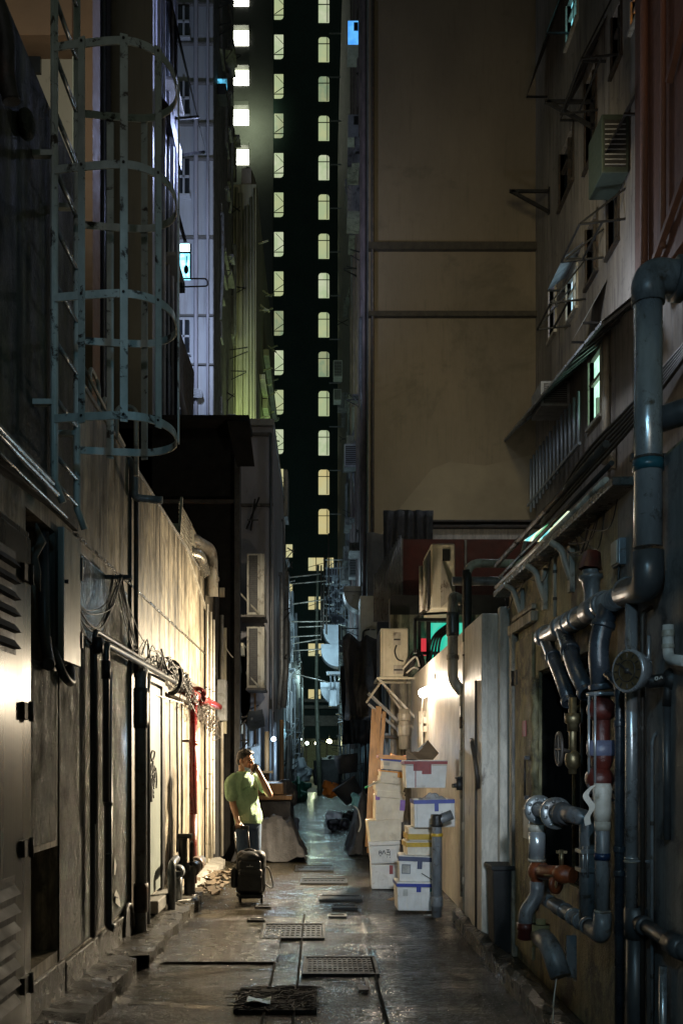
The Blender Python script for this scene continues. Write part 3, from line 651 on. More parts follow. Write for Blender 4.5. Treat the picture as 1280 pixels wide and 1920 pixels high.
for (t, u, lab) in ((1038,1153,'upper of the two tall framed condensers on the grey block'), (1175,1290,'lower of the two tall framed condensers on the grey block')):
    Y = 18.9; c = P(479,u,Y); h = px_z(t,Y)-px_z(u,Y); wd = (495-462)*Y/F
    tt = thing('air_conditioner', lab, 'air conditioner', c, 'tall condensers on the grey block')
    x, y, z = c
    part('casing', MB().box(x-wd/2, x+wd/2, y, y+.8, z, z+h), pvc_pale, tt, bevel=.01)
    part('grille', MB().box(x-wd*.38, x+wd*.12, y-.012, y+.01, z+h*.04, z+h*.97), grille, tt)
    mb = MB()
    for i in range(28): mb.box(x-wd*.37, x+wd*.11, y-.016, y-.012, z+h*(.05+.0328*i), z+h*(.055+.0328*i))
    part('slats', mb, darkm, tt); part('trim', MB().box(x+wd*.25, x+wd*.32, y-.02, y, z, z+h), pvc_pale, tt)
    br = thing('wall_bracket', 'steel shelf bracket carrying the '+('upper' if t < 1100 else 'lower')+' tall condenser', 'bracket', c, 'condenser shelves')
    part('shelf', MB().box(x-wd*.9, x+wd*.55, y-.05, y+.8, z-.05, z-.004), darkm, br)
    part('strut', MB().bar((x-wd*1.1,y+.1,z+wd*1.5),(x+wd*.2,y-.05,z+.02),.03).bar((x-wd*1.05,y,z-.05),(x-wd*1.05,y,z+wd*1.2),.025), pvc_pale, br)
# left lower frontage beyond the plaster wall: posts, pipes, shelves, doors
lf = thing('shop_frontage', 'cluttered dark shop frontage of pipes and boards on the left beyond the man', 'building', (-1.6, 20, 0))
part('wall', MB().box(-2.2, -1.60, 14.45, 20, 0, 2.75), darkw, lf)
part('wall', MB().box(-2.2, -1.62, 14.45, 16.2, 2.75, 4.6), darkw, lf)
part('wall', MB().box(-2.2, px_x(512,24), 26.02, 70, 0, 8.0), greywall, lf)
mats_p = [pvc_pale, pvc_grey, darkm, pvc_dark, wood, whitep]
mb1, mb2, mb3 = MB(), MB(), MB()
for i in range(26):
    y = 14.6+i*.42+R.uniform(0,.2); r = R.choice([.012,.02,.03,.04]); m_ = R.choice([mb1, mb2, mb3])
    x = -1.56+ (y-14.6)*.006; m_.cyl((x, y, R.uniform(0,.4)), (x, y, R.uniform(1.8, 4.4 if y < 16.4 else 2.6)), r, 8)
part('pipes', mb1, pvc_pale, lf); part('pipes', mb2, pvc_grey, lf); part('pipes', mb3, darkm, lf)
part('box', MB().box(-1.60,-1.47,14.5,14.8,px_z(1352,14.6),px_z(1275,14.6)), acgrey, lf, bevel=.008)
shf = thing('wall_shelf', 'small pale shelf on a post left of the lower tall condenser', 'shelf', P(430,1255,16.5))
part('board', MB().box(px_x(408,16.5),px_x(449,16.5),16.3,16.9,px_z(1258,16.5),px_z(1243,16.5)), pvc_pale, shf, bevel=.01)
part('post', MB().cyl((px_x(430,16.5),16.6,0),(px_x(430,16.5),16.6,px_z(1259,16.5)),.03).cyl((px_x(446,16.5),16.6,1.5),(px_x(446,16.5),16.6,3.4),.02), pvc_pale, shf)
part('bowl', MB().lathe(P(428,1278,16.5),(0,0,1),[(0,.03),(.06,.08),(.14,.12)]), pvc_pale, shf)
# stepping fronts in the middle distance on the left
mid = thing('shop_frontage', 'blue lit shop frontage of metal posts around the wall bulb', 'building', (-1.3, 30, 0))
bluep = pmat('blue grey metal', (.26,.30,.33), (.18,.21,.24), 3, (1,1,.4), (.3,.5), .2, .1, 30, streak=(.08,.09,.10))
mb = MB(); mbb = MB()
for i in range(22):
    y = 25+i*1.6; x = -1.53+.002*i*i*.3; x = -1.45+ (y-25)*.004
    (mb if i % 3 else mbb).cyl((x+R.uniform(0,.22), y, 0), (x+R.uniform(0,.1), y, R.uniform(3.2, 6)), R.choice([.04,.06,.09]), 8)
part('posts', mb, bluep, mid); part('posts', mbb, wood, mid)
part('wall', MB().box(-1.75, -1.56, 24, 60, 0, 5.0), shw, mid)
for i,(px, py, Y, w_) in enumerate([(500,1372,26,.5),(530,1340,34,.6),(545,1415,44,.6),(520,1300,36,.6)]):
    a = thing('awning', ['thin folded awning left of the blue bulb','pale blue fan shaped awning above the blue bulb','small blue awning low beside the far market goods','dim awning above the fan shaped one'][i], 'awning', P(px,py,Y), 'small awnings on the left of the alley')
    x,y,z = P(px,py,Y)
    part('canopy', MB().add([(x-w_,y,z+.45),(x-w_,y+1.2,z+.45),(x+.25*w_,y+1.3,z),(x+.25*w_,y,z),(x-w_,y,z-.1)],[(0,1,2,3),(0,3,4),(3,2,1,0),(4,3,0)]), bluep, a)
ent = thing('stall_front', 'blue lit posts, boards and small awning under the grey block beside the bulb', 'stall', (-1.3, 19.6, 0))
for k_, (px, Yq, top, r_) in enumerate([(452,19.3,1310,.03),(461,19.5,1330,.022),(470,19.2,1345,.045),(478,19.6,1300,.02),(486,19.3,1350,.03),(493,19.5,1340,.018),(500,19.2,1372,.05),(507,19.6,1330,.03),(516,19.1,1355,.035),(528,21,1350,.05)]):
    part('post', MB().cyl((px_x(px,Yq),Yq,0),(px_x(px,Yq),Yq,px_z(top,Yq)),r_,10), bluep if k_ % 3 else wood, ent)
part('canopy', MB().add([P(446,1338,19.6),P(492,1330,19.6),P(497,1362,18.8),P(470,1372,18.8)],[(0,1,2,3),(3,2,1,0)]), bluep, ent)
part('board', MB().box(px_x(455,19.7),px_x(496,19.7),19.66,19.72,.2,px_z(1395,19.7)), bluep, ent)
part('shelf', MB().box(px_x(450,19),px_x(512,19),18.9,19.3,px_z(1450,19),px_z(1446,19)), wood, ent)
part('cloth', MB().add([P(470,1402,19),P(488,1398,19),P(486,1432,18.9),P(474,1438,18.9)],[(0,1,2,3),(3,2,1,0)]), hoodm0, ent)
# far left lamps: tube light under awning
tl = thing('tube_lamp', 'thin white tube lamp leaning under the awning left of the blue bulb', 'lamp', P(370/1+130,1372,24))
part('tube', MB().cyl(P(488,1384,24),P(473,1372,24),.02), pvc_pale, tl)
# cyan lit windows / cages on the left, mid distance
cy = emat('cyan lit glass', (.12,.60,.95), 1.0, (6, (.02,.12,.18)))
wc = thing('window_cage', 'cyan lit window with lattice bars above the left air conditioners', 'window', P(523,1080,30))
part('pane', MB().box(px_x(514,30),px_x(530,30),30,30.05,px_z(1093,30),px_z(1064,30)), cy, wc)
mb = MB()
for px in (514,519,524,529.5): mb.bar(P(px,1064,29.9),P(px,1082,29.9),.02)
for py in (1064,1070,1076,1082): mb.bar(P(514,py,29.9),P(530,py,29.9),.02)
part('bars', mb, acgrey, wc)
wc2 = thing('window_cage', 'small cyan lit window just under the latticed one', 'window', P(523,1112,30))
part('pane', MB().box(px_x(515,30),px_x(532,30),30,30.05,px_z(1117,30),px_z(1107,30)), cy, wc2)
part('bars', MB().bar(P(515,1117,29.9),P(523,1107,29.9),.03).bar(P(523,1117,29.9),P(523,1107,29.9),.03), acgrey, wc2)
ac1 = condenser('grille fronted air conditioner just below the cyan windows on the left', P(529,1157,28), .28, .5, .50, acgrey)
ac_copy(ac1, P(527,1283,27), 'grille fronted air conditioner with a white frame low on the left wall', (1.1,1,1.15))
for i,(px,py,Y,lab) in enumerate([(532,1190,32,'dark boxed air conditioner halfway down the left wall of the alley'),(541,1232,36,'farthest dark air conditioner on the left wall of the alley')]):
    ac_copy(ac1, P(px,py,Y), lab, (1.2,1,1.3))
# ================================================================ upper left side wall clutter (dark flank right of the pale tower)
def clutter(wallx, sgn, ys, zs, n, seed, lab, grp, pale=greywall, maxp=.6):
    rr = random.Random(seed); th = thing('wall_fixtures', lab, 'pipework', (wallx, ys[0], zs[0]), None)
    mb, mk, mg = MB(), MB(), MB()
    for i in range(n):
        y = rr.uniform(*ys); z = rr.uniform(*zs); k = rr.random(); pr_ = rr.uniform(.15, maxp)
        if k < .25: mb.box(wallx, wallx+sgn*pr_*.6, y, y+rr.uniform(.5,1.2), z, z+.05).bar((wallx, y, z-.4), (wallx+sgn*pr_*.6, y, z), .03)
        elif k < .5: mk.bar((wallx, y, z), (wallx+sgn*pr_, y+.1, z+rr.uniform(-.2,.2)), .03).bar((wallx, y, z-.3), (wallx+sgn*pr_, y+.1, z), .025)
        elif k < .75:
            mg.tube(fillet([(wallx+sgn*.05,y,z),(wallx+sgn*.12,y,z),(wallx+sgn*.12,y,z-rr.uniform(1,3)),(wallx+sgn*.05,y,z-3.1)],.08),rr.choice([.03,.05,.07]),8)
        else: mb.box(wallx, wallx+sgn*.1, y, y+.9, z, z+1.3)
    part('ledges', mb, pale, th); part('brackets', mk, blackm, th); part('pipes', mg, pvc_grey, th); return th
clutter(px_x(399,26), 1, (26.1,31.5), (10.5,26), 34, 5, 'dark brackets and pipes on the flank of the pale tower', '')
clutter(-1.0, 1, (20.2,30), (3.2,8.5), 12, 6, 'pipes and ledges on the right corner of the grey block', '', maxp=.25)
for i,(px,py,lab) in enumerate([(409,640,'small air conditioner highest on the dark flank of the pale tower'),(409,780,'small air conditioner lowest on the dark flank of the pale tower'),(409,420,'small air conditioner in the middle of the dark flank of the pale tower')]):
    Y=28; ac_copy(ac1, P(px,py,Y), lab, (1.0,1,1.0))
lw2 = thing('lit_window', 'narrow white lit pane at the top of the dark flank', 'window', P(413,60,29))
part('pane', MB().add([P(407,44,29),P(419,44,29),P(419,72,29),P(409,80,29)],[(0,1,2,3),(3,2,1,0)]), emat('dim white pane', (.7,.68,.66), .45), lw2)
cw = thing('lit_window', 'small cyan window box with a black hood on the dark flank', 'window', P(414,155,27))
part('pane', MB().box(px_x(404,27),px_x(425,27),27,27.1,px_z(164,27),px_z(147,27)), cy, cw)
part('hood', MB().box(px_x(401,27),px_x(425,27),26.8,27.3,px_z(185,27),px_z(165,27)), blackm, cw)
# the bright cyan window on the flank wall and its rack
cyb = emat('bright cyan glass', (.30,.85,1), 3.2, (9, (.10,.45,.6)))
bw2 = thing('lit_window', 'bright cyan lit window sticking out at the flank wall', 'window', P(346,490,19))
part('pane', MB().box(px_x(336,19),px_x(356,19),19,19.1,px_z(520,19),px_z(473,19)), cyb, bw2)
part('pane', MB().box(px_x(335,19),px_x(357,19),18.98,19.1,px_z(472,19),px_z(458,19)), emat('bright cyan pane', (.5,.95,1), 6), bw2)
part('frame', MB().bar(P(336,473,18.93),P(357,473,18.93),.03).bar(P(336,520,18.93),P(336,457,18.93),.03).bar(P(357,520,18.93),P(357,457,18.93),.03), blackm, bw2)
part('silhouette', MB().ell(P(349,505,18.9),(.05,.02,.09)).bar(P(349,500,18.9),P(350,480,18.9),.02), blackm, bw2)
rk = thing('drying_rack', 'dark wire drying rack under the bright cyan window', 'rack', P(360,530,18.5))
part('frame', MB().tube(fillet([P(325,522,18.3),P(388,522,18.3),P(390,536,18.3),P(325,538,18.3)],.06),.015,8).tube(fillet([P(325,522,18.8),P(388,522,18.8),P(390,536,18.8),P(325,538,18.8)],.06),.015,8), darkm, rk)
part('cloth', MB().box(px_x(324,18.5),px_x(344,18.5),18.3,18.7,px_z(540,18.5),px_z(521,18.5)), blackm, rk)
arm = thing('swing_arm', 'dark hinged arm above the bright cyan window', 'bracket', P(335,410,18.5))
part('arm', MB().bar(P(324,366,18.2),P(347,452,18.2),.07).bar(P(320,368,18.2),P(332,368,18.2),.1,.06), darkm, arm)
lv = thing('ventilation_hood', 'ribbed pale vent on the lower pale tower front', 'vent', P(358,736,25.8))
mb = MB()
for i in range(6): mb.tube(fillet([P(338,727+i*3,25.7),P(376,730+i*3,25.7),P(380,742,25.75)],.1),.025,6)
part('slats', mb, lav, lv)

# ================================================================ brown facade building and its flank along the alley
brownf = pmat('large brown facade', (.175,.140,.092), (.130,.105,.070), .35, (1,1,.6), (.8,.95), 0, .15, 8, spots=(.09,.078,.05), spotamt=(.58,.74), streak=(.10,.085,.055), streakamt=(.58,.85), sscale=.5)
bb_ = thing('brown_building', 'large blank brown building front in the upper middle right', 'building', (3.7, 26, 0))
part('wall', MB().box(1.36, 6.3, 26, 70, 0, 48), brownf, bb_)
for z, hh in ((px_z(465,26), .10), (px_z(592,26), .07)):
    part('ledge', MB().box(1.34, 6.3, 25.84, 26, z-hh, z+hh), pmat('dark ledge',(.05,.042,.028),rough=(.8,.95),bump=0), bb_)
part('pale_patch', MB().add([(1.47,25.994,6.5),(1.47,25.994,7.6),(2.2,25.994,8.6),(3.1,25.994,9.7),(3.6,25.994,9.9),(4.6,25.994,9.8),(5.9,25.994,10.1),(5.9,25.994,6.5)],[(0,1,2,3,4,5,6,7),(7,6,5,4,3,2,1,0)]), pmat('pale facade tone', (.20,.165,.112), (.15,.123,.083), .7, rough=(.8,.95), bump=.15), bb_, 'paler patch at the base of the facade')  # flat polygon in a paler tone than the facade
part('corner_pipe', MB().cyl((1.46,25.9,5),(1.46,25.9,40),.04), darkm, bb_)
part('flank_wall', MB().box(1.335, 1.36, 26, 71, 0, 48), greywall, bb_)
mb, mb2_, mb3_ = MB(), MB(), MB()
for i in range(12):
    y = 26.6+i*.9+R.uniform(0,.5); mb.cyl((1.26,y,2),(1.26,y,44),R.choice([.04,.06,.09]),8)
for i in range(26):
    y = R.uniform(27,50); z = R.uniform(3,28); mb2_.box(1.36,1.36-R.uniform(.2,.55),y,y+R.uniform(.6,1.5),z,z+R.uniform(.06,.9))
for i in range(12):
    z = px_z(62+82*i, 60); mb3_.bar((1.34,60,z),(.58,60,z),.06).cyl((1.34,60,z),(.62,60,z),.03)
part('pipes', mb, pmat('pinkish pipes',(.17,.13,.13),(.08,.065,.065),2,rough=(.35,.6)), bb_); part('window_boxes', mb2_, greywall, bb_); part('poles', mb3_, acgrey, bb_)
wb = thing('window_box', 'projecting window box lit bright blue high on the alley side', 'window', P(665,61,30))
part('box', MB().box(px_x(652,30),px_x(678,30),30.02,31,px_z(82,30),px_z(38,30)), acgrey, wb)
part('pane', MB().box(px_x(652,30),px_x(678,30),29.98,30.02,px_z(82,30),px_z(39,30)), emat('blue lit panel', (.05,.30,.85), 1.05, (4, (.10,.42,.95))), wb)
part('slot', MB().box(px_x(663,30),px_x(671,30),29.95,29.98,px_z(58,30),px_z(43,30)), blackm, wb)
wb2 = copy_tree(wb, P(665,237,30)); wb2['label'] = 'unlit grey window box below the blue lit one'
for c in kids(wb2):
    if c.name.startswith('pane'):
        c.data = c.data.copy(); c.data.materials[0] = acgrey
wb['group'] = wb2['group'] = 'projecting window boxes'
ls = thing('lit_strip', 'narrow violet lit strip above the blue window box', 'window', P(676,10,32))
part('pane', MB().box(px_x(673,32),px_x(682,32),32,32.1,px_z(34,32),px_z(-20,32)), emat('violet lit strip', (.22,.25,.75), .7), ls)
clutter(1.335, -1, (27,45), (4,24), 70, 11, 'dense dark brackets, ledges and pipes on the right flank of the alley', '', maxp=.62)
clutter(1.335, -1, (27,62), (1.5,8.5), 90, 31, 'pale brackets, boxes and pipes crowding the lower right flank of the far alley', '', pale=hoodm0, maxp=.75)
clutter(-1.20, 1, (27,62), (1.2,7.5), 80, 32, 'pale brackets, boxes and pipes crowding the lower left flank of the far alley', '', pale=hoodm0, maxp=.45)
clutter(-1.60, 1, (14.8,20), (1.6,2.7), 26, 33, 'small boxes and pipes fixed above the man on the dark frontage', '', pale=ivory, maxp=.3)
hoodm = pmat('pale hood', (.40,.46,.50), (.30,.34,.38), 3, rough=(.35,.6), bump=.1)
def hood(label, c, w, h, d, mt, group='rounded window hoods on the right of the alley'):
    t = thing('window_hood', label, 'awning', c, group); x, y, z = c; n = 8; g = []
    for j in (0, 1):
        g.append([(x+w/2-w*math.sin(i/n*math.pi/2), y+j*d, z+h*math.cos(i/n*math.pi/2)) for i in range(n+1)])
    mb = MB().sheet(g, smooth=True); side = [(x+w/2, y, z)]+g[0]; mb.add(side, [tuple(range(len(side)))])
    part('hood', mb, mt, t); return t
def hood2(label, c, w, h, d, mt):
    "quarter round canopy bulging downward to the alley"
    t = thing('window_hood', label, 'awning', c, 'rounded window hoods on the right of the alley'); x, y, z = c; n = 8
    g = [[(x+w/2-w*math.cos(i/n*math.pi/2), y+j*d, z+h-h*math.sin(i/n*math.pi/2)) for i in range(n+1)] for j in (0,1)]
    mb = MB().sheet(g); side = g[0]+[(x+w/2, y, z+h)]; mb.add(side, [tuple(range(len(side)))]); part('canopy', mb, mt, t)
    part('valance', MB().box(x-w/2, x+w/2, y-.03, y, z+h, z+h*1.28), mt, t); return t
hood2('upper of two stacked pale blue rounded canopies', P(620,1212,40), .65, .72, 1.2, hoodm)
hood2('lower of two stacked pale blue rounded canopies', P(618,1250,40), .75, .75, 1.2, hoodm)
hood2('wide pale blue canopy with a square plate below the stacked pair', P(618,1322,38), .76, .72, 1.0, hoodm)
hood2('dim grey rounded canopy left of the pale upright casing', P(662,1145,27), .55, .55, .8, acgrey)
hood2('dark bulging canopy high on the alley flank', P(664,392,30), .6, .75, .8, greywall)
pl = thing('wall_box', 'square grey blue plate in front of the wide pale blue canopy', 'box', P(625,1320,37))
part('box', MB().box(px_x(616,37),px_x(632,37),36.9,37.2,px_z(1325,37),px_z(1294,37)), bluep, pl, bevel=.02); part('rods', MB().cyl(P(620,1294,37),P(620,1262,37),.03,8).cyl(P(628,1294,37),P(628,1262,37),.03,8), bluep, pl)
slf = thing('wall_shelf', 'thin pale shelf between the canopies on the right', 'shelf', P(628,1263,37)); part('board', MB().box(px_x(612,37),px_x(643,37),36.8,37.4,px_z(1265,37),px_z(1260,37)), hoodm, slf)
for i,(px,py,Y,s_,lab) in enumerate([(633,712,40,(1.4,1,1.5),'pale air conditioner against the tower edge, highest on the right flank'),(632,755,40,(1.2,1,1),'pale air conditioner directly under the highest one on the right flank'),(664,1085,32,(1.4,1,1.3),'dim air conditioner above the grey rounded canopy'),(657,880,32,(1.6,1,1.6),'dim square air conditioner level with the lowest tower windows'),(622,1095,46,(1.8,1,1.5),'pale hooded air conditioner beside the lit tower window')]):
    ac_copy(ac1, P(px,py,Y), lab, s_)
cg = thing('window_cage', 'dark steel window cage full of pale odds and ends', 'cage', P(625,1130,42))
mb = MB(); mj = MB()
for i in range(9): mb.bar(P(607+i*5,1055,42),P(607+i*5,1175,42),.03).bar(P(605,1050+i*15,42),P(650,1050+i*15,42),.03)
for i in range(40):
    q = P(R.uniform(612,645),R.uniform(1085,1172),42.4); mj.obox(q,(R.uniform(.05,.2),.1,R.uniform(.05,.18)),Matrix.Rotation(R.uniform(0,3),3,'Y'))
part('bars', mb, bluep, cg); part('stored_items', mj, hoodm, cg)
# scaffold like uprights and washing poles
for i,(a,b_,Y,lab) in enumerate([((608,1040),(606,1180),34,'leftmost'),((602,1060),(602,1200),36,'second'),((612,1100),(612,1190),33,'third'),((616,1000),(616,1120),35,'fourth')]):
    solo('upright_pole', lab+' thin upright pole beside the window cage, counted from the left' , 'pole', MB().cyl(P(*a,Y),P(*b_,Y),.03,8), darkm, 'thin uprights beside the window cage')
poles = [((541,1083),(601,1076)),((545,1095),(612,1089)),((535,1135),(608,1124)),((535,1166),(618,1165)),((560,1176),(606,1174)),((540,1195),(600,1191)),((545,1208),(602,1198)),((543,1221),(602,1217)),((543,1261),(615,1280))]
for i,(a,b_) in enumerate(poles):
    Y=33+i*.5; solo('washing_pole', ['highest','second highest','third from the top','fourth from the top','fifth from the top, short','sixth from the top','seventh from the top','lowest level','sloping, lowest of all'][i]+' thin washing pole reaching across the alley', 'pole', MB().cyl(P(*a,Y),P(*b_,Y),.022,8), pvc_pale, 'washing poles across the alley')
bp = thing('bamboo_pole', 'tall upright bamboo pole standing in the middle distance of the alley', 'pole', P(600,1490,43))
part('pole', MB().tube([P(600,1492,43),P(596,1400,43),P(593,1300,43),P(594,1150,43),P(596,1060,43)],[.13,.11,.09,.07,.06],10), pmat('weathered bamboo',(.15,.17,.12),(.09,.10,.07),5,rough=(.4,.6)), bp)
mb=MB()
for i in range(9): q=P(598-i*.5,1480-i*42,43); mb.lathe(q,(0,0,1),[(-.04,.10),(0,.15),(.04,.10)],10)
part('joints', mb, pmat('bamboo joints',(.12,.13,.10),rough=(.4,.6)), bp)
# tall pale upright casing, dark hanging things on the right
uc = thing('air_conditioner', 'tall pale upright casing on the right wall above the black tarpaulins', 'air conditioner', P(691,1228,20))
part('casing', MB().box(px_x(675,20),px_x(707,20),20,20.8,px_z(1228,20),px_z(1117,20)), ivory, uc, bevel=.02)
part('handle', MB().tube(fillet([P(679,1205,19.97),P(681,1183,19.97),P(693,1180,19.97)],.05),.02,8).bar(P(695,1181,19.97),P(703,1181,19.97),.02), blackm, uc)
drape('tarpaulin', 'black tarpaulin bulging under the tall pale casing', px_x(645,19), px_x(715,19), 19, px_z(1350,19), px_z(1195,19), tarp_dark, .10, 1.3, seed=5, zvar=.12, cat='tarpaulin')
drape('tarpaulin', 'brown black sheet hanging on the flank beside the bamboo pole', px_x(640,24), px_x(700,24), 24, px_z(1395,24), px_z(1250,24), tarp_dark, .12, 1, seed=6, zvar=.1)
drape('tarpaulin', 'grey brown cloth behind the corrugated screen', px_x(688,22), px_x(760,22), 22, px_z(1250,22), px_z(1000,22), pmat('grey brown cloth',(.10,.095,.085),(.06,.056,.05),2,rough=(.6,.9)), .05, 2, seed=9, zvar=.03)
rfw = thing('shed_wall', 'dark shed wall on the right behind the leaning planks', 'shed', (1.6,20,0))
part('wall', MB().box(1.42, 3, 16.65, 26, 0, 4.1), greywall, rfw)
mb=MB(); mbx=MB()
for i in range(30):
    y=16.7+i*.5; (mb if i%2 else mbx).cyl((1.38-R.uniform(0,.12),y,0),(1.38-R.uniform(0,.1),y,R.uniform(2,4.2)),R.choice([.02,.035,.06]),8)
part('pipes', mb, bluep, rfw); part('pipes', mbx, darkm, rfw)
part('shelf', MB().box(.95,1.42,16,16.6,px_z(1385,16.3),px_z(1380,16.3)), darkm, rfw)
part('curtain', MB().box(px_x(722,17),px_x(755,17),17,17.05,px_z(1470,17),px_z(1375,17)), bluep, rfw)

# ================================================================ right building wall with windows (upper right)
rb = thing('tenement_building', 'dark tenement flank with lit windows on the upper right', 'building', (7, 18, 0))
tenm = pmat('tenement render', (.27,.24,.21), (.15,.135,.12), .8, (1,1,.3), (.6,.85), 0, .25, 14, spots=(.06,.055,.05), spotamt=(.58,.72), streak=(.05,.045,.04), streakamt=(.5,.75))
def Yr(px): return F*6/(px-600)
holes = [(Yr(1127),Yr(1105),px_z(788,20.3),px_z(662,20.3)), (Yr(1042),Yr(1030),px_z(640,24.4),px_z(545,24.4)), (Yr(1082),Yr(1063),px_z(590,22.2),px_z(512,22.2)),
         (Yr(1083),Yr(1063),px_z(60,22.2),px_z(-20,22.2)), (Yr(1196),Yr(1185),px_z(45,17.8),px_z(-10,17.8)), (Yr(1075),Yr(1050),px_z(330,22),px_z(220,22)),(Yr(1160),Yr(1140),px_z(460,19),px_z(260,19)),(Yr(1120),Yr(1100),px_z(540,21),px_z(430,21)),(Yr(1165),Yr(1148),px_z(130,19),px_z(20,19)),(Yr(1118),Yr(1098),px_z(290,20.5),px_z(120,20.5))]
part('wall', holed('x', 6.0, 11, 26, 0, 44, holes, .18, 3), tenm, rb)
lit = [emat('green white window', (.55,.95,.72), 1.3, (5,(.35,.70,.50))), emat('violet white window', (.42,.50,.85), .8), emat('pale blue window', (.45,.80,.95), 1.1, (7,(.5,.6,.7))),
       emat('teal window', (.25,.75,.85), 1.0), emat('orange window', (1,.35,.05), 1.6)]
for i, h in enumerate(holes):
    y0,y1,z0,z1 = h; mt = lit[i] if i < 5 else glassd
    f = part('window', MB().box(6.10, 6.14, y0, y1, z0, z1), mt, rb)
    part('window_frame', MB().box(6.02,6.10,(y0+y1)/2-.03,(y0+y1)/2+.03,z0,z1*.35+z0*.65 if i==0 else z1).box(6.02,6.10,y0,y1,z0*.35+z1*.65-.04,z0*.35+z1*.65+.04).box(5.96,6.1,y0-.06,y0,z0,z1).box(5.96,6.1,y1,y1+.06,z0,z1).box(5.92,6.1,y0-.08,y1+.08,z0-.07,z0), pvc_pale if i < 5 else darkm, f)
redw = pmat('rust red render', (.13,.065,.045), (.085,.042,.03), .8, (1,1,.3), (.6,.85), 0, .3, 14, spots=(.05,.03,.02), streak=(.05,.025,.02))
part('red_bay', MB().box(5.7, 6.0, 10.8, F*5.7/590, px_z(560,16.5), 44), redw, rb, 'rust red bay')
mb=MB()
for y,r in ((11.6,.05),(12.4,.08),(13.3,.06),(14.2,.08),(15.3,.05),(16.2,.07)): mb.cyl((5.62,y,10),(5.62,y,30),r,8)
mb.bar((5.6,13,11.2),(5.6,16.4,9.6),.1).bar((5.6,12.5,14.5),(5.6,15,12.5),.1)
part('pipes', mb, redw, rb)
def frame3(name, label, cat, pts, w_, mt, group=None):
    mb = MB()
    for a, b_ in pts: mb.bar(a, b_, w_)
    return solo(name, label, cat, mb, mt, group)
def hang(label, px, py, w_=.9, d=.5, drop=.5, mt=darkm):
    "sloping sheet awning fixed to wall x=6"
    q = QX(px, py, 6.0); y, z = q.y, q.z
    t = thing('awning', label, 'awning', q, 'sheet awnings on the tenement flank')
    part('sheet', MB().add([(6,y-w_,z),(6,y+w_,z),(6-d,y+w_,z-drop),(6-d,y-w_,z-drop)],[(0,1,2,3),(3,2,1,0)]), mt, t)
    part('strut', MB().bar((6,y-w_*.9,z-drop),(6-d,y-w_*.9,z-drop),.04).bar((6,y+w_*.9,z-drop),(6-d,y+w_*.9,z-drop),.04), blackm, t)
hang('black sloping awning beside the rust red bay', 1192, 180, .9, .5, .9)
hang('dark awning high above the teal window column', 1045, 20, 1.2, .55, 1.4)
hang('dark awning on the tenement near the top centre', 1112, 95, 1.0, .5, .9)
hang('small pale awning over the pale blue window', 1075, 488, .8, .45, .35, pmat('pale awning',(.42,.47,.5),rough=(.4,.6)))
hang('pale hood low beside the violet window', 1125, 545, .5, .5, .9, pmat('pale hood 2',(.34,.38,.42),rough=(.4,.6)))
la = thing('awning', 'long sloping corrugated awning with loose battens across the tenement', 'awning', (5.5, 21, 9.5))
ya, yb_ = F*5.2/(1135-600), F*5.2/(968-600)
zt = px_z(590, ya); za = 1.6+(1425-600)*ya/F-.1
def zo(y): return 9.62+(y-17)*.104
part('sheet', MB().add([(6,ya,zo(ya)+.70),(6,26,zo(26)+.70),(5.15,26,zo(26)),(5.15,ya,zo(ya))],[(0,1,2,3),(3,2,1,0)]), darkm, la)
mb=MB()
for i in range(12): y=ya+.3+i*.7; mb.bar((6,y,zo(y)+.62),(5.12,y+.1,zo(y)-.05),.05)
mb.bar((5.15,ya,zo(ya)-.05),(5.15,26,zo(26)-.05),.06)
part('battens', mb, pvc_grey, la)
ac3 = condenser('boxy air conditioner under the long corrugated awning', QX(1058,775,6.0)+V((-.35,0,0)), .7, 1.0, .6, acgrey, 'y', 'tenement air conditioners')
ac3b = copy_tree(ac3, QX(1168,350,6.0)+V((-.3,0,0)), 'tall dark green air conditioner beside the rust red bay', scale=(.75,.9,1.9))
for c_ in kids(ac3b):
    if c_.name.startswith('casing'): c_.data = c_.data.copy(); c_.data.materials[0] = flat('dark green casing', (.035,.05,.04), .5)
rl = thing('balcony_bars', 'vertical bars of a caged balcony below the long awning', 'cage', (5.8,23,7))
mb=MB()
for i in range(14): y=20.8+i*.36; mb.cyl((5.75,y,px_z(890,23)-.1*i*.2),(5.75,y,px_z(800,23)),.035,6)
mb.bar((5.75,20.7,px_z(890,23)),(5.75,25.8,px_z(890,23)),.07); part('bars', mb, bluep, rl)
for i,(px,py,lab) in enumerate([(1030,358,'black triangular wall bracket on the far tenement wall'),(1110,190,'black triangular bracket with a crooked arm on the tenement'),]):
    q=QX(px,py,6.0); x,y,z=q; y=min(y,25)
    frame3('wall_bracket', lab, 'bracket', [((6,y,z),(4.95,y,z)),((6,y,z-.55),(5.0,y,z)),((6,y,z-.6),(6,y,z+.1))], .07, blackm, 'triangular wall brackets')
def rack(label, px, py, w_, d, h):
    q=QX(px,py,6.0); x,y,z=q; pts=[]
    for k in (0,1):
        yy=y+k*w_; pts += [((6,yy,z),(6-d,yy,z-.1)),((6,yy,z+h),(6-d,yy,z-.1))]
    pts += [((6-d,y,z-.1),(6-d,y+w_,z-.1)),((6-d/2,y,z-.05),(6-d/2,y+w_,z-.05))]
    frame3('drying_rack', label, 'rack', pts, .035, blackm, 'wire drying racks on the tenement')
rack('thin black drying rack at the top of the tenement', 1165, 100, 1.6, .8, 1.5)
rack('thin black drying rack below the tall dark air conditioner', 1172, 410, 1.4, .9, .6)
rack('thin black drying rack across the pale blue window', 1098, 560, 1.3, .8, .9)
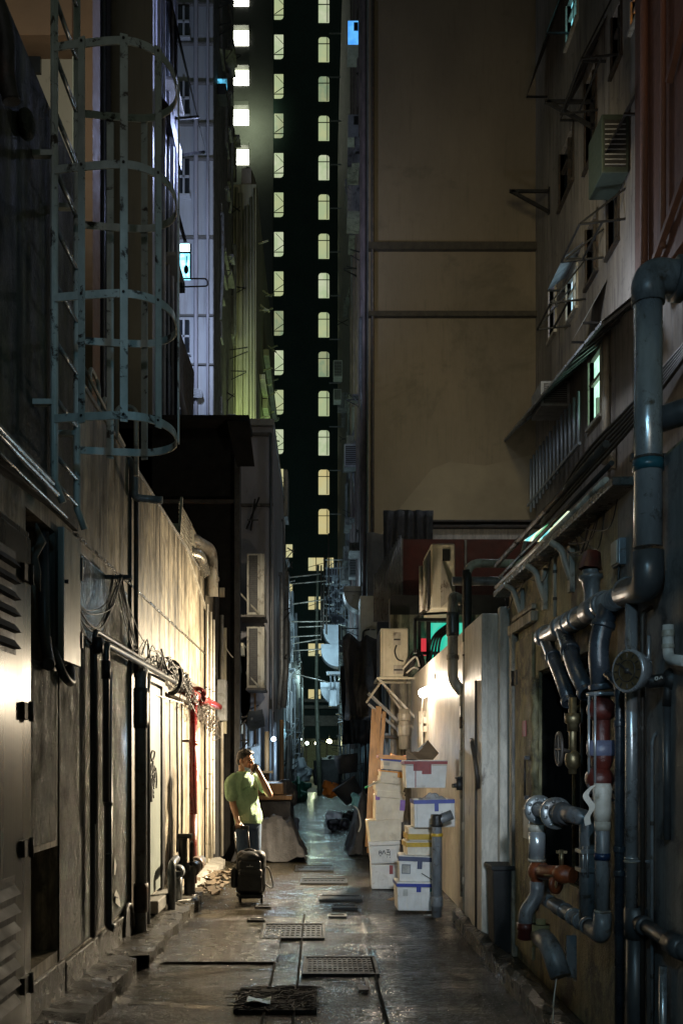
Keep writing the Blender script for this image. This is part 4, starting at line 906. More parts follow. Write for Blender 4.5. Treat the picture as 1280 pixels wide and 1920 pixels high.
solo('downpipe', 'pale pipe down the tenement right of the green lit window', 'pipe', MB().tube([(5.9,F*5.9/535,px_z(600,19.3)),(5.9,F*5.9/535,px_z(870,19.3))],.08), pvc_pale)
solo('downpipe', 'short pale pipe stub under the tenement pipe', 'pipe', MB().tube([(5.9,F*5.9/547,px_z(820,18.9)),(5.9,F*5.9/547,px_z(880,18.9))],.08), pvc_pale)
cb = thing('cable_bundle', 'thick dark cables running along the foot of the tenement', 'cable', (5.5,18,5))
mb=MB()
for i in range(6): mb.tube(spline([(5.7+.05*i,14.5,7.9+.1*i),(5.7,17,7.7+.08*i),(5.6,20,7.55+.1*i),(5.7,24,7.6)]),.035,6)
part('cables', mb, cablem, cb)
# lower roof annex with the colourful lit canopy
an = thing('roof_annex', 'dark annex wall behind the lit canopy', 'building', (3,10,3))
part('wall', MB().box(3.4, 5.9, 8.5, 19, 0, 4.3), pmat('ochre grey render',(.13,.11,.08),(.08,.07,.05),2,rough=(.6,.9),spots=(.04,.035,.03)), an)
part('roof', MB().box(3.35, 5.95, 8.4, 19.1, 4.3, 4.36), darkm, an)
cn = thing('lit_canopy', 'small translucent canopy glowing white, green and yellow above the ledge', 'canopy', P(1050,985,10.5))
m_, nt, b = newmat('canopy glow')
g = N(nt,'ShaderNodeTexCoord'); mp = N(nt,'ShaderNodeMapping'); mp.inputs['Rotation'].default_value=(0,0,.5); nt.links.new(g.outputs['Object'],mp.inputs[0])
wv = N(nt,'ShaderNodeTexWave'); wv.inputs['Scale'].default_value=1.3; wv.inputs['Distortion'].default_value=1.5; nt.links.new(mp.outputs[0],wv.inputs[0])
cr = N(nt,'ShaderNodeValToRGB'); nt.links.new(wv.outputs['Fac'],cr.inputs[0]); e=cr.color_ramp.elements
e[0].color=(.03,.30,.10,1); e[1].color=(.08,.55,.60,1); 
for p_,c_ in ((.3,(.85,.95,.85)),(.55,(.75,.45,.03)),(.7,(.55,.95,.8))):
    q=e.new(p_); q.color=(*c_,1)
nt.links.new(cr.outputs[0],b.inputs['Emission Color']); b.inputs['Emission Strength'].default_value=1.3
part('sheet', MB().add([P(980,1014,9.0),P(1040,1018,8.2),P(1110,960,7.9),P(1062,958,9.2)],[(0,1,2,3),(3,2,1,0)]), m_, cn)
part('tube_light', MB().cyl(P(1058,1022,8.0),P(1098,980,7.8),.014), emat('cyan tube', (.3,.9,1), 5), cn)
part('frame', MB().bar(P(980,1016,8.98),P(1062,957,9.18),.02).bar(P(1040,1020,8.18),P(1110,961,7.88),.02), blackm, cn)
part('post', MB().bar(P(973,1062,9.6),P(988,1000,9.6),.05,.03).bar(P(1008,1050,9.4),P(1008,1010,9.6),.03), pvc_grey, cn)
rd = thing('steel_rod', 'shiny diagonal rod leaning left of the lit canopy', 'rod', P(935,1056,9.2)); part('rod', MB().cyl(P(934,1056,9.2),P(986,998,9.2),.014), zinc, rd)
tr = thing('teal_window', 'teal and red lit window behind the pipes above the lamp wall', 'window', P(830,1200,15.8))
part('pane', MB().box(px_x(800,15.8),px_x(880,15.8),15.8,15.85,px_z(1260,15.8),px_z(1168,15.8)), emat('teal lit pane', (.02,.62,.42), .8), tr)
part('pane', MB().box(px_x(786,15.78),px_x(799,15.78),15.74,15.79,px_z(1230,15.8),px_z(1198,15.8)), emat('red lit pane', (.75,.04,.06), .7), tr)
mb=MB().bar(P(782,1225,15.6),P(850,1225,15.6),.05).bar(P(803,1260,15.6),P(803,1165,15.6),.07).bar(P(786,1260,15.6),P(786,1165,15.6),.05)
for k in range(4): mb.tube(spline([P(800+k*7,1240-k*3,15.5),P(812+k*5,1195,15.4),P(840+k*3,1170+k*4,15.5)]),.02,6)
part('frame', mb, blackm, tr)
def pipe(name, label, cat, pts, r, mt, collars=(), cmt=None, cr=1.18, cl=.03, group=None, bend=.1, n=16, elbows=True):
    """pipe run: fillet bends; collars = list of (point, axis) or (point, axis, material)"""
    t = thing(name, label, cat, pts[0], group)
    part('pipe', MB().tube(fillet(pts, bend), r, n), mt, t)
    for c in collars:
        p, ax = c[0], V(c[1]).normalized(); m2 = c[2] if len(c) > 2 else (cmt or mt); k = c[3] if len(c) > 3 else cl
        part('collar', MB().lathe(V(p)-ax*k/2, ax, [(0, r*.98), (0, r*cr), (k*.15, r*(cr+.03)), (k*.85, r*(cr+.03)), (k, r*cr), (k, r*.98)], n), m2, t)
    return t
# ---------------------------------------------------------------- steel cabinet at the near left
louv = pmat('grey louvre paint', (.05,.05,.046), (.035,.035,.032), 9, rough=(.6,.8), bump=.1)
cab = thing('steel_cabinet', 'tall brushed steel cabinet with louvred door at the left edge', 'cabinet', (-1.75, 4.6, 0))
part('body', MB().box(-1.95, -1.625, 3.6, 5.22, .05, 2.87), steel, cab, bevel=.008)
dr = part('door', MB().box(-1.625, -1.600, 3.6, 5.17, .12, 2.82), steel, cab, bevel=.006)
for (z0, n_, st) in ((2.18, 6, .085), (.33, 7, .095)):
    mb = MB(); mk = MB(); mk.box(-1.602, -1.597, 3.8, 4.90, z0-.03, z0+n_*st)
    for i in range(n_):
        z = z0+i*st; mb.add([(-1.596,3.82,z+.045),(-1.596,4.88,z+.045),(-1.560,4.88,z),(-1.560,3.82,z),(-1.596,3.82,z-.004),(-1.596,4.88,z-.004)], [(0,1,2,3),(3,2,5,4),(1,5,2),(0,3,4)])
    part('louvre_recess', mk, blackm, dr); part('louvres', mb, louv, dr)
for py in (1072, 1333, 1592, 1850):
    q = QX(40, py, -1.6)
    part('hinge', MB().box(-1.6,-1.575,q.y-.02,q.y+.10,q.z-.045,q.z+.045).cyl((-1.572,q.y+.08,q.z-.055),(-1.572,q.y+.08,q.z+.055),.014), darkm, cab)
# open panel and hose in the dark opening
op = thing('hatch_panel', 'grey hatch panel hanging open beside the dark opening with the black hose', 'panel', (-1.6, 6.0, 2.1))
part('panel', MB().box(-1.64, -1.60, 5.83, 6.24, 2.22, 3.06), pmat('grey painted panel', (.30,.31,.28), (.22,.23,.2), 6, (1,1,.3), (.3,.5), 0, .1, 40, streak=(.14,.14,.11)), op, bevel=.005)
part('knob', MB().lathe((-1.6,5.86,2.72),(1,0,0),[(0,.012),(.02,.014),(.022,0)]), blackm, op)
part('hinge', MB().box(-1.645,-1.59,6.24,6.27,2.35,2.45).box(-1.645,-1.59,6.24,6.27,2.8,2.95), blackm, op)
pipe('black_hose', 'thick black hose bending down out of the dark wall opening', 'hose', [(-1.70,5.73,3.0),(-1.69,5.73,2.35),(-1.63,5.62,2.18),(-1.60,5.5,2.16)], .035, pvc_dark, bend=.12)
pipe('black_hose', 'short black hose loop under the grey hatch panel', 'hose', [(-1.66,5.78,2.3),(-1.60,5.82,2.12),(-1.58,5.95,2.08),(-1.62,6.05,2.2)], .028, pvc_dark, bend=.1)
solo('torn_rag', 'torn pale rag hanging in the dark opening beside the cabinet', 'rag', MB().tube(spline([(-1.68,5.52,3.0),(-1.66,5.55,2.9),(-1.68,5.5,2.78),(-1.66,5.56,2.66)]), [.004]+[.02]*9+[.03]*5+[.02,.012,.006,.003], 8) if False else MB().tube([(-1.68,5.52,3.0),(-1.66,5.56,2.9),(-1.68,5.5,2.80),(-1.67,5.48,2.7),(-1.66,5.53,2.6)], [.006,.03,.018,.035,.006], 8), pmat('old rag',(.16,.15,.13),rough=(.7,.9)))
# canopy above
cp = thing('canopy', 'dark metal canopy over the steel cabinet with a wet shiny edge', 'canopy', (-1.5,4,2.85))
part('sheet', MB().add([(-1.30,3.0,2.83),(-1.30,4.76,2.83),(-1.63,4.80,3.06),(-1.63,3.0,3.06),(-1.30,3.0,2.85),(-1.30,4.76,2.85),(-1.63,4.80,3.08),(-1.63,3.0,3.08)], [(0,1,2,3),(4,7,6,5),(0,4,5,1),(1,5,6,2),(3,2,6,7)]), darkm, cp)
part('edge_trim', MB().cyl((-1.295,3.0,2.84),(-1.295,4.77,2.84),.007,8), zinc, cp)
for i,(x,z,r,lab) in enumerate([(-1.45,3.10,.018,'upper'),(-1.42,3.04,.014,'lower')]):
    solo('conduit', lab+' of the two shiny conduits lying above the canopy', 'pipe', MB().cyl((x,3.2,z),(x,5.05,z),r), zinc, 'conduits above the canopy')
# ---------------------------------------------------------------- caged ladder
ld = thing('caged_ladder', 'weathered pale caged ladder fixed to the mossy wall', 'ladder', (-1.5, 5.5, 3.1))
for y, z0 in ((5.27, 3.08), (5.76, 3.05)):
    part('stile', MB().tube([(-1.46,y+.03,z0-.02),(-1.50,y,z0+.10),(-1.50,y,6.4)], .022, 10).ribbon([(-1.50,y,z0+.12),(-1.50,y,6.4)], .055, .012, (0,1,0)), ladpaint, ld)
rz = [2.93+.3235*k for k in range(11)]
for z in rz: part('rung', MB().cyl((-1.50,5.27,z+.4),(-1.50,5.76,z+.4),.014,10), zinc, ld)
part('rung', MB().cyl((-1.50,5.27,3.17),(-1.50,5.76,3.17),.014,10), zinc, ld)
part('wall_tie', MB().box(-1.62,-1.5,5.24,5.28,5.0,5.03).box(-1.62,-1.5,5.74,5.78,5.0,5.03).box(-1.62,-1.5,5.24,5.28,3.6,3.63).box(-1.62,-1.5,5.74,5.78,3.6,3.63), ladpaint, ld)
hp = [(-1.5,5.25),(-1.33,5.22),(-1.09,5.20),(-.95,5.26),(-.875,5.38),(-.855,5.52),(-.88,5.68),(-.96,5.78),(-1.09,5.83),(-1.31,5.81),(-1.5,5.78)]
hz = [5.61, 4.92, 4.20, 3.52]
for z in hz:
    part('hoop', MB().ribbon([V((q.x,q.y,z)) for q in spline([V((a,b_,0)) for a,b_ in hp], 6)], .045, .008), ladpaint, ld)
for (x,y) in ((-1.33,5.205),(-1.09,5.185),(-.915,5.28),(-.84,5.54),(-1.10,5.845),(-1.31,5.825)):
    d = (V((x,y,0))-V((-1.2,5.52,0))).normalized(); tdir = V((-d.y,d.x,0))
    part('cage_bar', MB().bar((x,y,3.48),(x,y,5.635),.008,.042,up=(tdir.x,tdir.y,0)), ladpaint, ld)
mb = MB()
for (x,y) in ((-1.33,5.195),(-1.09,5.175),(-.915,5.27)):
    for z in hz: mb.ell((x,y,z),(.008,.006,.008),None,8,6)
part('bolts', mb, darkm, ld)
# roof handrail and goosenecks on the low wall
hr = thing('roof_handrail', 'bent pale handrails and pipe necks on the wall top behind the ladder', 'handrail', (-1.6,7.2,4.2))
mb = MB()
for (y,z,l) in ((6.55,4.62,.25),(7.1,4.6,.28),(7.55,4.55,.3)):
    mb.tube(fillet([(-1.75,y,4.2),(-1.75,y,z),(-1.75,y+l,z-.02),(-1.75,y+l,4.2)],.08),.016,8)
mb.tube(fillet([(-1.68,7.7,4.2),(-1.68,7.7,4.52),(-1.52,7.72,4.52),(-1.52,7.72,3.95)],.1),.02,8)
mb.tube([(-1.70,6.4,4.45),(-1.70,8.1,4.33)],.014,8)
part('rails', mb, pvc_pale, hr)
# twisted wire and cable hanging at the wall top
# ---------------------------------------------------------------- bracket with drooping cables
cbk = thing('cable_bracket', 'black wall bracket with a bundle of drooping cables', 'bracket', QX(200,1080,-1.64))
q0 = V((-1.52, 7.15, 3.0))
part('arm', MB().box(-1.65,-1.44,7.13,7.17,2.985,3.015), blackm, cbk)
mb = MB()
rq = random.Random(21)
for i in range(9):
    a = QX(139, 1122+rq.uniform(0,26), -1.63); b_ = V((-1.60+rq.uniform(0,.1), 7.14, 3.02+rq.uniform(-.02,.02))); s_ = rq.uniform(.16,.40); u_ = rq.uniform(.25,.6)
    mb.tube(spline([a, a*.7+b_*.3-V((0,0,s_*.8)), a*(1-u_-.2)+b_*(u_+.2)-V((0,0,s_)), a*.12+b_*.88-V((0,0,s_*.35)), b_],6), .0045, 6)
for i in range(7):
    b_ = V((-1.58+rq.uniform(0,.07),7.15,3.0)); c = QX(246+rq.uniform(0,30), 1190+rq.uniform(0,50), -1.61); k_ = rq.uniform(.02,.28)
    mb.tube(spline([b_, b_*.6+c*.4-V((-.02,0,.06+k_)), b_*.25+c*.75-V((0,0,.04+k_*.6)), c],6), .0045, 6)
part('cables', mb, cablem, cbk)
# ---------------------------------------------------------------- horizontal pipes + tangle on left wall
X = -1.58
def YW(px, X=X): return F*X/(px-600)
yA, yB, yC = YW(178), YW(320), YW(408)
zA = QX(180,1184,X).z
hpn = thing('conduit_run', 'pair of dark horizontal conduits along the left wall, bent down at the near end', 'pipe', (X,yA,zA))
part('pipe', MB().tube(fillet([(X,yA,1.15),(X,yA,zA),(X,yB+.3,zA-.02)],.06),.018,10), pvc_dark, hpn)
part('pipe', MB().tube(fillet([(X+.05,yA+.12,1.3),(X+.05,yA+.12,zA-.08),(X+.05,yB,zA-.08)],.06),.026,12), pvc_dark, hpn)
part('coupling', MB().cyl((X+.02,yA,zA-.16),(X+.02,yA,zA-.05),.04).cyl((X+.05,yA+.12,zA-.33),(X+.05,yA+.12,zA-.2),.034), blackm, hpn)
pipe('downpipe', 'slim black pipe on the left wall nearest the steel cabinet', 'pipe', [(-1.60,YW(179),zA-.1),(-1.60,YW(179),.35)], .020, pvc_dark, group='black pipes on the left wall')
pipe('downpipe', 'thicker black pipe ending in a rounded cap above the kerb', 'pipe', [(-1.58,YW(203,-1.58),zA-.25),(-1.58,YW(203,-1.58),.36),(-1.53,YW(203,-1.58),.34)], .030, pvc_dark, [((-1.58,YW(203,-1.58),1.27),(0,0,1)),((-1.58,YW(203,-1.58),.9),(0,0,1),zinc,.012)], group='black pipes on the left wall', bend=.03)
pipe('vent_pipe', 'fat grey pipe joined to a black top, standing before the grey door', 'pipe', [(-1.56,YW(264,-1.56),.03),(-1.56,YW(264,-1.56),2.34),(-1.58,YW(272,-1.56),2.42)], .055, pvc_grey, [((-1.56,YW(264,-1.56),2.05),(0,0,1),pvc_dark,.35),((-1.56,YW(264,-1.56),.4),(0,0,1),darkm,.25)], bend=.05)
pipe('downpipe', 'dark pipe close behind the fat grey pipe', 'pipe', [(-1.57,YW(277,-1.57),.1),(-1.57,YW(277,-1.57),2.3),(-1.6,YW(285,-1.57),2.38)], .024, pvc_dark)
# tangled wires
def tangle(label, pts, n, spread, r=.005, mt=cablem, seed=3):
    rr = random.Random(seed); mb = MB()
    for i in range(n):
        ph = rr.uniform(0,6); k = []
        i0 = rr.randint(0, max(0,len(pts)-3)); i1 = rr.randint(i0+2, len(pts))
        for j, p in enumerate(pts[i0:i1]):
            k.append(V(p)+V((rr.uniform(0,spread), rr.uniform(-spread,spread), rr.uniform(-spread,spread)*1.3)))
        mb.tube(spline(k,5), r*rr.uniform(.7,1.6), 6)
    return solo('tangled_cables', label, 'cable', mb, mt)
base = [V((-1.56, YW(250)+.24*i, zA+.08-.01*i)) for i in range(14)]
tangle('thick tangle of wires lying on the horizontal conduits', base, 34, .085, .006)
base2 = [V((-1.56, YW(315)+.27*i, zA-.05-.03*i)) for i in range(16)]
tangle('looping tangle of brown wires above the red pipe', base2, 30, .13, .005, darkm, 5)
mb = MB()
mb.tube([(-1.52,YW(316)-.02+.03*math.sin(a),zA-.12+.16*math.cos(a)) if False else (-1.56+.10*math.sin(a), YW(318), zA-.04+.17*math.cos(a)) for a in [i*.35 for i in range(10)]], .022, 8)
solo('hose_loop', 'black hose loop clamping the conduits on the left wall', 'hose', mb, rubber)
tr_ = thing('cable_tray', 'rusty tray rail carrying wires along the lit left wall', 'cable tray', (-1.6,YW(330),zA))
part('rail', MB().box(-1.64,-1.60,YW(322),YW(395),zA+.02,zA+.07).box(-1.62,-1.55,YW(322),YW(395),zA-.22,zA-.18), darkm, tr_)
part('ties', MB().box(-1.64,-1.6,YW(380),YW(382),zA-.4,zA+.07).bar((-1.62,YW(300),2.30-.06),(-1.5,YW(340)-.4,2.30-.08),.012), darkm, tr_)
for i,(px,x,z0,lab) in enumerate([(318,-1.62,.15,'thin black wire on the door panel, nearer of two'),(332,-1.62,.55,'thick black cable running down to the valves'),(341,-1.62,.55,'thin black wire just left of the red pipe')]):
    y=YW(px,x); solo('wall_cable', lab, 'cable', MB().tube(spline([(x,y,z0),(x+.01,y-.02,1.2),(x,y,1.8),(x,y,2.25)]), .007+.006*(i==1), 8), cablem, 'cables on the lit wall')
# ---------------------------------------------------------------- grey door with graffiti
gd = thing('metal_door', 'grey green metal door with black scribbled graffiti in a dark frame', 'door', (-1.62,9,.2))
dm = pmat('grey green door paint', (.27,.30,.27), (.22,.245,.22), 4, (1,1,.3), (.3,.5), 0, .08, 40, spots=(.10,.08,.06), spotamt=(.66,.8))
y0, y1 = YW(277,-1.62), YW(302,-1.62)
part('leaf', MB().box(-1.65,-1.62,y0,y1-.04,.30,2.32), dm, gd, bevel=.006)
part('frame', MB().box(-1.66,-1.60,y1-.03,y1+.12,.28,2.42).box(-1.66,-1.60,y0-.1,y1,2.34,2.42), blackm, gd, bevel=.005)
part('threshold', MB().box(-1.66,-1.52,y0,y1+.1,.15,.27), conc, gd, bevel=.01)
mb = MB(); xg = -1.612
def scr(pts, r=.007): mb.tube(spline([QX(a,b_,xg) for a,b_ in pts],6), r, 6)
scr([(286,1408),(283,1417),(285,1427),(289,1420),(290,1410),(286,1408)]); scr([(287,1427),(286,1440),(282,1450)])
scr([(284,1432),(282,1450),(283,1475),(285,1460)]); scr([(287,1436),(286,1470),(284,1482)]); scr([(289,1436),(290,1458),(288,1480)]); scr([(292,1440),(294,1462),(293,1478)])
scr([(282,1484),(286,1480),(288,1488)]); scr([(283,1492),(287,1490),(288,1497)]); scr([(283,1455),(291,1446)]); scr([(291,1466),(287,1458)])
part('graffiti', mb, inkm, gd)
part('handle', MB().box(-1.62,-1.59,y0+.05,y0+.1,1.2,1.35), blackm, gd)
# paper scrap
pf = thing('torn_poster', 'torn scrap of pale poster stuck low on the left wall', 'poster', QX(218,1660,-1.64))
part('paper', MB().add([QX(215,1607,-1.63),QX(219,1622,-1.63),QX(216,1642,-1.63),QX(214,1640,-1.63)],[(0,1,2,3),(3,2,1,0)]).add([QX(214,1680,-1.63),QX(218,1668,-1.63),QX(223,1680,-1.63),QX(226,1702,-1.63),QX(217,1694,-1.63)],[(0,1,2,3,4),(4,3,2,1,0)]), paper, pf)
part('print', MB().bar(QX(216,1682,-1.625),QX(216,1692,-1.625),.008).bar(QX(216,1682,-1.625),QX(220,1684,-1.625),.008), inkm, pf)
# arched drain hole
dh = thing('drain_arch', 'black arched drain hole with a crumbling rim at the foot of the left wall', 'drain', (-1.6,YW(240,-1.6),0))
yy = YW(241,-1.61)
part('rim', MB().tube([(-1.61, yy+.19*math.cos(a), .14+.24*math.sin(a)) for a in [math.pi*i/16 for i in range(17)]], .02, 8), conc_dark, dh)
part('hole', MB().add([(-1.612, yy+.18*math.cos(a), .14+.23*math.sin(a)) for a in [math.pi*i/16 for i in range(17)]]+[(-1.612,yy-.18,0),(-1.612,yy+.18,0)],[tuple(range(19))]), rubber, dh)
# ---------------------------------------------------------------- red fire pipe
yr = YW(362,-1.52)
rp = thing('fire_pipe', 'bright red fire main with elbow, flange and wall brackets on the left wall', 'pipe', (-1.52,yr,.3))
zr = 1.6+(1425-1303)*yr/F
part('riser', MB().cyl((-1.52,yr,.95),(-1.52,yr,zr-.05),.048), redp, rp)
part('riser', MB().cyl((-1.52,yr,.12),(-1.52,yr,.95),.047), redd, rp, 'dark lower length of the red riser')
part('elbow', MB().tube(fillet([(-1.52,yr,zr-.09),(-1.52,yr,zr),(-1.52,yr+.3,zr)],.08),.062), redp, rp)
part('pipe', MB().cyl((-1.52,yr+.2,zr),(-1.50,yr+2.6,zr),.055).cyl((-1.52,yr-.03,zr),(-1.63,yr-.35,zr+.05),.05), redp, rp)
mbf = MB().lathe((-1.52,yr+.30,zr),(0,1,0),[(0,.05),(0,.125),(.035,.125),(.035,.05)])
for i in range(8): a=i*math.pi/4; mbf.ell((-1.52+.1*math.cos(a),yr+.29,zr+.1*math.sin(a)),(.014,.014,.014),None,8,6)
part('flange', mbf, redp, rp)
part('collar', MB().lathe((-1.52,yr,zr-.10),(0,0,-1),[(0,.05),(0,.056),(.03,.056),(.03,.05)]).lathe((-1.52,yr,1.83),(0,0,-1),[(0,.05),(0,.054),(.06,.054),(.06,.05)]), redp, rp)
part('bracket', MB().box(-1.65,-1.53,yr-.02,yr+.02,1.81,1.84), redd, rp)
sg = thing('bill', 'faded red and white bill pasted right of the red riser', 'poster', QX(371,1440,-1.62)); part('paper', MB().box(-1.62,-1.615,YW(366,-1.6),YW(373,-1.6),1.32,1.68), paper, sg); part('print', MB().box(-1.614,-1.612,YW(367,-1.6),YW(372,-1.6),1.40,1.46).box(-1.614,-1.612,YW(367,-1.6),YW(370,-1.6),1.52,1.62), tape_red, sg)
# white pipes and the top duct
for i,(px,r,lab,mt_) in enumerate([(388,.018,'nearest of the pale vertical pipes at the end of the plaster wall',whitep),(394,.028,'middle pale vertical pipe at the end of the plaster wall',pvc_pale),(400,.022,'farthest pale vertical pipe at the end of the plaster wall',whitep)]):
    y=YW(px,-1.56); zt=3.75-.05*i
    pipe('downpipe', lab, 'pipe', [(-1.56,y,.18+.02*i),(-1.56,y,zt)], r, mt_, [((-1.56,y,1.2+.2*i),(0,0,1),darkm,.015),((-1.56,y,2.6),(0,0,1),darkm,.015)], group='pale pipes at the end of the plaster wall')
yd = YW(398,-1.55)
pipe('duct', 'fat pale duct bending over the top of the plaster wall', 'duct', [(-1.85,yd-1.0,4.62),(-1.55,yd-.1,4.60),(-1.55,yd,3.95)], .085, pvc_pale, [((-1.55,yd,4.2),(0,0,1),pvc_pale,.05),((-1.72,yd-.55,4.61),(.3,.9,0),pvc_pale,.04)], bend=.16)
pipe('duct', 'shorter foil duct stub under the fat pale duct', 'duct', [(-1.85,yd-1.1,4.36),(-1.62,yd-.9,4.36),(-1.60,yd-.5,4.2)], .08, pmat('foil duct',(.5,.48,.42),(.3,.28,.24),20,rough=(.2,.4),metal=.7,bump=.6,bscale=25), bend=.12)
ac_t = thing('air_conditioner', 'beige louvred unit on top of the plaster wall', 'air conditioner', P(345,1015,12.6), 'wall top units')
x,y,z = P(345,1012,12.6)
part('casing', MB().box(-1.98,-1.70,12.3,12.9,4.22,4.72), ivory, ac_t, bevel=.01)
mb=MB()
for i in range(9): mb.box(-1.70,-1.685,11.2,12.3,4.24+i*.055,4.265+i*.055)
part('louvre_frame', mb, pvc_pale, ac_t); part('stay', MB().bar((-1.66,11.0,4.3),(-1.62,13.9,3.6),.03).bar((-1.66,11.0,4.25),(-1.66,11.2,4.75),.03), pvc_pale, ac_t)
# ---------------------------------------------------------------- valves at the foot of the wall
vy = YW(335,-1.5)
va = thing('valve_cluster', 'dark valves and fat couplings low on the left wall under the black cable', 'valve', (-1.5,vy,.1))
part('pipe', MB().tube(fillet([(-1.48,YW(318,-1.5),.05),(-1.48,YW(318,-1.5),.56),(-1.48,YW(318,-1.5)+.3,.58)],.06),.04).tube(fillet([(-1.44,YW(352,-1.46),.02),(-1.44,YW(352,-1.46),.36),(-1.44,YW(352,-1.46)+1.0,.38)],.1),.062), pvc_dark, va)
yv=YW(352,-1.46)
part('coupling', MB().lathe((-1.44,yv+.12,.37),(0,1,0),[(0,.06),(0,.085),(.06,.09),(.07,.075),(.14,.09),(.2,.09),(.2,.06)]).lathe((-1.44,yv+.45,.38),(0,1,0),[(0,.06),(0,.09),(.2,.09),(.2,.06)]).lathe((-1.44,yv,.02),(0,0,1),[(0,.08),(.1,.08),(.1,.065)]), pmat('brown grey coupling',(.12,.09,.07),(.07,.055,.045),12,rough=(.25,.4),bump=.2), va)
part('valve_body', MB().cyl((-1.5,yv-.1,.3),(-1.5,yv-.1,.74),.05).ell((-1.5,yv-.1,.42),(.08,.08,.07)), blackm, va)
part('handle', MB().box(-1.56,-1.40,yv-.13,yv-.07,.74,.79).tube(fillet([(-1.44,yv+.1,.42),(-1.44,yv+.1,.68),(-1.44,yv+.22,.68),(-1.44,yv+.22,.42)],.05),.012,8), blackm, va)
part('coupling', MB().lathe((-1.50,YW(328,-1.5)+.1,.42),(0,1,0),[(0,.05),(0,.07),(.15,.07),(.16,.05)]).cyl((-1.5,YW(328,-1.5)+.2,.05),(-1.5,YW(328,-1.5)+.2,.42),.045), pvc_grey, va)
solo('rubble', 'crumpled leaves and debris at the foot of the wall behind the suitcase', 'debris', (lambda m: [m.obox((-1.38+R.uniform(-.18,.2),11.6+R.uniform(-.9,1.2),.03+R.uniform(0,.06)),(R.uniform(.01,.07),R.uniform(.01,.07),.006),Matrix.Rotation(R.uniform(-.6,.6),3,'X')@Matrix.Rotation(R.uniform(0,3),3,'Z')) for _ in range(110)] and m)(MB()), pmat('dry leaves',(.10,.07,.04),(.05,.038,.025),20,rough=(.6,.9)))

# ================================================================ RIGHT: condenser units, lamp, pipes
a1 = thing('air_conditioner', 'ivory condenser on the bracket over the tube lamp wall', 'air conditioner', (1.22,15.2,2.95), 'ivory condensers on the right')
Y=14.9; x0,x1 = px_x(713,Y),px_x(765,Y); z0,z1 = px_z(1270,Y),px_z(1178,Y)
part('casing', MB().box(x0,x1,Y,Y+.85,z0,z1), ivory, a1, bevel=.02)
part('seam', MB().box(x0+.03,x0+.036,Y-.004,Y+.002,z0+.02,z1-.02), darkm, a1)
part('handle_recess', MB().box(px_x(737,Y),px_x(751,Y),Y-.012,Y,px_z(1210,Y),px_z(1186,Y)).box(px_x(737,Y),px_x(756,Y),Y-.02,Y,px_z(1264,Y),px_z(1248,Y)), pvc_pale, a1, bevel=.004)
part('slots', MB().box(px_x(738,Y),px_x(750,Y),Y-.016,Y-.012,px_z(1201,Y),px_z(1198,Y)).box(px_x(738,Y),px_x(755,Y),Y-.025,Y-.018,px_z(1258,Y),px_z(1255,Y)), blackm, a1)
part('hose', MB().tube(spline([P(743,1210,Y-.03),P(740,1222,Y-.03),P(745,1236,Y-.03),P(756,1240,Y-.04)]),.013,8), cablem, a1)
part('grille', MB().box(x0-.012,x0,Y+.08,Y+.78,z0+.05,z1-.05), grille, a1)
br = thing('wall_bracket', 'angle iron bracket with long struts carrying the ivory condenser', 'bracket', (1.3,15,2.5))
part('shelf', MB().box(px_x(706,Y),px_x(800,Y),Y-.03,Y+.0,z0-.035,z0-.004).box(px_x(706,Y),px_x(800,Y),Y+.8,Y+.84,z0-.035,z0-.004).box(px_x(706,Y),px_x(710,Y),Y,Y+.8,z0-.035,z0-.004), ivory, br)
part('strut', MB().bar(P(710,1274,Y),P(784,1352,Y-.05),.035).bar(P(714,1276,Y+.3),P(776,1368,Y+.2),.03).bar(P(686,1318,Y-.1),P(716,1276,Y),.03), pvc_pale, br)
part('panel', MB().bar(P(690,1300,Y+.5),P(755,1362,Y+.5),.12,.05).bar(P(690,1320,Y+.6),P(748,1372,Y+.6),.1,.04), acgrey, br)
mb=MB(); rr=random.Random(4)
for i in range(12):
    mb.tube(spline([P(760+rr.uniform(-4,4),1268,14.7),P(772+rr.uniform(-8,8),1240+rr.uniform(-8,8),14.6),P(785+rr.uniform(-6,8),1225+rr.uniform(-8,12),14.7),P(790+rr.uniform(0,8),1265,14.9)],6),.014,6)
solo('tangled_cables','knot of insulated hoses beside the ivory condenser','cable',mb,cablem)
solo('wrapped_hose','pale tape wrapped hoses within the knot beside the condenser','hose',MB().tube(spline([P(755,1255,14.6),P(768,1240,14.55),P(780,1232,14.55),P(786,1250,14.6)]),.016,8).tube(spline([P(762,1262,14.6),P(775,1252,14.55),P(784,1255,14.6)]),.014,8),whitep)
a2 = thing('air_conditioner', 'taller ivory condenser higher up before the red hoarding', 'air conditioner', (1.6,13,3.6), 'ivory condensers on the right')
Y=13.2; x0,x1 = px_x(808,Y),px_x(853,Y); z0,z1=px_z(1142,Y),px_z(1019,Y)
part('casing', MB().box(x0,x1,Y,Y+.95,z0,z1), ivory, a2, bevel=.02)
part('grille', MB().box(x0-.012,x0,Y+.08,Y+.85,z0+.08,z1-.08), grille, a2)
part('slot', MB().box(px_x(829,Y),px_x(843,Y),Y-.01,Y,px_z(1052,Y),px_z(1030,Y)), blackm, a2)
part('plate', MB().add([P(826,1140,Y-.06),P(850,1118,Y-.06),P(828,1050,Y-.02),P(826,1060,Y-.02)],[(0,1,2,3),(3,2,1,0)]), pvc_pale, a2)
part('side_pipe', MB().cyl(P(797,1145,Y-.1),P(797,1052,Y-.1),.03).cyl(P(790,1150,Y),P(789,1062,Y),.03), pvc_pale, a2)
pf2 = thing('steel_platform', 'black steel platform frame under the taller ivory condenser', 'platform', (1.4,13,3.5))
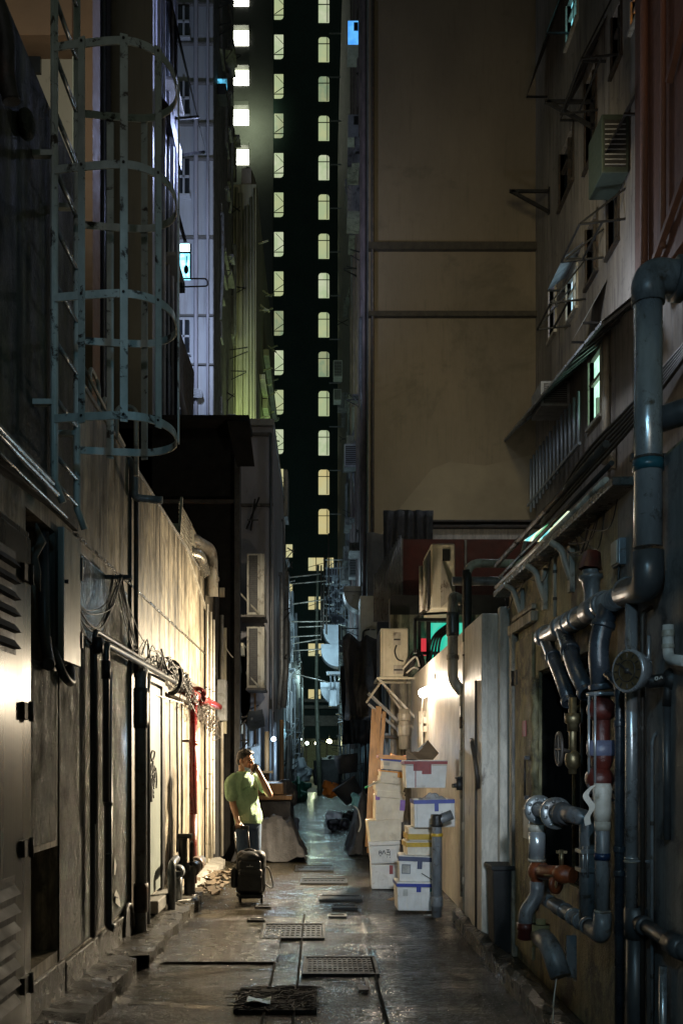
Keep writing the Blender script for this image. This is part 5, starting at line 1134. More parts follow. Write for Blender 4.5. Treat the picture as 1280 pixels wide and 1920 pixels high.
part('frame', MB().bar(P(778,1162,12.6),P(803,1140,13.4),.04).bar(P(803,1140,13.4),P(865,1140,13.4),.03).bar(P(778,1162,12.6),P(855,1162,12.6),.04).bar(P(790,1152,12.7),P(858,1148,13),.06,.03).bar(P(778,1162,12.6),P(778,1225,12.6),.04), blackm, pf2)
# tube lamp on the wall
tlp = thing('wall_lamp', 'glowing white bulkhead tube lamp fixed to the pale wall', 'lamp', (1.42,13.0,2.6))
a_, b_ = V((1.38,13.35,2.615)), V((1.24,12.75,2.60))
ax=(b_-a_); Lx=ax.length
a_, b_ = P(788,1302,12.95), P(818,1289,12.75)
part('diffuser', MB().tube([a_,a_.lerp(b_,.04),a_.lerp(b_,.12),a_.lerp(b_,.88),a_.lerp(b_,.96),b_],[.03,.055,.068,.068,.055,.03],14), emat('lamp glow',(1,.93,.78),16), tlp)
part('base', MB().bar(a_+V((.06,.12,.02)),b_+V((.06,.12,.02)),.09), ivory, tlp)
part('wire', MB().tube(spline([a_+V((.05,.1,-.02)),P(791,1330,13.2),P(792,1350,13.3),P(791,1400,13.3)]),.012,8), whitep, tlp)
sw = thing('switch_box', 'grey conduit and switch boxes under the tube lamp', 'switch', P(795,1370,13.3))
part('conduit', MB().cyl(P(791,1334,13.4),P(791,1420,13.4),.05), pvc_pale, sw); part('box', MB().box(px_x(792,13.3),px_x(798,13.3),13.2,13.3,px_z(1357,13.3),px_z(1345,13.3)).box(px_x(792,13.3),px_x(798,13.3),13.2,13.3,px_z(1373,13.3),px_z(1362,13.3)), pvc_pale, sw)
part('plate', MB().box(1.485,1.5,12.15,12.3,3.0-.35,2.72), paper, sw)
# elbow vent hanging under the bracket
pipe('drain_pipe', 'pale stepped drain pipe hanging under the condenser bracket', 'pipe', [P(757,1330,14.6),P(757,1405,14.6)], .085, pvc_pale, [(P(757,1345,14.6),(0,0,1),pvc_pale,.12),(P(757,1370,14.6),(0,0,1),pvc_pale,.18)], bend=.02)
# vertical pipes at the front of the lamp wall
xb, yb2 = 1.43, 9.1
pipe('riser_pipe', 'tall pale riser with a soot black top and elbow to the right', 'pipe', [(xb,yb2,.12),(xb,yb2,3.52),(2.2,yb2+.15,3.54)], .042, pvc_pale, [((xb,yb2,2.62),(0,0,1),darkm,.02),((xb,yb2,1.95),(0,0,1),pvc_pale,.03),((xb,yb2,.95),(0,0,1),pvc_pale,.09),((xb,yb2,.42),(0,0,1),pvc_pale,.07),((xb,yb2,3.1),(0,0,1),blackm,.7)], cr=1.04, bend=.14)
pipe('cross_pipe', 'grey horizontal pipe crossing behind the tall pale riser', 'pipe', [(xb-.1,9.4,3.40),(2.15,9.4,3.40)], .045, pvc_grey, [((2.0,9.4,3.4),(1,0,0),pvc_dark,.2)])
pipe('elbow_pipe', 'pale pipe with a black hooked top and an elbow beside the tall riser', 'pipe', [(1.47,9.72,3.26),(1.37,9.65,3.30),(1.37,9.65,2.42),(1.46,9.60,2.30)], .055, pvc_pale, [((1.37,9.65,3.0),(0,0,1),pvc_dark,.24),((1.37,9.65,2.66),(0,0,1),pvc_pale,.05)], bend=.10)
pipe('downpipe', 'thin jointed pipe below the elbow, left of the tall riser', 'pipe', [(1.46,9.55,2.34),(1.46,9.55,.2)], .030, pvc_pale, [((1.46,9.55,2.2),(0,0,1),pvc_pale,.1),((1.46,9.55,1.98),(0,0,1),darkm,.12),((1.46,9.55,1.45),(0,0,1),pvc_pale,.5)], cr=1.25)
pipe('elbow_pipe', 'smaller upright dark pipe with a black cap in front of the riser', 'pipe', [(1.15,9.2,.05),(1.15,9.2,1.0),(1.30,9.2,1.06)], .050, pvc_grey, [((1.15,9.2,.2),(0,0,1),pvc_grey,.1),((1.15,9.2,.86),(0,0,1),tape_yel,.03),((1.15,9.2,1.0),(0,0,1),blackm,.12)], bend=.06)
vv = thing('tap', 'black tap sticking out beside the foam boxes', 'tap', P(860,1472,9.2))
part('body', MB().cyl(P(848,1474,9.15),P(874,1472,9.2),.022).cyl(P(861,1482,9.15),P(861,1462,9.15),.03).lathe(P(861,1462,9.15),(0,0,1),[(0,.02),(.01,.045),(.02,.045),(.03,.01)]), blackm, vv)
# ledge pipes along the right wall
for i,(x,z,r,mt_,lab) in enumerate([(1.50,3.07,.018,pvc_pale,'lowest of the thin pipes running along the right ledge'),(1.53,3.16,.014,blackm,'middle thin black pipe running along the right ledge'),(1.50,3.26,.020,darkm,'highest dark pipe running along the right ledge')]):
    pipe('ledge_pipe', lab, 'pipe', [(x,4.9,z),(x,7.95,z)], r, mt_, [((x,6.2,z),(0,1,0)),((x,7.1,z),(0,1,0))], group='thin pipes along the right ledge')
lg = thing('ledge', 'grimy ledge board under the thin pipes', 'ledge', (1.55,6,3.0)); part('board', MB().box(1.47,1.62,4.7,7.95,2.985,3.03), conc_dark, lg, bevel=.006)
# ---------------------------------------------------------------- big vent pipe
bx_, by_ = 1.51, 4.30
bp_ = thing('vent_pipe', 'fat shiny grey vent pipe rising past the ledge, bent over at the top', 'pipe', (bx_,by_,2.5))
part('riser', MB().cyl((bx_,by_,2.58),(bx_,by_,3.75),.0635,28), zinc, bp_)
part('top_elbow', MB().tube(fillet([(bx_,by_,3.70),(bx_,by_,3.84),(bx_+.30,by_,3.80)],.13,10),.075,24), pvc_grey, bp_)
part('flange', MB().lathe((bx_+.12,by_,3.82),(1,0,-.1),[(0,.07),(0,.10),(.05,.10),(.05,.07)]), pvc_dark, bp_)
for z,m2,l in ((3.725,pvc_pale,.03),(2.93,pmat('teal tape',(.02,.10,.13),rough=(.2,.4),bump=0),.05),(2.54,redp,.02),(2.98,darkm,.012)):
    part('collar', MB().lathe((bx_,by_,z),(0,0,1),[(0,.062),(0,.069),(l,.069),(l,.062)]), m2, bp_)
part('lower_elbow', MB().tube(fillet([(bx_,by_,2.56),(bx_,by_,2.40),(bx_,by_+.32,2.425)],.15,10),.070,24), pvc_dark, bp_)
part('branch', MB().cyl((bx_,by_+.22,2.42),(bx_,6.3,2.43),.058,24), pvc_grey, bp_)
mb=MB()
for y,l in ((4.58,.03),(4.95,.05),(5.02,.22),(5.45,.04),(5.62,.03),(5.8,.10),(6.2,.10)): mb.lathe((bx_,y,2.43),(0,1,0),[(0,.055),(0,.070),(l,.070),(l,.055)])
part('collars', mb, pvc_grey, bp_)
part('strap', MB().box(1.44,1.62,by_+.02,by_+.05,2.99,3.02).bar((1.57,4.33,2.97),(1.95,4.2,2.97),.03), blackm, bp_)
co = thing('cleanout_stub', 'grey cleanout stub with a tilted red cap on the branch pipe', 'pipe cap', (1.5,5.15,2.5))
part('stub', MB().lathe((1.50,5.15,2.47),(-.05,0,1),[(0,.045),(.06,.042),(.12,.05),(.13,.065),(.15,.065),(.15,.04),(.18,.045)]), pvc_grey, co)
part('cap', MB().lathe((1.49,5.15,2.65),(.15,.1,1),[(0,.066),(.01,.06),(.10,.045),(.105,0)],6), redd, co)
for i,(pts,lab,r) in enumerate([([(1.50,4.85,2.40),(1.44,4.85,2.20),(1.46,4.85,1.98)],'nearest blue black branch bending down from the vent pipe',.052),
                                ([(1.50,5.75,2.40),(1.47,5.35,2.10),(1.50,5.25,1.98)],'middle blue black branch slanting down from the vent pipe',.048),
                                ([(1.50,6.2,2.40),(1.48,5.75,2.12),(1.50,5.62,1.95)],'farthest blue black branch slanting down from the vent pipe',.042)]):
    pipe('branch_pipe', lab, 'pipe', pts, r, pmat('blue black pipe',(.040,.050,.062),(.02,.025,.032),8,rough=(.2,.4),bump=.2,spots=(.08,.065,.05),spotamt=(.58,.7),sscale=14) if i==0 else bpy.data.materials['blue black pipe'], [(V(pts[0]).lerp(V(pts[1]),.5),V(pts[1])-V(pts[0])),(pts[2],V(pts[2])-V(pts[1]))], bend=.10, group='branches under the vent pipe')
# red valve column
vc = thing('valve_column', 'column of dark red valves wired above the wrapped grey pipe', 'valve', (1.45,4.85,1.3))
part('flange', MB().lathe((1.46,4.85,1.95),(0,0,-1),[(0,.03),(0,.075),(.02,.075),(.02,.06)]), zinc, vc)
part('valve_body', MB().ell((1.46,4.85,1.86),(.075,.075,.07)).ell((1.46,4.85,1.62),(.06,.07,.10)).ell((1.45,4.85,1.50),(.075,.075,.07)).cyl((1.46,4.85,1.4),(1.46,4.85,1.95),.045), redd, vc)
part('flange', MB().lathe((1.46,4.85,1.44),(0,0,-1),[(0,.03),(0,.075),(.015,.075),(.015,.04),(.04,.04),(.04,.07),(.055,.07),(.055,.03)]), pmat('dull steel',(.2,.17,.16),(.1,.08,.08),9,rough=(.3,.5),metal=.6), vc)
part('band', MB().lathe((1.46,4.85,1.70),(0,0,-1),[(0,.068),(.0,.072),(.07,.076),(.08,.068)]), pmat('blue band',(.12,.13,.20),rough=(.3,.5),bump=.3,bscale=30), vc)
part('bolts', MB().cyl((1.39,4.83,1.42),(1.39,4.83,1.93),.007,8).cyl((1.41,4.79,1.42),(1.41,4.79,1.93),.007,8), zinc, vc)
hw = thing('hand_wheel_valve', 'small rusty hand wheel valve left of the red valve column', 'valve', (1.4,5.2,1.6))
part('stem', MB().cyl((1.42,5.25,1.52),(1.42,5.25,1.95),.022).lathe((1.42,5.25,1.86),(0,0,-1),[(0,.02),(0,.045),(.05,.045),(.06,.03),(.1,.03),(.1,.02)]).ell((1.42,5.25,1.6),(.045,.045,.06)), brass, hw)
part('wheel', MB().tube([(1.33,5.2+.07*math.cos(a),1.66+.09*math.sin(a)) for a in [i*.35 for i in range(19)]],.010,8).bar((1.33,5.13,1.66),(1.33,5.27,1.66),.012).bar((1.33,5.2,1.58),(1.33,5.2,1.74),.012).cyl((1.33,5.2,1.66),(1.42,5.25,1.64),.012), darkm, hw)
# grey riser below valve column, to the elbow chain
gx, gy = 1.435, 4.75
gr = thing('riser_pipe', 'grey riser with a tape wrapped top and a blue band, below the red valves', 'pipe', (gx,gy,.7))
part('riser', MB().cyl((gx,gy,.80),(gx,gy,1.44),.037,24), pvc_grey, gr)
part('wrap', MB().tube([(gx,gy,1.28),(gx,gy,1.34),(gx,gy,1.40),(gx,gy,1.45),(gx,gy,1.48)],[.038,.046,.044,.05,.04],20), whitep, gr)
part('loose_tape', MB().ribbon(spline([(gx-.05,gy-.02,1.47),(gx-.09,gy-.02,1.42),(gx-.06,gy-.03,1.36),(gx-.085,gy-.03,1.31),(gx-.08,gy-.03,1.27)]),.03,.003,(1,0,.3)), whitep, gr)
for z,m2,l in ((1.24,pvc_pale,.045),(1.09,pmat('blue pipe band',(.012,.03,.08),rough=(.3,.5),bump=0),.035),(.82,pvc_pale,.015)):
    part('collar', MB().lathe((gx,gy,z),(0,0,1),[(0,.036),(0,.041),(l,.041),(l,.036)]), m2, gr)
part('elbow', MB().tube(fillet([(gx,gy,.82),(gx,gy,.70),(gx-.01,gy+.22,.715)],.10,10),.045,20), pvc_grey, gr)
part('run', MB().cyl((gx-.01,gy+.2,.715),(gx-.03,gy+.95,.73),.040,20).tube(fillet([(gx-.03,gy+.9,.73),(gx-.05,gy+1.05,.74),(gx-.05,gy+1.05,.88)],.06),.042,18), pvc_grey, gr)
mb=MB()
for y in (4.93,5.08,5.22,5.4,5.56): mb.lathe((gx-.015,y,.72),(0,1,0),[(0,.038),(0,.049),(.025,.049),(.025,.038)])
part('collars', mb, pvc_grey, gr)
# flanged pipe
fp = thing('flanged_pipe', 'horizontal pipe ending in two bolted round flanges in front of the niche', 'pipe', (1.35,5.4,1.3))
fl = pmat('dull flange steel',(.30,.33,.34),(.18,.2,.21),10,rough=(.3,.5),metal=.7,bump=.2,spots=(.1,.07,.05))
part('pipe', MB().tube(fillet([(1.315,5.62,1.30),(1.375,5.05,1.30),(1.44,5.02,1.28),(1.44,5.02,.70)],.07,8),.047,20), pvc_grey, fp)
for c,r in (((1.315,5.62,1.30),.088),((1.343,5.32,1.295),.092)):
    ax_=V((.105,-1,0)).normalized(); u=V((1,.105,0)).normalized()
    mb=MB().lathe(V(c)-ax_*.012,ax_,[(0,.0 if r<.09 else .045),(0,r),(.026,r),(.026,.05)])
    for i in range(8): a=i*math.pi/4+.3; q=V(c)+ax_*.015+(u*math.cos(a)+V((0,0,1))*math.sin(a))*r*.78; mb.lathe(q-ax_*.012,ax_,[(0,.011),(.024,.011),(.024,0)],6)
    part('flange', mb, fl, fp)
part('nut', MB().lathe((1.355,5.25,1.297),(.105,-1,0),[(0,.05),(0,.068),(.05,.068),(.06,.058),(.09,.062),(.1,.045)],8), pvc_dark, fp)
part('flange', MB().box(1.385,1.495,4.96,5.08,1.10,1.12).box(1.385,1.495,4.96,5.08,1.00,1.02), fl, fp); part('bolts', MB().cyl((1.40,4.97,.98),(1.40,4.97,1.14),.006,8).cyl((1.42,4.96,.98),(1.42,4.96,1.14),.006,8), zinc, fp); part('sleeve', MB().cyl((1.44,5.02,1.02),(1.44,5.02,1.10),.038), redd, fp)
# left vertical group under first flange
lx, ly = 1.30, 5.60
vg = thing('drain_stack', 'short drain stack of steel pipe, rusty orange valve and open grey elbow', 'pipe', (lx,ly,.35))
part('riser', MB().cyl((lx,ly,1.00),(lx,ly,1.20),.050,24), zinc, vg); part('collar', MB().lathe((lx,ly,.99),(0,0,1),[(0,.04),(0,.054),(.015,.054),(.015,.04)]).lathe((lx,ly,1.17),(0,0,1),[(0,.04),(0,.053),(.04,.053),(.04,.04)]), pvc_pale, vg)
part('valve_body', MB().ell((lx,ly,.93),(.055,.055,.06)).cyl((lx,ly,.85),(lx,ly,1.0),.035).ell((lx+.03,ly-.05,.95),(.03,.03,.04)), orangep, vg)
part('elbow', MB().tube(fillet([(lx,ly,.87),(lx,ly,.78),(lx-.07,ly,.68),(lx-.07,ly,.60)],.06),.043,18), pvc_grey, vg)
part('coupling', MB().lathe((lx-.07,ly,.62),(0,0,-1),[(0,.04),(0,.05),(.04,.05),(.045,.043),(.09,.05),(.1,.04)]), redd, vg)
part('block', MB().cyl((lx+.0,ly-.1,.50),(lx+.0,ly-.1,.63),.052).lathe((lx,ly-.1,.63),(0,0,1),[(0,.052),(.0,.03),(.03,.03),(.03,0)]), pmat('yellow green plastic',(.22,.21,.10),(.15,.14,.07),9,rough=(.3,.5),bump=.1), vg)
part('open_elbow', MB().tube(fillet([(lx,ly-.08,.56),(lx+.01,ly-.28,.54),(lx+.05,ly-.36,.38)],.12,10),.060,22), pvc_grey, vg)
part('bracket', MB().box(lx+.10,lx+.15,ly-.30,ly-.28,.36,.60).box(lx+.148,lx+.156,ly-.3,ly-.24,.34,.60), zinc, vg)
ov = thing('orange_valve', 'rust orange horizontal valve with a brass tap between the pipe runs', 'valve', (1.38,5.4,.95))
part('body', MB().cyl((1.30,5.5,.94),(1.44,5.32,.94),.045).ell((1.40,5.38,.94),(.065,.065,.055)).lathe((1.36,5.42,.88),(.7,-.8,0),[(0,.03),(0,.06),(.02,.06),(.02,.03)]), orangep, ov)
part('tap', MB().cyl((1.39,5.38,.98),(1.39,5.38,1.08),.014).box(1.36,1.42,5.37,5.39,1.06,1.075), brass, ov)
part('fitting', MB().cyl((1.31,5.44,.93),(1.37,5.36,.93),.016), brass, ov)
# vertical blue lit pipe, dark companion, gauge
pipe('riser_pipe', 'slim steel riser catching a long blue reflection', 'pipe', [(1.50,4.5,.88),(1.50,4.5,2.38)], .029, zinc, [((1.50,4.5,1.11),(0,0,1),pvc_pale,.012),((1.50,4.5,1.125),(0,0,1),zinc,.01)], n=24)
sp = thing('stack_pipe', 'thick dark lower stack with a side branch leaving to the right', 'pipe', (1.52,4.5,0))
part('stack', MB().cyl((1.52,4.5,0),(1.52,4.5,.86),.045,24).lathe((1.52,4.5,.74),(0,0,1),[(0,.045),(0,.055),(.14,.055),(.15,.04)]), pvc_dark, sp)
part('branch', MB().cyl((1.52,4.5,.83),(1.58,3.9,.76),.035,20), pvc_dark, sp)
part('coupling', MB().lathe((1.525,4.42,.82),(.1,-1,-.1),[(0,.03),(0,.045),(.04,.045),(.04,.03)]).lathe((1.555,4.15,.79),(.1,-1,-.1),[(0,.03),(0,.052),(.12,.052),(.12,.03)],8), pvc_dark, sp)
part('collar', MB().lathe((1.52,4.5,.12),(0,0,1),[(0,.045),(0,.052),(.05,.052),(.05,.045)]), pvc_dark, sp)
pipe('riser_pipe', 'blue black riser between the grey riser and the steel one', 'pipe', [(1.50,4.68,.0),(1.50,4.68,1.98),(1.46,4.75,2.04)], .024, bpy.data.materials['blue black pipe'], [((1.50,4.68,1.15),(0,0,1)),((1.50,4.68,1.03),(0,0,1)),((1.5,4.68,1.78),(0,0,1))])
pipe('riser_pipe', 'faint blue lit pipe low at the right edge', 'pipe', [(1.56,4.25,.0),(1.56,4.25,.66)], .018, zinc)
gg = thing('pressure_dial', 'large round brass faced dial housing beside the steel riser', 'dial', P(1185,1260,4.3))
c0 = P(1176,1258,4.28); axg = V((-.93,-.45,0)).normalized()
part('housing', MB().lathe(c0,axg,[(-.09,0),(-.09,.06),(-.07,.085),(-.02,.098),(0,.101),(.006,.095),(.004,.088)],36), zinc, gg)
part('face', MB().lathe(c0,axg,[(.002,0),(.002,.089)],36), brass, gg)
uu = V((0,0,1)); ww = axg.cross(uu)
mb=MB()
for i in range(12): a=i*math.pi/6; d_=uu*math.cos(a)+ww*math.sin(a); mb.bar(c0+axg*.004+d_*.062,c0+axg*.004+d_*.08,.005)
mb.bar(c0+axg*.005-ww*.03-uu*.02,c0+axg*.005+ww*.05+uu*.04,.008).lathe(c0+axg*.003,axg,[(0,.014),(.01,.012),(.01,0)])
mb.tube([c0+axg*.004+(uu*math.cos(a)+ww*math.sin(a))*.05 for a in [i*.3 for i in range(22)]],.0025,6)
part('markings', mb, blackm, gg)
tp = thing('sampling_tap', 'black valve with white lettering and a pale upright tube right of the dial', 'valve', P(1230,1280,4.25))
part('valve_body', MB().cyl(P(1212,1280,4.25),P(1262,1272,4.25),.030).ell(P(1258,1275,4.25),(.045,.045,.055)).cyl(P(1252,1275,4.25),P(1250,1325,4.25),.022), blackm, tp)
part('tube', MB().cyl(P(1215,1258,4.25),P(1216,1192,4.25),.008).cyl(P(1216,1240,4.25),P(1216,1270,4.25),.014), zinc, tp)
mb=MB(); rr=random.Random(2)
def glyph(px,py,segs,s=1):
    for a in segs: mb.bar(P(px+a[0]*s,py+a[1]*s,4.20),P(px+a[2]*s,py+a[3]*s,4.20),.004)
glyph(1228,1270,[(0,0,5,-1),(5,-1,5,5),(5,5,0,6),(0,6,0,0)],.9); glyph(1236,1268,[(0,6,3,0),(3,0,6,5),(1,3,5,3)],.9)
part('lettering', mb, paper, tp)
pipe('downpipe', 'dark pipe hanging straight down from the black valve', 'pipe', [P(1250,1322,4.25),P(1250,1575,4.25)], .018, pvc_dark)
pipe('white_fitting', 'white capped fitting with an arm leaving to the right edge', 'pipe', [P(1252,1172,4.2),P(1252,1236,4.2),P(1285,1240,4.0)], .024, pmat('white plastic fitting',(.5,.49,.46),(.4,.39,.36),9,rough=(.3,.45),bump=0), [(P(1252,1188,4.2),(0,0,1),None or pvc_pale,.03),(P(1252,1212,4.2),(0,0,1),pvc_pale,.02)], bend=.05, cr=1.12)
solo('pipe_clamp','thin wire clamp reaching from the steel riser to the wall','clamp',MB().bar((1.48,4.47,1.115),(1.60,4.45,1.115),.008).cyl((1.53,4.46,1.115),(1.545,4.46,1.115),.014),zinc)
solo('wall_cable','thin pale wire trailing from the open grey elbow to the kerb','cable',MB().tube(spline([(1.33,5.25,.38),(1.30,5.2,.25),(1.27,5.1,.16),(1.25,5.1,.10)]),.004,6),whitep)
for i,(px,Yp,z0,z1,r,mt_,lab) in enumerate([(1076,5.55,.9,1.9,.012,brass,'thin brass pipe inside the niche, left of its neighbour'),(1090,5.4,.9,2.1,.010,darkm,'thin rusty pipe inside the niche behind the valves'),(1204,4.45,.1,2.3,.011,darkm,'thin dark conduit just right of the slim steel riser'),(1222,4.4,.1,1.7,.008,pvc_grey,'thin grey conduit with a bent top right of the dial'),(970,7.7,.1,2.5,.02,pvc_pale,'old pale conduit beside the moulded door frame'),(1040,6.2,2.55,2.95,.012,pvc_pale,'short pale conduit stub under the ledge bracket')]):
    x = px_x(px,Yp); pipe('conduit', lab, 'pipe', [(x,Yp,z0),(x,Yp,z1),(min(x+.12,1.62),Yp+.05,z1+.05)], r, mt_, [((x,Yp,z0+(z1-z0)*.3),(0,0,1),darkm,.02),((x,Yp,z0+(z1-z0)*.75),(0,0,1),darkm,.02)], bend=.03)
jb_ = thing('junction_box','small grey junction box with a broken cover under the ledge','box',(1.58,5.0,2.65))
part('box', MB().box(1.555,1.6,4.86,4.98,2.62,2.76), pvc_grey, jb_, bevel=.004); part('lid', MB().box(1.545,1.555,4.87,4.97,2.63,2.75), pvc_pale, jb_, bevel=.003); part('cable', MB().tube(spline([(1.57,4.9,2.62),(1.56,4.88,2.5),(1.58,4.8,2.35)]),.006,6), cablem, jb_)
mb=MB(); rr=random.Random(31)
for i in range(9):
    y=rr.uniform(4.9,7.6); mb.tube(spline([(1.57,y,2.98),(1.56,y+rr.uniform(.1,.3),2.9-rr.uniform(0,.12)),(1.57,y+rr.uniform(.4,.7),2.97)],5),.004,6)
solo('slack_cables','slack black wires sagging under the right ledge','cable',mb,cablem)
pipe('side_duct', 'dark pipe running off to the right edge above the ledge', 'pipe', [(1.56,4.35,3.18),(1.80,4.2,3.22)], .06, pvc_dark)
# ================================================================ person
def remesh(o, vox, sm_=3):
    m = o.modifiers.new('remesh', 'REMESH'); m.mode = 'VOXEL'; m.voxel_size = vox; m.use_smooth_shade = True
    s = o.modifiers.new('smooth', 'SMOOTH'); s.factor = .5; s.iterations = sm_
skin = pmat('skin', (.46,.25,.15), (.40,.21,.125), 9, rough=(.4,.55), bump=.05, bscale=60)
shirtm = pmat('green cotton', (.38,.56,.34), (.29,.46,.27), 14, rough=(.7,.85), bump=.6, bscale=9, bdist=.05)
jeanm = pmat('blue denim', (.055,.10,.17), (.03,.055,.10), 11, rough=(.65,.85), bump=.4, bscale=22, bdist=.015, spots=(.11,.17,.25), spotamt=(.55,.75))
hairm = pmat('black hair', (.012,.011,.010), (.02,.018,.016), 40, rough=(.35,.55), bump=.6, bscale=90)
fb_, rb_ = V((.60,-.80,0)), V((-.80,-.60,0)); up = V((0,0,1))
hf = V((.84,-.54,-.06)).normalized(); hr_ = hf.cross(up).normalized(); hu = hr_.cross(hf)
HM = Matrix((hr_, hf, hu)).transposed()
man = thing('person', 'man in a green t-shirt and jeans talking on a phone, one hand on the suitcase', 'person', (-.85, 10.9, 0))
H = V((-.868, 10.87, 1.585))
def hp_(a, b, c): return H+HM@V((a, b, c))
b = MB()
b.ell(hp_(0,-.008,.032), (.074,.094,.088), HM); b.ell(hp_(0,.018,-.035), (.060,.072,.080), HM); b.ell(hp_(0,.045,-.085), (.034,.036,.030), HM)
b.ell(hp_(0,.082,.030),(.050,.016,.018),HM)                      # brow
b.limb([hp_(0,.085,.022), hp_(0,.102,-.008), hp_(0,.106,-.022)], [.009,.012,.015], 8)    # nose
b.ell(hp_(.018,.094,-.024),(.010,.010,.008),HM); b.ell(hp_(-.018,.094,-.024),(.010,.010,.008),HM)
b.ell(hp_(.042,.068,-.012),(.024,.020,.020),HM); b.ell(hp_(-.042,.068,-.012),(.024,.020,.020),HM)  # cheeks
b.ell(hp_(0,.078,-.074),(.024,.018,.008),HM)
for s_ in (1,-1): b.ell(hp_(.077*s_,-.008,-.005),(.012,.020,.032),HM)
b.limb([V((-.905,10.93,1.40)), V((-.895,10.91,1.49)), hp_(0,-.03,-.05)], [.062,.056,.058], 14)
b.ell((-.90,10.91,1.40),(.075,.07,.06))
# right arm (image left) reaching to the handle
sh_r = V((-1.025,10.80,1.395)); el_r = V((-1.005,10.77,1.09)); wr_r = V((-.935,10.60,.905))
b.limb([sh_r+V((.02,0,-.06)), sh_r.lerp(el_r,.5), el_r, el_r.lerp(wr_r,.35), wr_r], [.044,.047,.038,.039,.026], 14)
b.limb([wr_r, V((-.915,10.555,.868))], [.027,.034], 10, 3)
for k,(dx,dz) in enumerate(((-.036,.0),(-.014,.004),(.008,.004),(.030,.0))):
    a0 = V((-.915+dx,10.535,.872+dz))
    if k == 3: b.limb([a0+V((.0,.01,0)), a0+V((.012,-.018,-.022)), a0+V((.020,-.022,-.060))],[.0095,.0085,.007],8)
    else: b.limb([a0, a0+V((.004,-.034,-.012)), a0+V((.006,-.036,-.042)), a0+V((.006,-.012,-.052))],[.010,.009,.008,.007],8)
b.limb([V((-.893,10.565,.872)), V((-.868,10.548,.850)), V((-.862,10.522,.832))],[.012,.010,.008],8)
# left arm (image right) raised with the phone
sh_l = V((-.745,11.0,1.385)); el_l = V((-.590,10.86,1.195)); wr_l = V((-.700,10.76,1.445))
b.limb([sh_l+V((-.01,0,-.05)), sh_l.lerp(el_l,.5), el_l], [.042,.045,.039], 14); b.limb([el_l, el_l.lerp(wr_l,.35), wr_l], [.040,.041,.027], 14)
pc = V((-.733,10.745,1.50)); b.limb([wr_l, pc], [.028,.033], 10, 3)
for k,(o1,o2,o3) in enumerate((((-.006,-.02,.03),(-.038,-.032,.040),(-.062,-.034,.026)),((-.008,-.016,.018),(-.044,-.034,.020),(-.064,-.034,.004)),((-.008,-.012,.004),(-.044,-.034,-.002),(-.060,-.034,-.018)),((-.008,-.010,-.012),(-.036,-.032,-.024),(-.050,-.032,-.036)))):
    b.limb([pc+V(o1),pc+V(o2),pc+V(o3)],[.010,.009,.0075],8)
b.limb([pc+V((0,.01,-.01)), pc+V((-.02,.012,.015)), pc+V((-.048,.004,.036))],[.012,.010,.008],8)
body = part('body', b, skin, man); remesh(body, .0055, 2)
def loft(rings, n=28, fold=0):
    vs, fs = [], []
    for i,(cx,cy,z,a,c) in enumerate(rings):
        for j in range(n):
            t = 2*math.pi*j/n; w_ = 1+fold*math.sin(t*5+i*.9)*.03+fold*.02*math.sin(t*9-i*1.3)
            vs.append(V((cx,cy,z))+rb_*(a*math.cos(t)*w_)+fb_*(c*math.sin(t)*w_)+V((0,0,.012*math.sin(t*2) if z<.9 else 0)))
    for i in range(len(rings)-1):
        for j in range(n):
            a=i*n+j; c=i*n+(j+1)%n; fs.append((a,c,c+n,a+n))
    fs += [tuple(range(n))[::-1], tuple((len(rings)-1)*n+j for j in range(n))]
    return vs, fs
rings = [(-.838,10.865,.862,.158,.135),(-.838,10.862,.90,.170,.148),(-.845,10.865,.97,.172,.152),(-.860,10.875,1.06,.164,.140),(-.872,10.885,1.16,.166,.128),
         (-.884,10.89,1.26,.176,.122),(-.892,10.895,1.34,.178,.112),(-.898,10.90,1.395,.160,.098),(-.90,10.905,1.43,.110,.080),(-.90,10.905,1.452,.072,.068)]
sb = MB(); vs_, fs_ = loft(rings, 32, 1); sb.add(vs_, fs_, True)
sb.limb([V((-.985,10.84,1.385)), V((-1.035,10.79,1.33)), V((-1.03,10.77,1.24)), V((-1.020,10.765,1.19))], [.066,.072,.072,.078], 16)
sb.limb([V((-.775,10.98,1.38)), V((-.70,10.955,1.325)), V((-.655,10.93,1.275))], [.064,.066,.066], 16)
shirt = part('t_shirt', sb, shirtm, man); remesh(shirt, .007, 2)
cm = MB().tube([V((-.90,10.90,1.458))+rb_*(.068*math.cos(t))+fb_*(.066*math.sin(t)) for t in [i*.3 for i in range(22)]], .006, 8)
part('collar', cm, shirtm, shirt)
# printed arch and block on the chest: small blurred letter marks
pm_ = MB(); 
def chest(u, z):  # u along -rb_ (towards image right)
    return V((-.884,10.89,z))-rb_*u+fb_*(.124*math.sqrt(max(0,1-(u/.178)**2))+.006)
def mark(u, z, h, w_, rot=0):
    c = chest(u, z); d = (chest(u+.01,z)-chest(u-.01,z)).normalized(); uz=V((0,0,1)); d2=d*math.cos(rot)+uz*math.sin(rot); u2=uz*math.cos(rot)-d*math.sin(rot)
    for s_ in (-1,1): pm_.bar(c+d2*w_*s_*.5-u2*h/2, c+d2*w_*s_*.5+u2*h/2, .003)
    pm_.bar(c-d2*w_*.5+u2*h*R.choice([-.4,0,.4]), c+d2*w_*.5+u2*h*R.choice([-.4,0,.4]), .003)
for i in range(9):
    a = math.radians(158-i*17); mark(-.005+.088*math.cos(a)*-1*-1, 1.235+.05*math.sin(a), .020, .011, (a-math.pi/2)*.6)
for i in range(6): mark(.0+.016*i-.02, 1.19, .016, .010)
part('chest_print', pm_, flat('faded dark green print',(.05,.12,.06),.8), shirt)
jb = MB()
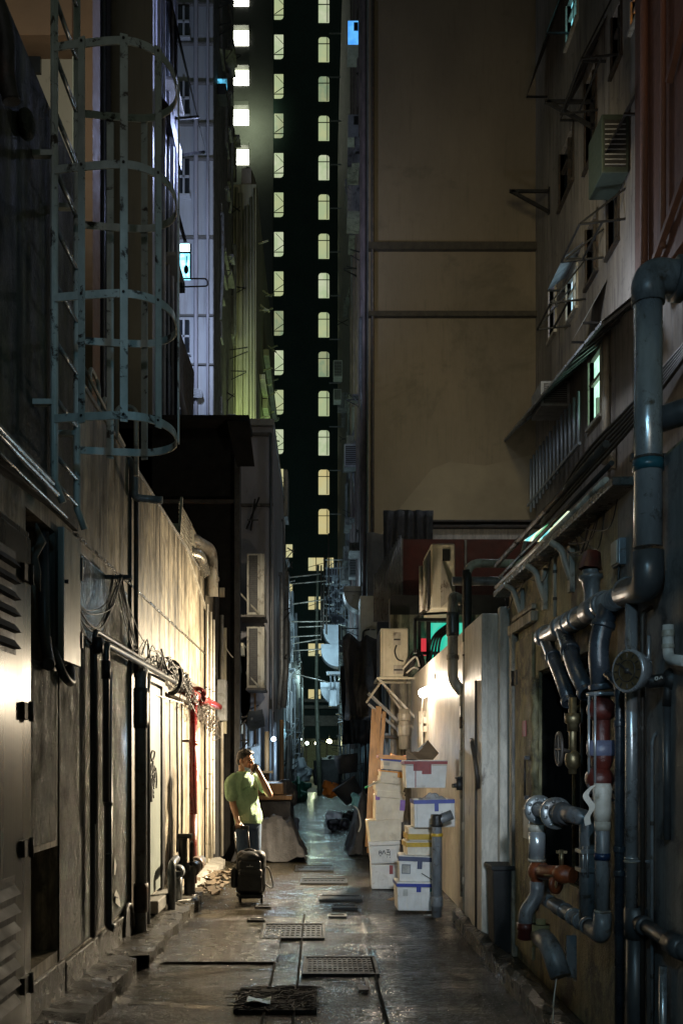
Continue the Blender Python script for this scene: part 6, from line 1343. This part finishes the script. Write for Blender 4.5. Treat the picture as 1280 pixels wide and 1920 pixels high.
jb.add(*loft([(-.835,10.88,.80,.140,.112),(-.836,10.875,.86,.148,.118),(-.838,10.87,.92,.150,.12)],28,0),True)
jb.limb([V((-.905,10.85,.83)),V((-.910,10.83,.50)),V((-.915,10.87,.26)),V((-.92,10.88,.10))],[.092,.066,.064,.066],18)
jb.limb([V((-.775,10.91,.83)),V((-.762,10.87,.50)),V((-.785,10.92,.26)),V((-.80,10.94,.10))],[.092,.068,.062,.064],18)
jn = part('jeans', jb, jeanm, man); remesh(jn, .008, 1)
for (x,y) in ((-.915,10.84),(-.785,10.90)):
    m_=MB().ell((x+.02,y-.02,.045),(.050,.12,.045),Matrix.Rotation(-.5,3,'Z')).ell((x,y+.03,.07),(.05,.06,.06)); s2=part('shoe', m_, rubber, man); remesh(s2,.008,1)
hb = MB(); hb.ell(hp_(0,-.022,.050),(.082,.096,.086),HM); hb.ell(hp_(0,-.055,.0),(.074,.062,.075),HM); hb.ell(hp_(0,.050,.100),(.066,.045,.030),HM)
rr=random.Random(12)
for i in range(70):
    a=rr.uniform(0,6.28); t=rr.uniform(.1,1.25); d=V((math.sin(t)*math.cos(a),math.sin(t)*math.sin(a),math.cos(t))); q=hp_(d.x*.078,-.018+d.y*.09,.052+d.z*.082)
    dd=HM@V((d.x*.5,d.y*.4+.5,d.z*.5)); hb.tube([q,q+dd*.016,q+dd*.026+V((0,0,-.004))],[.009,.006,.002],6)
hair = part('hair', hb, hairm, man)
fm = MB()
for s_ in (1,-1):
    fm.tube([hp_(s_*.018,.093,.034),hp_(s_*.034,.089,.040),hp_(s_*.050,.074,.034)],.0045,6)
    fm.tube([hp_(s_*.018,.091,.012),hp_(s_*.032,.088,.009),hp_(s_*.046,.074,.012)],.0038,6)
part('brows_and_lashes', fm, hairm, man)
part('mouth', MB().ell(hp_(0,.088,-.056),(.026,.010,.014),HM), flat('mouth',(.06,.012,.010),.4), man)
part('teeth', MB().ell(hp_(0,.094,-.049),(.020,.006,.005),HM), flat('teeth',(.6,.55,.48),.3), man)
g=[]
for i in range(7):
    t=i/6; row=[]
    for j in range(9):
        a=math.radians(-75+150*j/8); row.append(hp_((.066-.01*t)*math.sin(a), .022+(.066-.012*t)*math.cos(a), -.088-.040*t+.018*abs(math.sin(a))))
    g.append(row)
mk = part('face_mask', MB().sheet(g), pmat('pale blue mask',(.42,.62,.75),(.36,.55,.68),20,rough=(.7,.9),bump=.3,bscale=60), man); mk.modifiers.new('s','SOLIDIFY').thickness=.006
part('mask_strap', MB().tube([hp_(.074,-.004,.024),hp_(.074,.012,-.04),hp_(.058,.04,-.088)],.0025,6), whitep, man)
ph = thing('phone', 'black phone held to the man\'s mouth', 'phone', (-.76,10.74,1.47))
part('body', MB().obox((-.762,10.722,1.490),(.006,.036,.070),Matrix.Rotation(.45,3,'Y')@Matrix.Rotation(.5,3,'Z')), flat('black phone',(.012,.012,.014),.15), ph, bevel=.004)
part('screen', MB().obox((-.770,10.720,1.487),(.002,.032,.062),Matrix.Rotation(.45,3,'Y')@Matrix.Rotation(.5,3,'Z')), glassd, ph)
solo('earphone_cable', 'thin white cable hanging from the phone across the t-shirt', 'cable', MB().tube(spline([(-.745,10.72,1.47),(-.715,10.73,1.40),(-.715,10.75,1.30),(-.712,10.75,1.18),(-.69,10.76,1.05),(-.70,10.76,.93)],6),.0028,6), whitep)
# ================================================================ rolling backpack
sc = thing('rolling_backpack', 'black wheeled backpack suitcase in front of the man', 'suitcase', (-.78,10.45,0))
bagm = pmat('black nylon', (.016,.016,.018),(.010,.010,.011), 14, rough=(.42,.6), bump=.45, bscale=18, bdist=.02)
bagm2 = pmat('black nylon sheen', (.026,.026,.028),(.014,.014,.015), 14, rough=(.28,.45), bump=.4, bscale=18, bdist=.02)
cx, cy = -.775, 10.46
def blob(c, h, r=.5, m=None, n=4):
    mb = MB(); mb.obox(c, h, m); return mb
o = part('shell', MB().obox((cx,cy+.02,.335),(.165,.11,.245),None,1.0), bagm, sc); o.modifiers.new('b','BEVEL').width=.07; o.modifiers['b'].segments=5
o = part('top_flap', MB().ell((cx-.005,cy-.03,.50),(.155,.10,.075)), bagm2, sc)
o = part('front_pocket', MB().obox((cx+.0,cy-.105,.26),(.135,.045,.13)), bagm, sc); o.modifiers.new('b','BEVEL').width=.035; o.modifiers['b'].segments=4
o = part('front_pocket', MB().obox((cx-.005,cy-.10,.425),(.125,.03,.055)), bagm2, sc); o.modifiers.new('b','BEVEL').width=.025; o.modifiers['b'].segments=4
o = part('side_pocket', MB().obox((cx-.185,cy+.0,.28),(.035,.08,.11)), bagm, sc); o.modifiers.new('b','BEVEL').width=.02
part('zip', MB().tube(spline([(cx-.12,cy-.155,.335),(cx-.05,cy-.158,.32),(cx+.05,cy-.158,.315),(cx+.13,cy-.150,.30)]),.005,6).tube(spline([(cx-.11,cy-.135,.375),(cx,cy-.14,.365),(cx+.11,cy-.13,.36)]),.005,6), bagm2, sc)
part('zip_pull', MB().bar((cx-.115,cy-.158,.36),(cx-.122,cy-.16,.335),.008), paper, sc)
part('name_badge', MB().bar((cx-.04,cy-.135,.418),(cx+.035,cy-.135,.418),.007).bar((cx-.004,cy-.135,.430),(cx+.004,cy-.135,.434),.008), paper, sc)
part('handle', MB().tube(fillet([(-.955+.0,cy+.06,.50),(-.955,cy+.06,.845),(-.80,cy+.06,.845)],.02)[:-1] and [(-.935,cy+.05,.50),(-.962,cy+.05,.80)], .010, 8).tube([(-.785,cy+.05,.50),(-.815,cy+.05,.80)],.010,8).obox((-.890,cy+.05,.838),(.085,.014,.018)).bar((-.962,cy+.05,.79),(-.965,cy+.05,.845),.03).bar((-.815,cy+.05,.79),(-.812,cy+.05,.845),.02), blackm, sc)
part('handle_shine', MB().cyl((-.9585,cy+.037,.76),(-.947,cy+.037,.60),.003,6), paper, sc)
part('carry_loop', MB().tube(spline([(cx-.09,cy+.0,.545),(cx-.05,cy,.59),(cx+.03,cy,.585),(cx+.07,cy,.54)]),.012,8), bagm, sc)
part('side_strap', MB().ribbon(spline([(cx+.16,cy-.02,.40),(cx+.20,cy-.03,.39),(cx+.235,cy-.03,.28),(cx+.25,cy-.03,.19),(cx+.22,cy-.03,.17),(cx+.15,cy-.02,.22)]),.035,.012,(0,1,0)), bagm, sc)
part('base', MB().box(cx-.13,cx+.14,cy-.10,cy+.11,.055,.10), blackm, sc, bevel=.015)
for x in (cx-.115, cx+.125):
    part('wheel', MB().lathe((x-.015,cy-.06,.036),(1,0,0),[(0,0),(0,.03),(.004,.036),(.026,.036),(.03,.03),(.03,0)],18), rubber, sc)

# ================================================================ foam boxes
def fbox(name, label, x0, x1, yb, yt, Y, d=.34, mt=foam, rz=0, ry=0, top='lid', tapes=(), group='stacked foam boxes', cat='foam box', taper=.93, marks=None):
    """front face from pixel extents at depth Y; real box with a recessed rim, walls and optional lid"""
    X0, X1 = px_x(x0,Y), px_x(x1,Y); Z0, Z1 = px_z(yb,Y), px_z(yt,Y); w_ = (X1-X0)/2; h = Z1-Z0
    c = V(((X0+X1)/2, Y+d/2, Z0)); M_ = Matrix.Rotation(rz,3,'Z') @ Matrix.Rotation(ry,3,'Y')
    t = thing(name, label, cat, c, group)
    def tf(m):
        m.v = [c+M_@(p) for p in m.v]; return m
    lh = min(.055, h*.2) if top == 'lid' else 0; bh = h-lh
    m = MB(); m.obox((0,0,bh/2),(w_*.985,d/2*.985,bh/2),None,taper) if top != 'open' else None
    if top == 'open':
        th = .028
        for (sx,sy) in ((1,0),(-1,0),(0,1),(0,-1)):
            if sx: m.box(sx*w_, sx*(w_-th), -d/2, d/2, 0, bh)
            else: m.box(-w_+th, w_-th, sy*d/2, sy*(d/2-th), 0, bh)
        m.box(-w_+th, w_-th, -d/2+th, d/2-th, .0, .03)
    part('body', tf(m), mt, t, bevel=.008)
    if lh:
        part('lid', tf(MB().obox((0,0,bh+lh/2+.003),(w_,d/2,lh/2-.002))), mt, t, bevel=.010)
    if h > .15: part('moulding', tf(MB().box(-w_*.5, -w_*.12, -d/2*.985-.004, -d/2*.95, h*.08, h*.62).box(w_*.15, w_*.6, -d/2*.985-.004, -d/2*.95, h*.08, h*.62)), mt, t, bevel=.004)
    for (kind, a, b_, e, f_, tm) in tapes:
        # fractions on the front face: a..b across, e..f up
        m = MB().box(-w_+2*w_*a, -w_+2*w_*b_, -d/2-.008, -d/2+.0, h*e, h*f_)
        if a <= .01 and b_ >= .99: m.box(-w_-.004, -w_, -d/2, d/2, h*e, h*f_)
        part(kind, tf(m), tm, t)
    if marks: part('writing', tf(marks(w_, d, h)), inkm, t)
    return t
# near stack, bottom to top
fbox('foam_box','white foam box with clean blue tape, bottom of the near stack',742,820,1709,1655,9.75,.36,foam,.03,.02,'lid',[('tape',0,1,.84,.95,tape_blue),('tape',.47,.58,.66,.84,tape_blue),('sticker',.15,.26,.52,.75,paper),('sticker',.79,.95,.68,.80,tealp),('sticker',.82,.93,.42,.66,acgrey)])
t_ = fbox('foam_box','white foam box with torn navy tape and a framed label, second in the near stack',747,823,1656,1606,9.8,.36,foam,-.04,.04,'lid',[('tape',0,1,.80,.97,navy),('tape',.46,.58,.52,.80,navy),('label',.08,.30,.32,.68,acgrey),('label_print',.10,.28,.36,.64,paper)])
part('crack', MB().bar(P(790,1638,9.765),P(812,1652,9.765),.008), inkm, t_)
fbox('foam_box','foam box with a mustard tape band, third in the near stack',760,826,1606,1578,9.9,.34,foam_cream,.06,.0,'lid',[('tape',0,1,.62,.92,tape_yel)])
fbox('foam_box','mustard banded foam box right under the open blue rimmed box',763,826,1578,1552,9.85,.34,foam_cream,.05,.01,'none',[('tape',0,1,.12,.52,tape_yel)])
ob = fbox('foam_box','open foam box with a blue taped rim holding a clear bag, in the near stack',777,853,1552,1500,9.7,.42,foam,.0,-.02,'open',[('tape',0,1,.86,1.0,tape_blue),('tape',.50,.60,.58,.86,tape_blue)])
q = ob.location
pb = thing('plastic_bag', 'crumpled clear plastic bag bulging inside the open blue rimmed box', 'bag', q+V((0,0,.15)))
m = MB(); n=16; g=[]
for i in range(n+1):
    g.append([(q.x-.17+.34*j/n, q.y-.17+.34*i/n, q.z+.24+.10*math.sin(math.pi*i/n)*math.sin(math.pi*j/n)+.045*noise.noise(V((i*.45,j*.45,2)))) for j in range(n+1)])
part('film', m.sheet(g), clearp, pb)
fbox('foam_box','foam box with torn red tape near the top of the near stack',758,838,1478,1426,10.05,.36,foam,.02,.0,'lid',[('tape',0,1,.86,.97,tape_red),('tape',.20,.62,.62,.86,tape_red),('tape',.40,.62,.50,.62,tape_red),('tape',.24,.26,.02,.86,tape_red)])
cb_ = thing('cardboard_scrap', 'crumpled brown cardboard lying on top of the near foam stack', 'cardboard', P(790,1424,10.1))
m = MB().add([P(760,1408,10.1),P(762,1424,10.1),P(770,1425,10.4),P(790,1416,10.5),P(802,1388,10.5),P(822,1412,10.2),P(812,1424,10.1),P(786,1424,10.05),P(775,1410,10.2)],[(0,1,7,8),(1,2,7),(8,7,6,5),(8,5,4,3),(0,8,3,2)])
m2 = part('sheet', m, cardb, cb_); m2.modifiers.new('s','SOLIDIFY').thickness=.008
part('edge', MB().add([P(776,1409,10.15),P(800,1390,10.45),P(797,1398,10.4),P(784,1410,10.12)],[(0,1,2,3),(3,2,1,0)]), foam, cb_)
# back stack
def korean(w_, d, h):
    m = MB(); y = -d/2-.008
    segs = [(-.30,.58,-.30,.42),(-.30,.50,-.18,.50),(-.18,.58,-.18,.42),(-.24,.60,-.24,.55),(-.28,.36,-.20,.36),(-.05,.60,-.14,.42),(-.05,.60,.04,.42),(.08,.62,.26,.62),(.16,.62,.16,.50),(.10,.50,.26,.50),(.08,.40,.26,.38),(.10,.30,.14,.30),(.26,.58,.26,.36),(.24,.28,.28,.28)]
    for a in segs: m.bar((w_*a[0]*1.2,y,h*a[1]),(w_*a[2]*1.2,y,h*a[3]),.008)
    return m
fbox('foam_box','white foam box with a red tab, bottom of the back stack',695,752,1668,1622,11.5,.36,foam,-.02,.0,'none',[('tape',.62,.74,.62,.98,tape_red)])
fbox('foam_box','white foam box with black handwriting, second in the back stack',693,752,1620,1578,11.5,.36,foam,-.02,-.04,'lid',[],marks=korean)
fbox('foam_box','leaning cream foam box above the one with handwriting',690,754,1578,1538,11.55,.38,foam_cream,.04,-.06,'none',[])
fbox('foam_box','cream foam box with purple tape on both sides in the back stack',700,757,1541,1492,11.6,.36,foam_cream,.04,.06,'none',[('tape',.82,.98,.45,.85,tape_pur),('tape',.0,.14,.80,.98,tape_pur)])
for i,(x0,x1,yb,yt,ry,lab,mt_,tp_) in enumerate([(703,758,1497,1484,.10,'lowest of the cream foam lids in the back stack',foam_cream,[]),(700,757,1485,1470,.12,'thick cream foam tray second among the lids of the back stack',foam_cream,[]),
      (709,757,1470,1457,.10,'cream foam tray below the orange striped one',foam_cream,[]),(711,759,1458,1446,.10,'foam tray with orange tape and a blue edge in the back stack',foam_cream,[('tape',0,1,.75,.98,tape_org),('tape',.68,1,.05,.75,tape_org)]),
      (715,758,1444,1424,.10,'small foam box with blue tape near the top of the back stack',foam_cream,[('tape',0,1,.80,.98,tape_blue),('tape',.88,1.0,.45,.80,tape_blue),('label',.05,.30,.35,.65,paper)])]):
    fbox('foam_tray' if i != 4 else 'foam_box', lab, x0,x1,yb,yt,11.55,.34,mt_,.03,ry,'none',tp_)
ot = thing('orange_tray','bright orange plastic tray on the very top of the back stack','tray',P(735,1425,11.5))
x0,x1=px_x(710,11.5),px_x(762,11.5); z0=px_z(1424,11.5)
mm=MB().obox(((x0+x1)/2,11.66,z0+.008),((x1-x0)/2,.17,.008),Matrix.Rotation(.05,3,'Y'))
for s_ in (-1,1): mm.obox(((x0+x1)/2,11.66+s_*.165,z0+.03),((x1-x0)/2,.008,.02),Matrix.Rotation(.05,3,'Y')); mm.obox(((x0+x1)/2+s_*(x1-x0)/2,11.66,z0+.03),(.008,.17,.02))
part('tray', mm, tape_org, ot)
part('paper', MB().obox(((x0+x1)/2+.04,11.6,z0+.04),(.06,.05,.012),Matrix.Rotation(.3,3,'Y')), paper, ot)
mkp = thing('marker_pen','white rolled strip with a green tip poking out of the back stack','marker',P(696,1473,11.3))
part('stick', MB().bar(P(690,1475,11.3),P(712,1464,11.5),.028,.02), foam_cream, mkp); part('tip', MB().bar(P(684.5,1477.5,11.28),P(690,1474.5,11.3),.022,.016), flat('green tip',(.01,.35,.12),.4), mkp)
# leaning planks
for i,(a,b_,w_,lab) in enumerate([((700,1330),(688,1588),.06,'leftmost'),((710,1325),(693,1600),.09,'middle'),((720,1335),(702,1560),.06,'rightmost')]):
    Yp=14.2; solo('plank', lab+' of the three wooden planks leaning behind the foam boxes','plank',MB().bar(P(*a,Yp+.5),P(*b_,Yp),w_,.03,(0,1,0)),wood,'leaning planks')
# ================================================================ iron covers in the ground
iron = pmat('wet cast iron', (.016,.015,.014),(.009,.009,.008), 20, rough=(.34,.6), metal=.1, bump=.6, bscale=60, spec=.35)
def cover(label, x0, x1, yf, yn, rows, cols, group='iron drain covers'):
    pa, pb_ = QZ(x0, yn), QZ(x1, yn); pc_ = QZ(x0, yf); X0, X1, Y0, Y1 = pa.x, pb_.x, pa.y, pc_.y
    t = thing('drain_cover', label, 'drain cover', ((X0+X1)/2,(Y0+Y1)/2,.0), group)
    z=.012
    part('frame', MB().box(X0,X1,Y0,Y0+.025,-.02,z+.006).box(X0,X1,Y1-.025,Y1,-.02,z+.006).box(X0,X0+.025,Y0+.026,Y1-.026,-.02,z+.006).box(X1-.025,X1,Y0+.026,Y1-.026,-.02,z+.006), iron, t, bevel=.003)
    m = MB().box(X0+.026,X1-.026,Y0+.026,Y1-.026,-.02,z-.008); dx=(X1-X0-.07)/cols; dy=(Y1-Y0-.07)/rows
    for i in range(cols):
        for j in range(rows):
            x=X0+.035+dx*(i+.5); y=Y0+.035+dy*(j+.5); m.obox((x,y,z-.004),(dx*.32,dy*.30,.005),Matrix.Rotation(.0 if (i+j)%2 else .0,3,'Z'))
    part('plate', m, iron, t); return t
def QZ(px, py): Y = F*1.6/(py-1425); return V(((px-600)*Y/F, Y, 0))
cover('studded cover left of the paving centre, nearer the suitcase',485,609,1735,1763,6,11)
cover('large studded cover right of centre in the foreground',566,712,1797,1831,7,13)
cover('narrow slotted cover beyond the suitcase on the bright wet strip',563,652,1649,1659,2,10)
cover('narrow slotted cover farthest up the wet alley',552,625,1624,1635,2,9)
for i,(x0,x1,yf,yn,lab) in enumerate([(478,507,1699,1704,'tiny bright slotted cover just in front of the suitcase'),(622,671,1699,1706,'small slotted cover right of the paving centre line'),(616,650,1717,1722,'tiny slotted cover under the small one at the centre line'),(463,497,1725,1729,'tiny dark slotted cover left of the studded one'),(598,680,1681,1690,'ragged narrow grating right of the suitcase')]):
    cover(lab,x0,x1,yf,yn,1,6 if i<4 else 12,'small slotted covers')
gt = thing('trodden_net', 'heap of black netting trodden over a drain in the foreground', 'net', QZ(510,1880))
m=MB(); rr=random.Random(8); a0=QZ(424,1899); a1=QZ(592,1856)
xL,xR=-.55,-.02; yN,yF=QZ(500,1900).y,QZ(500,1856).y
for i in range(150):
    x=rr.uniform(xL,xR); y=rr.uniform(yN,yF); an=rr.gauss(.4,.9); l=rr.uniform(.03,.10); d=V((math.cos(an),math.sin(an),0))
    m.tube(spline([V((x,y,.02))-d*l, V((x+rr.uniform(-.02,.02),y,.024+rr.uniform(0,.006))), V((x,y,.02))+d*l],3), rr.uniform(.002,.004), 5)
part('strands', m, iron, gt); part('sheet', MB().box(xL,xR,yN,yF,-.01,.018), rubber, gt)
gl = thing('green_scrap','pale green plastic scrap caught in the black netting','litter',QZ(460,1888))
part('scrap', MB().sheet([[(-.47+.05*i, QZ(460,1893).y+.06*j, .045+.012*math.sin(i*1.7+j)) for i in range(4)] for j in range(3)]), pmat('green plastic scrap',(.25,.34,.2),(.14,.2,.1),20,rough=(.2,.4),bump=.4), gl)
ft = thing('flat_offcut','dark bent metal offcut lying on the paving','litter',QZ(685,1850))
part('offcut', MB().box(QZ(672,1858).x,QZ(690,1858).x,QZ(680,1862).y,QZ(680,1853).y,.008,.02).box(QZ(685,1850).x,QZ(692,1850).x,QZ(688,1855).y,QZ(688,1838).y,.008,.016), darkm, ft)
for i,(px,py,w_,lab) in enumerate([(300,1665,.03,'small white paper scrap on the ground nearest the valves'),(398,1657,.12,'crumpled white paper strip left of the suitcase'),(420,1645,.08,'flattened pale paper left of the suitcase, farther one'),(806,1720,.10,'flat pale tile lying in front of the near foam stack'),(352,1712,.10,'torn newspaper on the kerb below the valves'),(735,1690,.08,'dark rag beside the foam boxes')]):
    q=QZ(px,py); q.z=.13 if i in (0,4) else .02
    if i in (0,4): q.x=-1.42
    solo('litter', lab, 'litter', MB().obox(q,(w_/2,w_*.6,.004),Matrix.Rotation(.4+i,3,'Z')@Matrix.Rotation(.15,3,'X')), paper if i!=5 else cardb)
# ================================================================ middle distance goods
def heap(name,label,cat,c,s,mt,n=14,seed=1,group=None,vox=.05):
    rr=random.Random(seed); m=MB()
    for i in range(n): m.obox((c[0]+rr.uniform(-1,1)*s[0]*.6,c[1]+rr.uniform(-1,1)*s[1]*.6,c[2]+rr.uniform(.2,.9)*s[2]),(s[0]*rr.uniform(.2,.5),s[1]*rr.uniform(.2,.5),s[2]*rr.uniform(.1,.3)),Matrix.Rotation(rr.uniform(0,3),3,'Z')@Matrix.Rotation(rr.uniform(-.5,.5),3,'X'))
    o=solo(name,label,cat,m,mt,group); md=o.modifiers.new('r','REMESH'); md.mode='VOXEL'; md.voxel_size=vox; md.use_smooth_shade=True; sm2=o.modifiers.new('s','SMOOTH'); sm2.iterations=2; return o
def cloth_cover(name,label,x0,x1,y0,y1,h,mt,seed,spill=.3,group=None,cat='cover'):
    n=26; g=[]
    for i in range(n+1):
        row=[]
        for j in range(n+1):
            u=j/n*2-1; v=i/n*2-1; e=max(abs(u),abs(v)); z=h if e<.72 else max(.01,h*(1-((e-.72)/.28)))
            z+=.22*h*noise.noise(V((u*2.6,v*2.6,seed)))+.07*h*noise.noise(V((u*8,v*8,seed))); k=1+((.22*noise.noise(V((u*5,v*5,seed+5)))+spill*.3)*max(0,(e-.6)/.4))
            row.append(((x0+x1)/2+(x1-x0)/2*(u*.78+.22*u*e**3)*k,(y0+y1)/2+(y1-y0)/2*(v*.8+.2*v*e**3)*k,max(.01,z)))
        g.append(row)
    return solo(name,label,cat,MB().sheet(g),mt,group)
cart = thing('market_cart','low wooden market cart behind the man with boards on top','cart',(-.95,16,0))
part('board', MB().box(-1.45,px_x(548,16.5),16.2,18.6,px_z(1500,16.3),px_z(1492,16.3)).box(-1.45,px_x(530,16.5),16.6,18.4,px_z(1491,16.3),px_z(1470,16.3)), wood, cart, bevel=.01)
part('frame', MB().box(-1.4,px_x(545,16.5),16.3,18.5,.35,px_z(1502,16.3)), tarp_dark, cart)
for x in (-1.25,-.65): part('wheel', MB().lathe((x,16.4,.16),(1,0,0),[(0,0),(0,.15),(.05,.15),(.05,0)],20), rubber, cart)
cloth_cover('tarpaulin','grey tarpaulin spread over goods behind the man',-1.35,px_x(568,15.3),14.6,16.1,.62,tarp,3,cat='tarpaulin')
heap('black_sack','black covered load standing on the cart','sack',(px_x(537,17),17.2,.55),(.16,.3,.62),tarp_dark,14,3)
heap('green_crates','green crates and bundles stacked at the left farther up the alley','crates',(px_x(556,36),36,.0),(.35,1.2,.75),flat('dull green',(.02,.14,.09),.5),12,5,vox=.06)
heap('pale_bundles','pale bundles piled under the far awning on the left','bundles',(px_x(560,44),44,.5),(.45,1.2,1.1),hoodm,14,6,vox=.06)
heap('grey_sack','small grey sack lying beyond the cart','sack',(px_x(552,21),21,.0),(.18,.3,.28),tarp,9,7)
heap('orange_bag','bright orange cloth bag slumped over bin bags on the right','bag',(px_x(622,25),25,.62),(.24,.3,.36),pmat('orange cloth',(.75,.22,.02),(.6,.15,.015),6,rough=(.6,.8),bump=.4,bscale=14),14,4,vox=.03)
for i,(px,py,Y,s,lab) in enumerate([(625,1500,23.5,.24,'pale grey rubbish bag below the orange bag'),(628,1500,21,.20,'shiny black bin bag nearest in front of the orange bag'),(641,1500,21.5,.18,'smaller shiny black bin bag beside the nearest one'),(650,1490,24,.22,'black bin bag tucked behind under the black bins')]):
    heap('rubbish_bag',lab,'bag',(px_x(px,Y),Y,-.02),(s,s,s*1.3),clearp if i==0 else blackbag,12,20+i,'rubbish bags',vox=.03)
bn = thing('stacked_bins','two round black bins stacked slantwise on the right of the alley','bin',(px_x(655,18),18,0))
part('bin', MB().lathe(P(652,1445,18)+V((0,0,-.05)),(-.12,0,1),[(0,0),(0,.18),(.28,.23),(.36,.23),(.36,.20),(.30,.20)],24), rubber, bn); part('bin', MB().lathe(P(665,1500,17.8),(-.55,0,.8),[(0,0),(0,.20),(.35,.25),(.38,.27),(.40,.2)],24), rubber, bn)
cloth_cover('tarpaulin','dark grey tarpaulin over goods on the right before the planks',px_x(655,16.5),1.42,15.6,17.4,.92,tarp_dark,9,cat='tarpaulin')
heap('teal_bag','patterned teal bag lying on the dark tarpaulin','bag',(px_x(672,16.6),16.6,.70),(.10,.22,.32),flat('pale teal',(.10,.28,.30),.5),9,9,vox=.03)
heap('dark_goods','dark boxes stacked below the far bulbs on the right','boxes',(px_x(618,46),46,0),(.55,1.5,1.7),tarp_dark,12,30,vox=.07)
fs2 = thing('market_stall','pale lit stall table under the far bulbs on the left','stall',(px_x(556,52),52,0))
part('table', MB().box(px_x(545,52),px_x(568,52),51.5,53,.9,.98), hoodm, fs2); part('legs', MB().box(px_x(546,52),px_x(548,52),51.6,51.7,0,.9).box(px_x(565,52),px_x(567,52),51.6,51.7,0,.9), darkm, fs2)
part('lamp', MB().box(px_x(547,52),px_x(566,52),52,52.1,px_z(1388,52),px_z(1385,52)), emat('tube glow',(.7,1,.9),4), fs2)
solo('slack_cable','slack cable crossing the alley beside the bamboo pole','cable',MB().tube(spline([P(597,1387,40),P(622,1397,40),P(645,1400,40)]),.03,6),cablem)
solo('rope','pale rope hanging at the dark tarpaulin on the right','rope',MB().tube(spline([P(663,1512,15.9),P(671,1520,15.6),P(676,1545,15.4),P(672,1560,15.3)]),.012,6),whitep)
